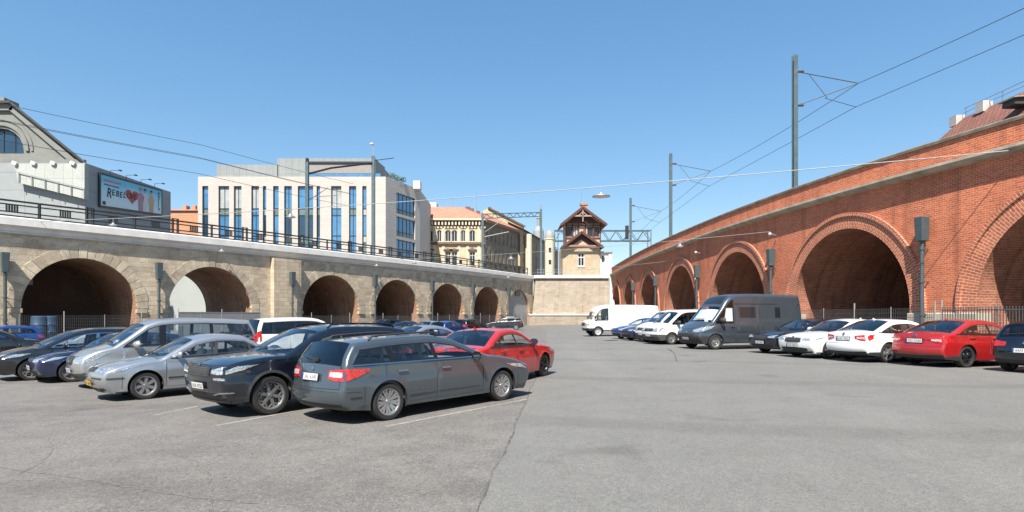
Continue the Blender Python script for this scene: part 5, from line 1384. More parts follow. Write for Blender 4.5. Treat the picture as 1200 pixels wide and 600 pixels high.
    for (d0, d1, t0, t1) in S.get('doors', ()):
        e = .012; ch = [tuple(E[i]-nrm[i]*e) for i in iw]
        P_ = [(ch[0][0], zs+.06)]+ch+[(ch[-1][0], zs+.06)]
        P_ = line_clip(P_, d0, belt(d0), t0, H-.1, 'rear') if t0 != d0 else clip_half(P_, -1, 0, -d0)
        P_ = line_clip(P_, d1, belt(d1), t1, H-.1, 'front') if t1 != d1 else clip_half(P_, 1, 0, d1)
        # below the belt the cut runs straight down
        lowr = [(d0, zs+.06), (d1, zs+.06), (d1, belt(d1)), (d0, belt(d0))]
        up_ = clip_half(P_, (zb1-zb0)/(db1-db0), -1, (zb1-zb0)/(db1-db0)*db0-zb0)   # keep z >= belt
        if len(up_) > 2:
            # upper polygon walks over the roof edge; join with the lower box
            ups = [p for p in up_ if p[1] > belt(p[0])+.004]
            ups.sort(key=lambda p: 0)
            i0 = min(range(len(ups)), key=lambda k: ups[k][0]-.0*ups[k][1])
            ups = ups[i0:]+ups[:i0]
            if ups[1][0] < ups[-1][0] and ups[1][1] < ups[-1][1] and False: ups = ups[::-1]
            P_ = [(d0, zs+.06), (d0, belt(d0))]+ups+[(d1, belt(d1)), (d1, zs+.06)]
        else: P_ = lowr
        try: Q_ = inset(P_, .013)
        except Exception: Q_ = P_
        doors.append((P_, Q_)); loops += [P_, Q_]
    rb2 = ra+.05; loops += [circ(af, rb2), circ(ar, rb2)]
    extra = []
    zcl = S.get('clad', 0)
    if zcl: extra.append([(dstart, zcl), (dend, zcl)])
    if S.get('zcf'): extra.append([(dstart-.1, S['zcf']), (af, S['zcf'])])
    if S.get('zcr'): extra.append([(ar, S['zcr']), (dend+.1, S['zcr'])])
    V2, F2, C2 = cdt(loops, step, extra=extra)
    ins = pip(outer, C2); ins &= np.hypot(C2[:, 0]-af, C2[:, 1]-wr) > ra-.002; ins &= np.hypot(C2[:, 0]-ar, C2[:, 1]-wr) > ra-.002
    cls = np.full(len(F2), -1); cls[ins] = 0       # 0 body, 1 trim, 2 gap, 3 clad, 10+ doors, 50+ glass
    for k, (P_, Q_) in enumerate(doors):
        a = pip(P_, C2) & ins; c = pip(Q_, C2) & ins
        near = (np.hypot(C2[:, 0]-ar, C2[:, 1]-wr) < rb2) | (np.hypot(C2[:, 0]-af, C2[:, 1]-wr) < rb2)
        cls[a & ~near & (cls == 0)] = 2; cls[c & ~near] = 10+k
    if zcl:
        k_ = ins & (C2[:, 1] < zcl) & (cls < 10); cls[k_] = 3
        if S.get('cladarch'): k_ = ins & (cls < 10) & ((np.hypot(C2[:, 0]-ar, C2[:, 1]-wr) < rb2) | (np.hypot(C2[:, 0]-af, C2[:, 1]-wr) < rb2)); cls[k_] = 3
    cls[ins & (cls == 0) & (C2[:, 0] < af) & (C2[:, 1] < S.get('zcf', 0))] = 3; cls[ins & (cls == 0) & (C2[:, 0] > ar) & (C2[:, 1] < S.get('zcr', 0))] = 3
    if dlo is not None:
        k_ = ins & pip(dlo, C2); cls[k_] = 1
        for k, g in enumerate(glass): cls[ins & pip(g, C2)] = 50+k
    hw2 = hw(V2[:, 0], V2[:, 1]); n2 = len(V2); base = len(V)
    for sg in (1, -1): V += [xyz(V2[i, 0], sg*hw2[i]-(0), V2[i, 1]) for i in range(n2)]
    for si, sg in enumerate((1, -1)):
        for f, c in zip(F2, cls):
            if c < 0: continue
            f = tuple(int(x)+base+si*n2 for x in f); f = f if sg > 0 else f[::-1]
            if c >= 50: put(('window', c, si), f)
            elif c >= 10: put(('door', c, si), f, 0)
            else: put('body', f, {0: 0, 1: 2, 2: 3, 3: 1}[c])
    import bmesh
    def emit(key, nm, mats, parent=T):
        b = MB(); fs = parts.get(key, [])
        if not fs: return None
        idx = {}; fl = []
        for f, m in fs: fl.append(tuple(idx.setdefault(i, len(idx)) for i in f)); b.m.append(m)
        b.v = [V[i] for i in idx]; b.f = fl; b.uv = [(p[0], p[2]) for p in b.v]
        o = b.build(nm, mats, parent, recalc=False)
        bm = bmesh.new(); bm.from_mesh(o.data); bmesh.ops.remove_doubles(bm, verts=bm.verts, dist=.0015); bmesh.ops.recalc_face_normals(bm, faces=bm.faces)
        for f in bm.faces: f.smooth = True
        bm.to_mesh(o.data); bm.free(); o.data.set_sharp_from_angle(angle=R(38)); return o
    low = S.get('lowmat', C_PLAS); pm = [body_mat, low, S.get('trimmat', C_TRIM), C_LINER]
    emit('body', 'body', pm)
    for k in ('front_bumper', 'bonnet', 'tailgate', 'rear_bumper'): emit(k, k, pm)
    ws = emit('windscreen', 'windscreen', [CG]); emit('rear_window', 'rear_window', [S.get('rglass', CGD)]); emit('skylight', 'skylight', [G_DARK])
    hd = {}
    for key in sorted([k for k in parts if isinstance(k, tuple) and k[0] == 'door'], key=str): hd[key[1:]] = emit(key, 'door', pm)
    for key in sorted([k for k in parts if isinstance(k, tuple) and k[0] == 'window'], key=str):
        k = key[1]-50; emit(key, 'side_window', [CGD if k >= S.get('privacy', 99) else CG])
    # ---- surface look-up for lamps, grilles and plates
    def wrapP(end, s, z):
        sgn = 1 if s >= 0 else -1; a = abs(s)
        if end == 'f': rng_ = [i for i in range(N) if segid[i] in ('front', 'hood')]
        else: rng_ = [i for i in range(N) if segid[i] in ('tail', 'deck')+(('rw',) if S.get('norw') else ())]
        if end == 'r': rng_ = rng_[::-1]
        if a <= 1:
            ds, zs_, ys_ = [], [], []
            for i in rng_:
                y = a*We[i]; ry = min(rr_[i]*1.3, We[i]*.4); qq = 1. if y < We[i]-ry else math.sqrt(max(0, 1-((y-We[i]+ry)/ry)**2))
                off = rr_[i]*qq+cr_[i]*(1-a*a); p = E[i]+nrm[i]*off; ds.append(p[0]); zs_.append(p[1]); ys_.append(y)
            zz_ = np.maximum.accumulate(np.array(zs_)+np.arange(len(zs_))*1e-7)
            return Vector(xyz(float(np.interp(z, zz_, ds)), sgn*float(np.interp(z, zz_, ys_)), z))
        zs_ = np.maximum.accumulate(np.array([E[i][1] for i in rng_])+np.arange(len(rng_))*1e-7); d = float(np.interp(z, zs_, [E[i][0] for i in rng_]))
        d = d+(a-1) if end == 'f' else d-(a-1)
        return Vector(xyz(d, sgn*float(hw(d, z)), z))
    def wrap(end, s, z, off):
        p = wrapP(end, s, z); e = .01; a = wrapP(end, s+e, z)-wrapP(end, s-e, z); c = wrapP(end, s, z+e)-wrapP(end, s, z-e); n = a.cross(c)
        if n.length < 1e-9: n = Vector((1 if end == 'f' else -1, 0, 0))
        n.normalize(); ctr = Vector((0, 0, z)); 
        if n.dot(p-ctr) < 0: n = -n
        return p+n*off
    def patch(nm, end, rows, off, mat, parent=T, nz=4, sub=3, sides=(1, -1), skirt=.025):
        res = None
        for sg in sides:
            K = []
            for k in range(len(rows)-1):
                for q in range(sub): K.append([rows[k][i]+(rows[k+1][i]-rows[k][i])*q/sub for i in range(3)])
            K.append(list(rows[-1])); b = MB()
            P = [[wrap(end, sg*s, z0+(z1-z0)*j/nz, off) for j in range(nz+1)] for s, z0, z1 in K]; b.grid(P, 0, flip=(sg > 0) != (end == 'f'))
            # skirt back into the body so the piece has depth
            edge = [r[0] for r in P]+[r for r in P[-1][1:]]+[r[-1] for r in reversed(P[:-1])]+[r for r in reversed(P[0][1:-1])]
            c = sum(edge, Vector())/len(edge)
            Kb = [(s, z0) for s, z0, z1 in K]+[(K[-1][0], K[-1][1]+(K[-1][2]-K[-1][1])*j/nz) for j in range(1, nz+1)]+[(s, z1) for s, z0, z1 in reversed(K[:-1])]+[(K[0][0], K[0][1]+(K[0][2]-K[0][1])*j/nz) for j in range(nz-1, 0, -1)]
            ins_ = [wrap(end, sg*s, z, off-skirt) for s, z in Kb]; m = len(edge)
            b.add(edge+ins_, [(i, (i+1) % m, (i+1) % m+m, i+m) for i in range(m)])
            res = b.build(nm, mat, parent, smooth=50)
        return res
    for it in S.get('patches', ()):
        nm, end, rows, off, mt = it[:5]; sd = it[5] if len(it) > 5 else (1, -1)
        if sd == 'c':                            # centred patch across the nose
            zl = [(-s, a, c) for s, a, c in reversed(rows) if s > 0]+list(rows); patch(nm, end, zl, off, mt, sides=(1,))
        else: patch(nm, end, rows, off, mt, sides=sd)
    for (end, z0, z1, n, sw, off, mt) in S.get('slats', ()):   # grille bars
        for k in range(n):
            z = z0+(z1-z0)*(k+.5)/n; patch('grille_bar', end, [(-sw, z-.006, z+.006), (0, z-.006, z+.006), (sw, z-.006, z+.006)], off, mt, nz=1, sides=(1,), skirt=.01)
    # ---- shut lines of bonnet, tailgate and bumpers, belt strips
    if fine:
        zf_ = S['front'][-1][1]-.015; k_ = .005
        patch('shut_line', 'f', [(-.86, zf_-k_, zf_+k_), (0, zf_-k_, zf_+k_), (.86, zf_-k_, zf_+k_)], .0025, C_LINER, nz=1, sub=6, sides=(1,), skirt=.01)
        zt2 = S['tail'][0][1]
        if not S.get('norw'):
            patch('shut_line', 'r', [(-.9, zbump_r-k_, zbump_r+k_), (0, zbump_r-k_, zbump_r+k_), (.9, zbump_r-k_, zbump_r+k_)], .0025, C_LINER, nz=1, sub=6, sides=(1,), skirt=.01)
            patch('shut_line', 'r', [(.885, zbump_r, zt2-.03), (.893, zbump_r, zt2-.03)], .0025, C_LINER, nz=8, sub=1, skirt=.01)
        zl_ = S['tail'][-3][1]
        for (da, db, z0_, z1_) in ((af-ra-.10, af-ra-.09, zs+.08, zf_-.16), (ar+ra+.10, ar+ra+.11, zs+.08, zbump_r)):
            for sg in (1, -1):
                b = MB(); P = [[xyz(d, sg*(float(hw(d, z))+.002), z) for d in (da, db)] for z in np.linspace(z0_, z1_, 6)]; b.grid(P); b.build('shut_line', C_LINER, T)
        if D:
            for sg in (1, -1):
                b = MB(); ds_ = np.linspace(D['f'], D['rb']-.02, 16)
                P = [[xyz(d, sg*(float(hw(d, belt(d)+zo))+yo), belt(d)+zo) for zo, yo in ((-.008, -.005), (-.008, .012), (.012, .012), (.014, -.005))] for d in ds_]; b.grid(P); b.build('belt_strip', S.get('beltmat', C_TRIM), T)
        if not S.get('norw') and 'deck' not in S:
            irw = [i for i in range(N) if segid[i] == 'rw']; p = Vector(full[irw[-2]][mid])+Vector((-.015, 0, .01)); q = Vector(full[irw[len(irw)*2//3]][mid+ni-3])+Vector((-.02, 0, .005)); b = MB(); b.bar(p, q, .03, .02); b.obox(p, (.03, 0, 0), (0, .05, 0), (0, 0, .03)); b.build('rear_wiper', C_PLAS, T)
    # ---- number plates
    for end, z, txt, mt in S.get('plates', ()):
        p = wrap(end, 0, z, .012); up = (wrap(end, 0, z+.05, .012)-wrap(end, 0, z-.05, .012)).normalized(); sd = Vector((0, 1, 0)) if end == 'f' else Vector((0, -1, 0)); n = sd.cross(up)
        p = p+n*.012
        b = MB(); b.obox(p, sd*.26, up*.056, n*.008); o = b.build('number_plate', mt, T)
        b = MB(); b.obox(p-n*.001, sd*.275, up*.068, n*.005); b.build('plate_holder', C_PLAS, T)
        b = MB(); b.obox(p-sd*.24+n*.0022, sd*.019, up*.053, n*.008); b.build('blue_band', C_PBLUE, o)
        tv, tfc = text_mesh(txt); wmax = max(v[0] for v in tv)-min(v[0] for v in tv); sc_ = .42/wmax
        b = MB(); b.add([p+sd*(.02+v[0]*sc_)+up*((v[1]-.35)*.105)+n*.0105 for v in tv], tfc); b.build('lettering', C_INK, o, recalc=False)
    for end, z, r, mt in S.get('emblem', ()):
        p = wrap(end, 0, z, .004); n = (p-wrap(end, 0, z, -.05)).normalized(); b = MB(); b.lathe([(.001, .012), (r*.55, .012), (r*.6, .006), (r*.8, .006), (r*.85, .014), (r, .014), (r, -.01)], p, n, 20); b.build('emblem', mt, T, smooth=40)
    # ---- wheels and arches
    st = S.get('rim', 'five'); tm, rm, dm = wheel_meshes(wr, S.get('ww', .215), st, S.get('rimmat', C_ALLOY))
    for ax_ in (af, ar):
        yb = float(hw(ax_, wr+.2))-S.get('ww', .215)/2-.015
        for sg in (1, -1):
            o = bpy.data.objects.new('wheel', tm); col.objects.link(o); o.parent = T; o.location = (xm-ax_, sg*yb, wr); o.rotation_euler = (0, random.uniform(0, 6), 0 if sg > 0 else math.pi)
            ORG[o] = Vector((0, 0, 0))
            for nm_, me_ in (('rim', rm), ('brake_disc', dm)):
                c = bpy.data.objects.new(nm_, me_); col.objects.link(c); c.parent = o
            b = MB(); yo_, yi_ = float(hw(ax_, wr))-.006, yb-S.get('ww', .215)/2-.05
            P = []
            for k in range(25):
                t = -.35+(math.pi+.7)*k/24; d_, z_ = ax_+ra*math.cos(t), wr+ra*math.sin(t)
                P.append([(xm-d_, sg*(float(hw(d_, z_))-.002), z_), (xm-d_, sg*yi_, z_)])
            b.grid(P); b.add([p[1] for p in P], [tuple(range(25))]); b.build('wheel_liner', C_LINER, T)
    # ---- floor pan, cabin and seats
    b = MB(); fl = [(E[0][0]+.05, zs+.03), (E[-1][0]-.05, zs+.03)]
    hwf = W/2-.34
    b.box(xm-fl[1][0], xm-fl[0][0], -hwf, hwf, zs-.02, zs+.05)
    b.box(xm-(ar-wr-.12), xm-(af+wr+.12), -(W/2-.10), W/2-.10, zs-.015, zs+.06); b.build('floor_pan', C_LINER, T)
    cb = S.get('cabin')
    if cb:
        d0, d1 = cb['d']; b = MB(); zf = zs+.12
        for sg in (1, -1):
            P = [[xyz(d, sg*(float(hw(d, z))-.07), z) for z in (zf, belt(d)-.03)] for d in np.linspace(d0, d1, 8)]; b.grid(P)
            P = [[xyz(d, sg*(float(hw(d, belt(d)))-o), belt(d)-.03) for o in (.07, .03)] for d in np.linspace(d0, d1, 8)]; b.grid(P)
        b.box(xm-d1, xm-d0, -(W/2-.12), W/2-.12, zf-.02, zf); b.build('cabin_lining', C_INT, T)
        b = MB(); dd = cb['dash']; zd_ = belt(dd)-.02; hwD = float(hw(dd, zd_))-.09
        b.hexa([xyz(dd+.45, -hwD, zf), xyz(dd-.1, -hwD, zf), xyz(dd-.1, hwD, zf), xyz(dd+.45, hwD, zf), xyz(dd+.36, -hwD, zd_), xyz(dd-.22, -hwD*.96, zd_-.03), xyz(dd-.22, hwD*.96, zd_-.03), xyz(dd+.36, hwD, zd_)])
        b.build('dashboard', C_INT, T, bevel=.04)
        b = MB(); cs = Vector(xyz(dd+.55, W*.2, zd_-.02)); axw = Vector((-.85, 0, .5)).normalized(); a_ = Vector((0, 1, 0)); c_ = axw.cross(a_)
        b.tube([cs+(a_*math.cos(t)+c_*math.sin(t))*.18 for t in np.linspace(0, 2*math.pi, 20)], .016, 6); b.tube([cs-a_*.17, cs+a_*.17], .015, 5); b.build('steering_wheel', C_INT, T, smooth=60)
        for row, ds in enumerate(cb['seats']):
            for y in ((-W*.2, W*.2) if row == 0 or cb.get('bucket') else (-W*.22, 0, W*.22)):
                zc_ = zs+.22; w_ = .235 if row == 0 else .21; b = MB(); hh = cb.get('hb', .62); tl = .16
                b.hexa([xyz(ds-.42, y-w_, zc_), xyz(ds+.05, y-w_, zc_), xyz(ds+.05, y+w_, zc_), xyz(ds-.42, y+w_, zc_), xyz(ds-.44, y-w_, zc_+.15), xyz(ds+.06, y-w_, zc_+.13), xyz(ds+.06, y+w_, zc_+.13), xyz(ds-.44, y+w_, zc_+.15)])
                b.hexa([xyz(ds-.06, y-w_, zc_+.10), xyz(ds+.08, y-w_, zc_+.10), xyz(ds+.08, y+w_, zc_+.10), xyz(ds-.06, y+w_, zc_+.10), xyz(ds+tl-.05, y-w_*.85, zc_+hh), xyz(ds+tl+.06, y-w_*.85, zc_+hh), xyz(ds+tl+.06, y+w_*.85, zc_+hh), xyz(ds+tl-.05, y+w_*.85, zc_+hh)])
                sm = S.get('seatmat', C_SEAT); o = b.build('seat', sm, T, bevel=.035)
                b = MB(); b.hexa([xyz(ds+tl-.05, y-.13, zc_+hh+.05), xyz(ds+tl+.05, y-.13, zc_+hh+.05), xyz(ds+tl+.05, y+.13, zc_+hh+.05), xyz(ds+tl-.05, y+.13, zc_+hh+.05), xyz(ds+tl-.02, y-.11, zc_+hh+.22), xyz(ds+tl+.06, y-.11, zc_+hh+.22), xyz(ds+tl+.06, y+.11, zc_+hh+.22), xyz(ds+tl-.02, y+.11, zc_+hh+.22)])
                b.bar(xyz(ds+tl, y, zc_+hh-.02), xyz(ds+tl, y, zc_+hh+.08), .05); b.build('headrest', sm, o, bevel=.03)
    if S.get('sunshade') and ws:
        b = MB(); iws = [i for i in range(N) if segid[i] == 'ws']; i0, i1 = iws[1], iws[-2]
        P = []
        for f in np.linspace(.04, .93, 5):
            i = int(i0+(i1-i0)*f); P.append([tuple(Vector(full[i][j])+Vector((-.06, 0, -.03))) for j in range(mid-ni+1, mid+ni)])
        b.grid(P); b.build('sunshade', C_SHADE, T)
    # ---- mirrors, handles, wipers, rails, aerial
    mdp = S.get('mirror'); 
    if mdp:
        for sg in (1, -1):
            d, z = mdp; y = sg*(float(hw(d, z))+.13); b = MB(); ms = S.get('mscale', 1.)
            P = []
            for k in range(9):
                t = math.pi*k/8; P.append([xyz(d-.02-.075*ms*math.sin(t)*abs(math.cos(u_/1.0))**0 if False else d-.10*ms*math.sin(t)*math.sin(u_), y-.115*ms*math.cos(t), z+.085*ms*math.sin(t)**.6*math.cos(u_)) for u_ in np.linspace(0, math.pi, 9)])
            b.grid(P); o = b.build('mirror', S.get('mirmat', body_mat), T, smooth=60)
            b = MB(); b.lathe([(.001, 0), (.085*ms, 0)], xyz(d+.004, y, z), (-1, 0, 0), 14); b.build('mirror_glass', C_CHROME, o)
            b = MB(); b.bar(xyz(d-.02, y-sg*.08, z-.06), xyz(d-.03, sg*(float(hw(d, z-.08))-.02), z-.08), .06, .035); b.build('mirror_stalk', C_PLAS, o)
    for d, z in S.get('handles', ()):
        for sg in (1, -1):
            y = sg*(float(hw(d, z))); b = MB(); b.obox(xyz(d, y+sg*.022, z), (.105, 0, 0), (0, .012, 0), (0, 0, .016)); b.obox(xyz(d-.08, y+sg*.008, z), (.018, 0, 0), (0, .016, 0), (0, 0, .014)); b.obox(xyz(d+.08, y+sg*.008, z), (.018, 0, 0), (0, .016, 0), (0, 0, .014))
            b.build('door_handle', S.get('handlemat', body_mat), T, bevel=.006)
    if ws and fine:
        iws = [i for i in range(N) if segid[i] == 'ws']; 
        for y0 in (-.05, .5):
            p0 = Vector(full[iws[0]][mid])+Vector((0, 0, .015)); p = Vector((full[iws[1]][mid+int(ni*y0)][0]+.03, y0*W*.42, full[iws[1]][mid][2]+.0)); b = MB()
            i2 = iws[max(1, len(iws)//9)]; q = Vector((full[i2][mid+int(ni*y0)][0]+.02, y0*W*.42-.55, full[i2][mid][2]+.015)); b.bar(p, q, .022, .015); b.build('wiper', C_PLAS, T)
    if S.get('rails'):
        d0, d1 = S['rails']; it = [i for i in range(N) if segid[i] == 'roof' and d0 <= U[i][0] <= d1]
        for sg in (1, -1):
            pts = [Vector(xyz(U[i][0], sg*(We[i]-.10), E[i][1]+rr_[i]+.075)) for i in it[::3]]; pts = [pts[0]+Vector((.08, 0, -.06))]+pts+[pts[-1]+Vector((-.08, 0, -.06))]
            b = MB(); b.tube(pts, .02, 6); 
            b.build('roof_rail', S.get('railmat', C_PLAS), T, smooth=50)
    if S.get('fin'):
        d = S['fin']; i = min(range(N), key=lambda k: abs(U[k][0]-d)+(0 if segid[k] == 'roof' else 9)); b = MB(); z = U[i][1]-.005
        b.hexa([xyz(d-.09, -.02, z), xyz(d+.06, -.02, z), xyz(d+.06, .02, z), xyz(d-.09, .02, z), xyz(d+.03, -.006, z+.065), xyz(d+.055, -.006, z+.06), xyz(d+.055, .006, z+.06), xyz(d+.03, .006, z+.065)]); b.build('aerial', S.get('finmat', body_mat), T)
    for it in S.get('sidepatch', ()):            # flat pieces let into the sides: windows of vans, mouldings
        nm, poly, off, mt, sd = it
        for sg in sd:
            Vp, Fp, Cp = cdt([poly], step*1.2); Fp = Fp[pip(poly, Cp)]; b = MB(); h_ = hw(Vp[:, 0], Vp[:, 1]); n = len(poly)
            b.add([xyz(Vp[i, 0], sg*(h_[i]+off), Vp[i, 1]) for i in range(len(Vp))], [tuple(f) for f in Fp])
            ph = [(d, float(hw(d, z)), z) for d, z in poly]; b.add([xyz(d, sg*(h+off), z) for d, h, z in ph]+[xyz(d, sg*(h-.02), z) for d, h, z in ph], [(i, (i+1) % n, (i+1) % n+n, i+n) for i in range(n)])
            b.build(nm, mt, T)
    # ---- put it on the ground
    th = R(heading); fwd = Vector((math.cos(th), math.sin(th), 0)); x, y = pos
    s_ = (gz(x+.8)-gz(x-.8))/1.6; nup = Vector((-s_, 0, 1)).normalized(); fwd = (fwd-nup*fwd.dot(nup)).normalized(); lf_ = nup.cross(fwd)
    M = Matrix((fwd, lf_, nup)).transposed().to_4x4(); M.translation = Vector((x, y, gz(x)+(.004 if x > seam_x(y) else 0)))
    T.matrix_world = M
    return T

def centre_from_wheel(px, py, S, heading, which):
    """ground position of the car's middle from the photo position of one wheel's contact patch"""
    x, y = ground_at(px, py); th = R(heading); f = Vector((math.cos(th), math.sin(th))); l = Vector((-f.y, f.x))
    wb = (S['ar']-S['af'])/2; hwid = S['W']/2-.03
    s = (1 if which[0] == 'F' else -1); q = (1 if which[1] == 'L' else -1)
    c = Vector((x, y))-f*wb*s-l*hwid*q; return (c.x, c.y)
# ------------------------------------------------------------------ vehicle designs
def rev(rows): return rows
ESTATE = dict(L=4.83, W=1.84, af=1.00, ar=3.815, wr=.325, zs=.22, ww=.215,
    front=[(.14,.20),(.04,.33),(0,.49),(.02,.63),(.10,.74)], hood=[(.10,.74),(.5,.88),(1.0,.98),(1.34,1.03)], ws=[(1.34,1.03),(1.78,1.25),(2.20,1.405)],
    roof=[(2.20,1.405),(2.7,1.47),(3.3,1.475),(3.9,1.45),(4.42,1.40)], rw=[(4.42,1.40),(4.60,1.19),(4.70,1.02)], tail=[(4.70,1.02),(4.76,.88),(4.785,.74),(4.825,.60),(4.83,.48),(4.80,.36),(4.70,.26)],
    belt=((1.4,.975),(4.6,1.0)), taper=(.08,.07,.8,.8), tumble=.34, dlo=dict(f=1.62, rb=4.50, rt=4.22, pillars=[(2.72,2.80,.09,0),(3.66,3.80,.12,0)]), privacy=9,
    doors=[(1.55,2.74,1.55,2.80),(2.74,3.86,2.80,3.90)], zbr=.62, zcr=.33, zcf=.30, cabin=dict(d=(1.35,4.6), dash=1.55, seats=(2.55,3.45)), mirror=(1.80,1.0), handles=[(2.52,.83),(3.52,.85)], handlemat=C_CHROME,
    rim='multi', rails=(2.6,4.2), railmat=C_PLAS, seatmat=C_SEATL, rglass=CGD, lowmat=C_PLASG, beltmat=C_CHROME,
    patches=[('tail_lamp','r',[(.58,.78,.92),(.80,.75,.94),(1.0,.75,.95),(1.18,.80,.94),(1.40,.89,.93)],.010,C_TAIL), ('tail_lamp_lens','r',[(.62,.82,.895),(.80,.81,.895),(.95,.81,.89)],.014,C_TAILW),
        ('headlamp','f',[(.50,.63,.675),(.75,.61,.72),(1.0,.61,.75),(1.32,.71,.78)],.006,C_HEAD), ('grille','f',[(0,.34,.5),(.35,.34,.5),(.45,.38,.46)],.004,C_PLAS,'c'),
        ('plate_recess','r',[(0,.70,.90),(.32,.70,.90),(.36,.74,.86)],.002,'BODY','c'), ('bumper_strip','r',[(0,.575,.592),(.6,.575,.592),(1.0,.575,.592),(1.25,.56,.577)],.008,'BODY','c'), ('spoiler_lip','r',[(0,.30,.37),(.5,.30,.37),(.9,.31,.37)],.006,C_PLAS,'c')],
    plates=[('r',.80,'3AL 6345',C_PLATE)], emblem=[('r',.945,.05,C_CHROME),('f',.62,.05,C_CHROME)],
    sidepatch=[('side_moulding',[(1.66,.405),(2.70,.405),(2.70,.43),(1.66,.43)],.010,C_PLASG,(1,-1)),('side_moulding',[(2.80,.405),(3.40,.405),(3.40,.43),(2.80,.43)],.010,C_PLASG,(1,-1)),
        ('fuel_flap',[(4.05,.78),(4.22,.78),(4.22,.93),(4.05,.93)],.003,'BODY',(-1,)), ('reflector',[(4.35,.44),(4.56,.44),(4.56,.475),(4.35,.475)],.006,C_PLAS,(1,-1))])
SUV = dict(L=4.70, W=1.86, af=.93, ar=3.72, wr=.365, zs=.30, ww=.235, gap=.06, flare=.022,
    front=[(.16,.27),(.05,.42),(.0,.58),(.0,.78),(.06,.90)], hood=[(.06,.90),(.4,1.02),(.9,1.10),(1.24,1.14)], ws=[(1.24,1.14),(1.65,1.39),(2.04,1.575)],
    roof=[(2.04,1.575),(2.5,1.645),(3.1,1.65),(3.8,1.62),(4.25,1.56)], rw=[(4.25,1.56),(4.44,1.32),(4.52,1.16)], tail=[(4.52,1.16),(4.62,1.02),(4.645,.85),(4.69,.70),(4.69,.5),(4.56,.33)],
    belt=((1.3,1.07),(4.5,1.14)), taper=(.07,.07,.7,.7), tumble=.30, crown=dict(front=.09), dlo=dict(f=1.5, rb=4.40, rt=4.18, pillars=[(2.6,2.68,.09,0),(3.6,3.72,.10,0)]), privacy=1,
    doors=[(1.48,2.62,1.48,2.68),(2.62,3.72,2.68,3.76)], clad=.40, cladarch=True, zbf=.6, zbr=.72, zcf=.36, zcr=.5, cabin=dict(d=(1.3,4.4), dash=1.5, seats=(2.5,3.4), hb=.68), mirror=(1.78,1.16), handles=[(2.42,.98),(3.4,1.0)],
    rim='ring6', rimmat=C_ALLOY, rails=(2.3,4.1), railmat=C_TRIM, mscale=1.15,
    patches=[('grille','f',[(0,.665,.855),(.30,.665,.855),(.52,.69,.845)],.014,C_PLAS,'c'), ('headlamp','f',[(.60,.735,.80),(.80,.72,.835),(1.0,.73,.86),(1.28,.79,.875)],.010,C_HEAD), ('fog_lamp','f',[(.66,.62,.66),(.85,.615,.665),(.98,.62,.66)],.008,C_HEAD),
        ('lower_grille','f',[(0,.36,.47),(.5,.36,.47),(.80,.40,.47)],.004,C_PLAS,'c'), ('bumper_blade','f',[(.55,.42,.44),(.75,.455,.475),(.95,.47,.49),(1.05,.47,.485)],.012,C_ALLOY), ('skid_plate','f',[(0,.285,.325),(.5,.285,.325),(.95,.30,.33)],.012,C_ALLOYD,'c'), ('tail_lamp','r',[(.55,.92,1.02),(1.0,.90,1.04),(1.2,.95,1.03)],.006,C_TAIL)],
    slats=[('f',.68,.84,6,.46,.018,C_PLASG)], plates=[('f',.545,'1AX 4722',C_PLATE)], emblem=[('f',.885,.045,C_CHROME)])
SEDAN = dict(L=4.44, W=1.74, af=.90, ar=3.415, wr=.31, zs=.20, ww=.195,
    front=[(.16,.19),(.05,.30),(0,.43),(.02,.56),(.11,.66)], hood=[(.11,.66),(.5,.80),(.95,.90),(1.18,.94)], ws=[(1.18,.94),(1.6,1.19),(1.96,1.36)],
    roof=[(1.96,1.36),(2.4,1.43),(2.8,1.435),(3.2,1.395)], rw=[(3.2,1.395),(3.5,1.23),(3.8,1.05)], deck=[(3.8,1.05),(4.1,1.03),(4.36,1.0)], tail=[(4.36,1.0),(4.41,.85),(4.44,.6),(4.43,.42),(4.33,.25)],
    belt=((1.2,.90),(4.0,.98)), taper=(.075,.07,.75,.75), tumble=.36, dlo=dict(f=1.42, rb=3.78, rt=3.26, pillars=[(2.42,2.50,.08,0),(3.28,3.24,.07,0)]),
    doors=[(1.32,2.44,1.32,2.50),(2.44,3.40,2.50,3.36)], zbf=.5, zbr=.6, zcf=.22, zcr=.28, cabin=dict(d=(1.25,3.9), dash=1.4, seats=(2.35,3.15)), mirror=(1.60,.98), handles=[(2.26,.80),(3.2,.82)], rim='seven', seatmat=C_SEATL,
    trimmat=C_PLAS, patches=[('headlamp','f',[(.40,.585,.665),(.70,.575,.68),(1.0,.585,.70),(1.13,.605,.70)],.006,C_HEAD), ('grille','f',[(0,.575,.67),(.24,.58,.67),(.30,.60,.66)],.008,C_PLAS,'c'), ('lower_grille','f',[(0,.23,.30),(.40,.23,.30)],.006,C_PLAS,'c'), ('fog_lamp','f',[(.52,.235,.30),(.85,.245,.31)],.006,C_PLAS),
        ('bumper_strip','f',[(.22,.43,.46),(.6,.43,.46),(1.0,.43,.46),(1.32,.43,.455)],.010,C_PLAS), ('tail_lamp','r',[(.55,.76,.92),(1.0,.75,.94),(1.2,.8,.93)],.006,C_TAIL)],
    plates=[('f',.37,'5S1 2846',C_PLATEY)], emblem=[('f',.625,.05,C_CHROME)], sidepatch=[('side_moulding',[(1.36,.44),(2.40,.44),(2.40,.475),(1.36,.475)],.012,C_PLAS,(1,-1)),('side_moulding',[(2.48,.44),(3.02,.44),(3.02,.475),(2.48,.475)],.012,C_PLAS,(1,-1))])
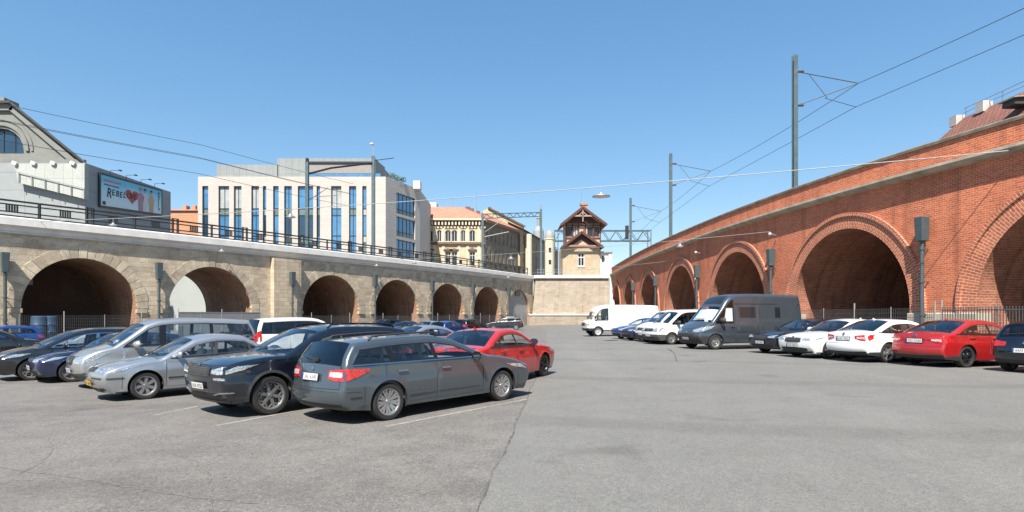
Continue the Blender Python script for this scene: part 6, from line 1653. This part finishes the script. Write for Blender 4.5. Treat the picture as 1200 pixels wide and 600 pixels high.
VIANO = dict(cat='van', L=4.76, W=1.90, af=.90, ar=4.00, wr=.325, zs=.24, ww=.215,
    front=[(.18,.22),(.05,.36),(0,.54),(.02,.76),(.10,.88)], hood=[(.10,.88),(.4,1.03),(.80,1.15)], ws=[(.80,1.15),(1.25,1.49),(1.58,1.72)],
    roof=[(1.58,1.72),(2.0,1.83),(2.8,1.86),(3.8,1.84),(4.48,1.79)], rw=[(4.48,1.79),(4.64,1.45),(4.70,1.15)], tail=[(4.70,1.15),(4.74,.85),(4.76,.5),(4.68,.28)],
    belt=((.8,1.08),(4.7,1.16)), taper=(.10,.05,.75,.5), tumble=.20, dlo=dict(f=1.02, rb=4.56, rt=4.40, pillars=[(1.98,2.02,.17,0),(3.30,3.30,.10,0)]),
    doors=[(1.06,2.02,1.06,2.06),(2.10,3.28,2.12,3.28)], zbf=.6, zcf=.44, zcr=.4, cabin=dict(d=(.95,4.5), dash=1.05, seats=(2.0,3.0,3.9), hb=.72), mirror=(1.36,1.14), mscale=1.35, handles=[(1.86,1.0)], rim='five', seatmat=C_SEATL, lowmat=C_PLASG,
    patches=[('headlamp','f',[(.42,.74,.79),(.62,.68,.86),(.85,.68,.90),(1.0,.70,.92),(1.22,.80,.95)],.008,C_HEAD), ('grille','f',[(0,.64,.86),(.26,.64,.86),(.34,.70,.85)],.012,C_PLAS,'c'), ('lower_grille','f',[(0,.30,.38),(.5,.30,.38)],.005,C_PLAS,'c'), ('tail_lamp','r',[(.80,.85,1.2),(1.0,.85,1.3),(1.06,.9,1.3)],.008,C_TAIL)],
    slats=[('f',.66,.85,4,.26,.018,C_CHROME)], plates=[('f',.50,'2AK 2931',C_PLATE)], emblem=[('f',.76,.085,C_CHROME)])
MPV = dict(L=4.42, W=1.80, af=.88, ar=3.56, wr=.325, zs=.23, ww=.22,
    front=[(.16,.20),(.04,.34),(0,.48),(.02,.62),(.10,.72)], hood=[(.10,.72),(.45,.87),(.85,.98),(1.05,1.03)], ws=[(1.05,1.03),(1.5,1.29),(1.95,1.48)],
    roof=[(1.95,1.48),(2.4,1.565),(3.0,1.58),(3.6,1.55),(4.05,1.49)], rw=[(4.05,1.49),(4.22,1.25),(4.30,1.08)], tail=[(4.30,1.08),(4.38,.9),(4.42,.6),(4.40,.4),(4.3,.26)],
    belt=((1.1,.96),(4.3,1.04)), taper=(.075,.07,.75,.7), tumble=.32, dlo=dict(f=1.28, rb=4.18, rt=3.96, pillars=[(1.72,1.86,.05,0),(2.55,2.62,.09,0),(3.45,3.58,.10,0)]), privacy=2,
    doors=[(1.38,2.57,1.38,2.62),(2.57,3.56,2.62,3.62)], zbf=.5, zcf=.3, zcr=.36, cabin=dict(d=(1.15,4.2), dash=1.35, seats=(2.4,3.25)), mirror=(1.74,1.05), handles=[(2.38,.88),(3.36,.9)], rim='fivey', trimmat=C_CHROME,
    patches=[('headlamp','f',[(.45,.62,.68),(.7,.60,.72),(1.0,.61,.75),(1.3,.68,.76)],.008,C_HEAD), ('grille','f',[(0,.62,.68),(.42,.62,.68)],.008,C_PLAS,'c'), ('lower_grille','f',[(0,.26,.44),(.45,.26,.44),(.55,.3,.4)],.005,C_PLAS,'c'), ('fog_lamp','f',[(.66,.32,.42),(.92,.34,.42)],.006,C_HEAD), ('tail_lamp','r',[(.55,.82,.98),(1.0,.8,1.0),(1.2,.86,.98)],.006,C_TAIL)],
    plates=[('f',.46,'4AZ 1187',C_PLATE)], emblem=[('f',.65,.045,C_CHROME)])
HATCH = dict(L=4.25, W=1.78, af=.87, ar=3.49, wr=.315, zs=.21, ww=.205,
    front=[(.16,.19),(.04,.32),(0,.46),(.02,.58),(.10,.67)], hood=[(.10,.67),(.5,.83),(.95,.93),(1.18,.97)], ws=[(1.18,.97),(1.6,1.21),(2.0,1.38)],
    roof=[(2.0,1.38),(2.4,1.455),(2.9,1.46),(3.4,1.43),(3.82,1.36)], rw=[(3.82,1.36),(4.0,1.15),(4.08,1.0)], tail=[(4.08,1.0),(4.18,.85),(4.24,.6),(4.23,.42),(4.12,.26)],
    belt=((1.2,.92),(4.0,.99)), taper=(.075,.07,.75,.7), tumble=.36, dlo=dict(f=1.42, rb=3.80, rt=3.50, pillars=[(2.45,2.54,.09,0),(3.34,3.44,.10,0)]), privacy=9,
    doors=[(1.36,2.48,1.36,2.54),(2.48,3.42,2.54,3.46)], zbf=.5, zbr=.6, zcf=.24, zcr=.38, cabin=dict(d=(1.25,4.0), dash=1.45, seats=(2.35,3.15)), mirror=(1.66,1.02), handles=[(2.28,.83),(3.22,.86)], rim='five', fin=3.7,
    patches=[('headlamp','f',[(.45,.565,.625),(.7,.55,.655),(1.0,.56,.69),(1.25,.63,.70)],.008,C_HEAD), ('grille','f',[(0,.56,.62),(.42,.565,.62)],.006,C_PLAS,'c'), ('lower_grille','f',[(0,.24,.40),(.5,.24,.40),(.7,.28,.38)],.005,C_PLAS,'c'),
        ('tail_lamp','r',[(.55,.74,.84),(.8,.72,.87),(1.0,.72,.88),(1.2,.78,.88)],.008,C_TAIL)],
    plates=[('f',.42,'6AB 4410',C_PLATE),('r',.62,'6AB 4410',C_PLATE)], emblem=[('f',.59,.045,C_CHROME),('r',.83,.05,C_CHROME)])
LIFT = dict(L=4.66, W=1.80, af=.92, ar=3.59, wr=.325, zs=.21, ww=.21,
    front=[(.16,.20),(.04,.33),(0,.47),(.01,.62),(.08,.71)], hood=[(.08,.71),(.5,.86),(1.0,.95),(1.26,.99)], ws=[(1.26,.99),(1.7,1.23),(2.08,1.39)],
    roof=[(2.08,1.39),(2.5,1.455),(2.95,1.46),(3.3,1.42)], rw=[(3.3,1.42),(3.7,1.27),(4.12,1.09)], deck=[(4.12,1.09),(4.35,1.065),(4.53,1.04)], tail=[(4.53,1.04),(4.59,.92),(4.60,.74),(4.655,.60),(4.65,.42),(4.54,.26)],
    belt=((1.3,.94),(4.3,1.02)), taper=(.075,.07,.75,.75), tumble=.36, dlo=dict(f=1.52, rb=4.02, rt=3.42, pillars=[(2.56,2.64,.09,0),(3.48,3.50,.08,0)]), privacy=9,
    doors=[(1.46,2.58,1.46,2.64),(2.58,3.56,2.64,3.54)], zbf=.5, zbr=.64, zcf=.24, zcr=.36, cabin=dict(d=(1.35,4.2), dash=1.5, seats=(2.45,3.3)), mirror=(1.74,1.04), handles=[(2.4,.86),(3.36,.88)], rim='five', fin=3.25,
    patches=[('headlamp','f',[(.52,.60,.655),(.75,.59,.69),(1.0,.60,.71),(1.22,.65,.72)],.008,C_HEAD), ('grille','f',[(0,.52,.68),(.30,.52,.68),(.46,.55,.67)],.012,C_PLAS,'c'), ('lower_grille','f',[(0,.26,.40),(.5,.26,.40),(.75,.29,.38)],.005,C_PLAS,'c'),
        ('tail_lamp','r',[(.52,.80,.90),(.75,.74,.92),(1.0,.74,.94),(1.22,.80,.93)],.008,C_TAIL), ('tail_lamp_lens','r',[(.60,.80,.86),(.92,.79,.86)],.011,C_TAILW), ('plate_recess','r',[(0,.72,.87),(.38,.72,.87),(.44,.74,.84)],.003,'BODY','c')],
    slats=[('f',.54,.67,3,.40,.017,C_PLASG)], plates=[('f',.44,'7AH 2051',C_PLATE),('r',.80,'7AH 2051',C_PLATE)], emblem=[('f',.70,.045,C_CHROME),('r',.955,.05,C_CHROME)])
CAMPER = dict(cat='van', L=5.98, W=2.05, af=.95, ar=4.98, wr=.345, zs=.30, ww=.225, gap=.075, pillar=.06,
    front=[(.20,.26),(.06,.42),(0,.62),(.05,.86),(.17,1.0)], hood=[(.17,1.0),(.45,1.18),(.72,1.32)], ws=[(.72,1.32),(1.05,1.72),(1.32,2.02)],
    roof=[(1.32,2.02),(1.62,2.36),(1.95,2.55),(2.6,2.64),(4.0,2.65),(5.6,2.62),(5.86,2.55)], rw=[(5.86,2.55),(5.93,1.9),(5.96,1.3)], norw=True, tail=[(5.96,1.3),(5.98,.8),(5.97,.5),(5.9,.34)],
    belt=((.7,1.22),(5.9,1.30)), taper=(.15,.03,1.0,.5), tumble=.085, zm=.7, crown=dict(front=.14,hood=.08,ws=.12,roof=.05,rw=.04,tail=.05), rad=dict(roof=.13), dlo=dict(f=.98, rb=1.98, rt=1.98, pillars=[(1.26,1.40,.05,0)]),
    doors=[(.98,2.02,.98,2.02),(2.20,3.40,2.20,3.40)], zbf=.7, clad=.52, zcf=.60, zcr=.5, cabin=dict(d=(.9,2.6), dash=1.0, seats=(1.95,), hb=.75), sunshade=True, skylight=(1.40,1.93), mirror=(1.30,1.36), mscale=1.7, mirmat=C_PLAS, handles=[(1.88,1.05)], rim='steel', rimmat=C_ALLOY,
    patches=[('headlamp','f',[(.52,.84,.93),(.75,.80,1.0),(1.0,.84,1.08),(1.3,.98,1.12)],.008,C_HEAD), ('grille','f',[(0,.60,.74),(.4,.60,.74),(.62,.64,.72)],.008,C_PLAS,'c'), ('lower_grille','f',[(0,.34,.44),(.6,.34,.44)],.005,C_PLAS,'c')],
    sidepatch=[('side_blind',[(1.46,1.32),(1.93,1.32),(1.93,1.95),(1.60,1.95)],-.035,C_SHADE,(1,)),('cabin_window',[(2.30,1.50),(3.20,1.50),(3.20,1.98),(2.30,1.98)],.012,G_DARK,(1,-1)),('bath_window',[(4.32,1.50),(4.62,1.50),(4.62,1.98),(4.32,1.98)],.012,G_DARK,(1,-1)),('rubbing_strip',[(2.1,.80),(4.5,.80),(4.5,.88),(2.1,.88)],.014,C_PLAS,(1,-1)),('panel_seam',[(2.02,2.12),(5.8,2.12),(5.8,2.145),(2.02,2.145)],.008,C_TRIM,(1,-1)),('panel_seam',[(2.12,1.36),(5.8,1.36),(5.8,1.38),(2.12,1.38)],.008,C_PLASG,(1,-1)),('service_flap',[(4.3,.72),(4.75,.72),(4.75,1.0),(4.3,1.0)],.006,C_PLAS,(1,-1))],
    plates=[('f',.52,'8AC 3307',C_PLATE)], emblem=[('f',.80,.06,C_CHROME)])
TRANSP = dict(cat='van', L=4.89, W=1.90, af=.92, ar=3.92, wr=.325, zs=.25, ww=.205,
    front=[(.16,.22),(.04,.36),(0,.55),(.02,.78),(.10,.93)], hood=[(.10,.93),(.42,1.09),(.74,1.20)], ws=[(.74,1.20),(1.15,1.56),(1.48,1.80)],
    roof=[(1.48,1.80),(1.85,1.91),(2.6,1.95),(4.0,1.94),(4.7,1.89)], rw=[(4.7,1.89),(4.80,1.5),(4.84,1.2)], norw=True, tail=[(4.84,1.2),(4.87,.85),(4.89,.5),(4.8,.3)],
    belt=((.7,1.10),(4.8,1.16)), taper=(.10,.04,.75,.5), tumble=.16, dlo=dict(f=.96, rb=3.02, rt=3.02, pillars=[(1.26,1.40,.05,0),(2.00,2.02,.16,0)]), privacy=2,
    doors=[(1.02,2.02,1.02,2.04),(2.12,3.16,2.12,3.16)], zbf=.6, zcf=.55, zcr=.5, cabin=dict(d=(.95,4.0), dash=1.05, seats=(1.95,2.9), hb=.72), mirror=(1.34,1.2), mscale=1.4, mirmat=C_PLAS, handles=[(1.9,1.0)], rim='steel', rimmat=C_ALLOY, lowmat=C_PLASG,
    patches=[('headlamp','f',[(.52,.72,.86),(.75,.70,.90),(1.0,.70,.93),(1.1,.72,.93)],.008,C_HEAD), ('grille','f',[(0,.72,.88),(.50,.72,.88)],.012,C_PLAS,'c'), ('lower_grille','f',[(0,.30,.40),(.6,.30,.40)],.005,C_PLAS,'c')],
    slats=[('f',.73,.87,3,.48,.017,C_PLASG)], plates=[('f',.50,'3AE 7719',C_PLATE)], emblem=[('f',.81,.06,C_CHROME)])
BOXVAN = dict(cat='van', L=6.0, W=2.05, af=.95, ar=4.35, wr=.36, zs=.42, ww=.20, gap=.07, pillar=.09,
    front=[(.14,.42),(.03,.60),(0,.85),(.03,1.05),(.10,1.16)], hood=[(.10,1.16),(.30,1.24),(.48,1.30)], ws=[(.48,1.30),(.62,1.62),(.76,1.92)],
    roof=[(.76,1.92),(.90,2.16),(1.15,2.33),(1.7,2.43),(3.5,2.46),(5.6,2.42),(5.88,2.34)], rw=[(5.88,2.34),(5.94,1.9),(5.96,1.4)], norw=True, tail=[(5.96,1.4),(5.98,1.0),(6.0,.6),(5.93,.44)],
    belt=((.5,1.22),(5.9,1.24)), taper=(.10,.03,.6,.4), tumble=.07, zm=.9, crown=dict(front=.10,hood=.06,ws=.08,roof=.06,rw=.04,tail=.04), rad=dict(roof=.17), dlo=dict(f=.66, rb=1.78, rt=1.78, pillars=[(.92,.96,.10,0)]),
    doors=[(.80,1.82,.80,1.82)], zbf=.7, clad=.48, zcf=.62, zcr=.6, cabin=dict(d=(.6,2.2), dash=.75, seats=(1.6,), hb=.7), mirror=(.74,1.5), mscale=1.3, mirmat=C_PLAS, handles=[(1.70,1.1)], rim='steel', rimmat=C_WSTEEL if 'C_WSTEEL' in globals() else C_ALLOY,
    patches=[('headlamp','f',[(.62,.82,1.0),(.85,.82,1.0)],.010,C_HEAD), ('grille','f',[(0,.80,1.06),(.50,.80,1.06)],.006,C_PLAS,'c'), ('indicator','f',[(.90,.84,.98),(1.0,.84,.98),(1.08,.84,.98)],.008,C_AMB)], sidepatch=[('rear_seam',[(5.2,.6),(5.22,.6),(5.22,2.2),(5.2,2.2)],.004,C_PLASG,(1,-1))], emblem=[('f',.93,.08,C_CHROME)])

def raise_nose(S, up, names=('headlamp', 'grille')):
    S['front'] = S['front'][:-2]+[(S['front'][-2][0]-.01, S['front'][-2][1]+up*.75), (S['front'][-1][0]-.02, S['front'][-1][1]+up)]
    S['hood'] = [S['front'][-1], (S['hood'][1][0], S['hood'][1][1]+up*.6)]+[(a, c+up*.3) for a, c in S['hood'][2:-1]]+[S['hood'][-1]]
    S['patches'] = [(p[0], p[1], [(s, a+up, c+up) for s, a, c in p[2]], *p[3:]) if p[0] in names and p[1] == 'f' else p for p in S['patches']]
    S['emblem'] = [(e[0], e[1]+up, *e[2:]) if e[0] == 'f' else e for e in S['emblem']]
    S['slats'] = [(s[0], s[1]+up, s[2]+up, *s[3:]) for s in S.get('slats', ())]
    S['plates'] = [(p[0], p[1]+up*.5, *p[2:]) if p[0] == 'f' else p for p in S['plates']]
raise_nose(SEDAN, .075, ('headlamp', 'grille', 'bumper_strip')); raise_nose(HATCH, .07); raise_nose(LIFT, .07); raise_nose(MPV, .07); raise_nose(SUV, .085, ('headlamp', 'grille', 'fog_lamp'))
def var(S, body, **kw):
    d = dict(S); d.update(kw)
    f = lambda it: tuple(body if x == 'BODY' else x for x in it)
    d['patches'] = [f(i) for i in d.get('patches', ())]; d['sidepatch'] = [f(i) for i in d.get('sidepatch', ())]; return d
P_SLATE = paint('paint_slate_grey', (.085, .105, .122), .5, .3); P_NIGHT = paint('paint_night_blue', (.008, .013, .024), .4, .25); P_SILVER = paint('paint_silver', (.46, .48, .50), .7, .32)
P_SILV2 = paint('paint_warm_silver', (.50, .50, .49), .7, .34); P_BLACK = paint('paint_black', (.008, .009, .012), .2, .25); P_BLUE = paint('paint_blue', (.012, .06, .26), .4, .3); P_NAVY = paint('paint_navy', (.010, .022, .075), .4, .3)
P_RED = paint('paint_red', (.52, .018, .016), .1, .35); P_WHITE = paint('paint_white', (.74, .75, .75), 0, .4); P_ANTH = paint('paint_anthracite', (.068, .088, .107), .45, .32); P_VANW = paint('paint_van_white', (.70, .70, .69), 0, .45, .6)
P_WINE = paint('paint_deep_red', (.40, .012, .014), .15, .33)
C_WSTEEL = plain('white_steel_rim', (.55, .55, .54), .5, var=.1)
GL, GR = 'cars parked on the left', 'vehicles parked along the right'
HD = 46.6
def park(S, body, name, label, group, px, py, hd, which, fine=True, **kw):
    s = var(S, body, **kw); return make_car(s, name, label, group, body, centre_from_wheel(px, py, s, hd, which), hd, fine)
def park_xy(S, body, name, label, group, x, y, hd, fine=True, **kw):
    s = var(S, body, **kw); return make_car(s, name, label, group, body, (x, y), hd, fine)
def pt_at(px, Y): return at(px, Y), Y
# ---- left side
park(ESTATE, P_SLATE, 'estate_car', 'slate grey estate car with roof rails, rear towards the camera', GL, 456, 492.5, HD, 'RR')
park(SUV, P_NIGHT, 'suv', 'dark blue large SUV with black grille next to the grey estate', GL, 318, 486, 180+HD+3, 'FL')
park(SEDAN, P_SILVER, 'saloon_car', 'silver saloon with yellow number plate between the SUV and the silver van', GL, 171, 468, 180+HD, 'FL')
park_xy(VIANO, P_SILV2, 'passenger_van', 'silver passenger van with long side windows behind the silver saloon', GL, -10.1, 17.45, 180+HD)
park_xy(HATCH, P_NAVY, 'hatchback', 'dark blue hatchback squeezed between silver van and black people carrier', GL, -12.7, 18.9, 180+HD)
park(MPV, P_BLACK, 'people_carrier', 'black people carrier with silver spoked wheels at the left edge', GL, 37, 446, 180+HD, 'FL')
park_xy(LIFT, P_RED, 'liftback', 'bright red liftback in front of the grey estate, beside the lane', GL, .0, 0, 0) if False else park(LIFT, P_RED, 'liftback', 'bright red liftback parked beyond the grey estate at the lane', GL, 638, 441, HD+16, 'FR', rim='fivey', rimmat=C_ALLOYD, plates=[])
park_xy(LIFT, P_BLACK, 'saloon_car', 'black saloon behind the people carrier at the left edge', GL, *pt_at(-8, 25.5), HD, False, plates=[])
park_xy(HATCH, P_BLUE, 'hatchback', 'blue hatchback by the fence of the first arch', GL, *pt_at(-2, 33), 180+HD, False, plates=[])
park_xy(HATCH, P_SILVER, 'hatchback', 'silver hatchback whose roof shows above the black people carrier', GL, *pt_at(112, 27), 180+HD, False, plates=[])
park_xy(VIANO, P_VANW, 'passenger_van', 'white van partly hidden behind the silver van and the SUV', GL, *pt_at(350, 26.5), HD, False, plates=[], privacy=0)
park_xy(HATCH, P_WHITE, 'hatchback', 'white hatchback whose roof shows behind the SUV', GL, *pt_at(395, 44), HD, False, plates=[])
park_xy(LIFT, P_SILVER, 'liftback', 'silver liftback whose roof shows between estate and red liftback', GL, *pt_at(508, 25.5), HD, False, plates=[])
park_xy(SUV, P_BLACK, 'suv', 'black off-roader half hidden in front of the fourth arch', GL, *pt_at(448, 60), 180+HD+10, False, rimmat=C_ALLOYD, plates=[])
park_xy(LIFT, P_BLACK, 'saloon_car', 'black saloon with white plate facing the camera under the fourth arch', GL, *pt_at(473, 57), 250, False)
park_xy(HATCH, P_SILVER, 'hatchback', 'pale silver hatchback in front of the fifth arch', GL, *pt_at(500, 55), 250, False, plates=[])
park_xy(HATCH, P_BLUE, 'hatchback', 'bright blue hatchback above the red liftback roof', GL, *pt_at(527, 52), 60, False)
park_xy(MPV, P_BLACK, 'people_carrier', 'black people carrier beside the bright blue hatchback', GL, *pt_at(552, 60), 60, False, rimmat=C_ALLOYD, trimmat=C_TRIM)
park_xy(SUV, P_BLACK, 'suv', 'black SUV standing alone before the closed far arch', GL, *pt_at(592, 74), 178, False, L=4.7)
# ---- right side
HR = 17.
park(LIFT, P_WINE, 'liftback', 'red liftback with black wheels, rear to the lane, near the right edge', GR, 1133, 431, HR, 'RR', rimmat=C_ALLOYD, rim='fivey', plates=[('r',.80,'2SU 5164',C_PLATE)])
park(LIFT, P_WHITE, 'liftback', 'white liftback with red tail lamps between white saloon and red liftback', GR, 1041, 425.3, HR, 'RR', W=1.74, L=4.66, plates=[('r',.80,'6AD 9032',C_PLATE)], privacy=9)
park(LIFT, P_WHITE, 'saloon_car', 'white saloon with black grille facing the lane', GR, 973, 420.5, 180+HR, 'FL', W=1.78, rim='seven')
park_xy(LIFT, P_NIGHT, 'saloon_car', 'dark blue saloon facing the lane beside the anthracite camper', GR, 12.5, 24.9+.35, 180+HR, W=1.76)
park(CAMPER, P_ANTH, 'camper_van', 'tall anthracite camper van with white windscreen blind', GR, 838.5, 410, 180+HR, 'FL')
park(TRANSP, P_WHITE, 'panel_van', 'white van with grey bumper next to the camper', GR, 787, 404, 180+HR, 'FL')
park_xy(TRANSP, P_VANW, 'panel_van', 'second white van, just behind the one beside the camper', GR, 9.95, 35.7, 180+HR, False)
park_xy(HATCH, P_NAVY, 'hatchback', 'dark blue hatchback beside the second white van', GR, 9.25, 38.1, 180+HR, False, plates=[])
park_xy(HATCH, P_BLUE, 'hatchback', 'blue hatchback nearest to the old white box van', GR, 9.1, 40.7, 180+HR, False, plates=[])
park(BOXVAN, P_VANW, 'box_van', 'old white high-roof box van at the far right end', GR, 701, 394.3, 188, 'FL', rimmat=C_WSTEEL)
park_xy(HATCH, P_NIGHT, 'hatchback', 'dark blue hatchback cut off by the right edge of the picture', GR, 15.75, 16.6, HR+3, plates=[('r',.62,'4AM 6218',C_PLATE)])
print('objects', len(bpy.data.objects), 'tris', sum(len(m.polygons) for m in bpy.data.meshes))
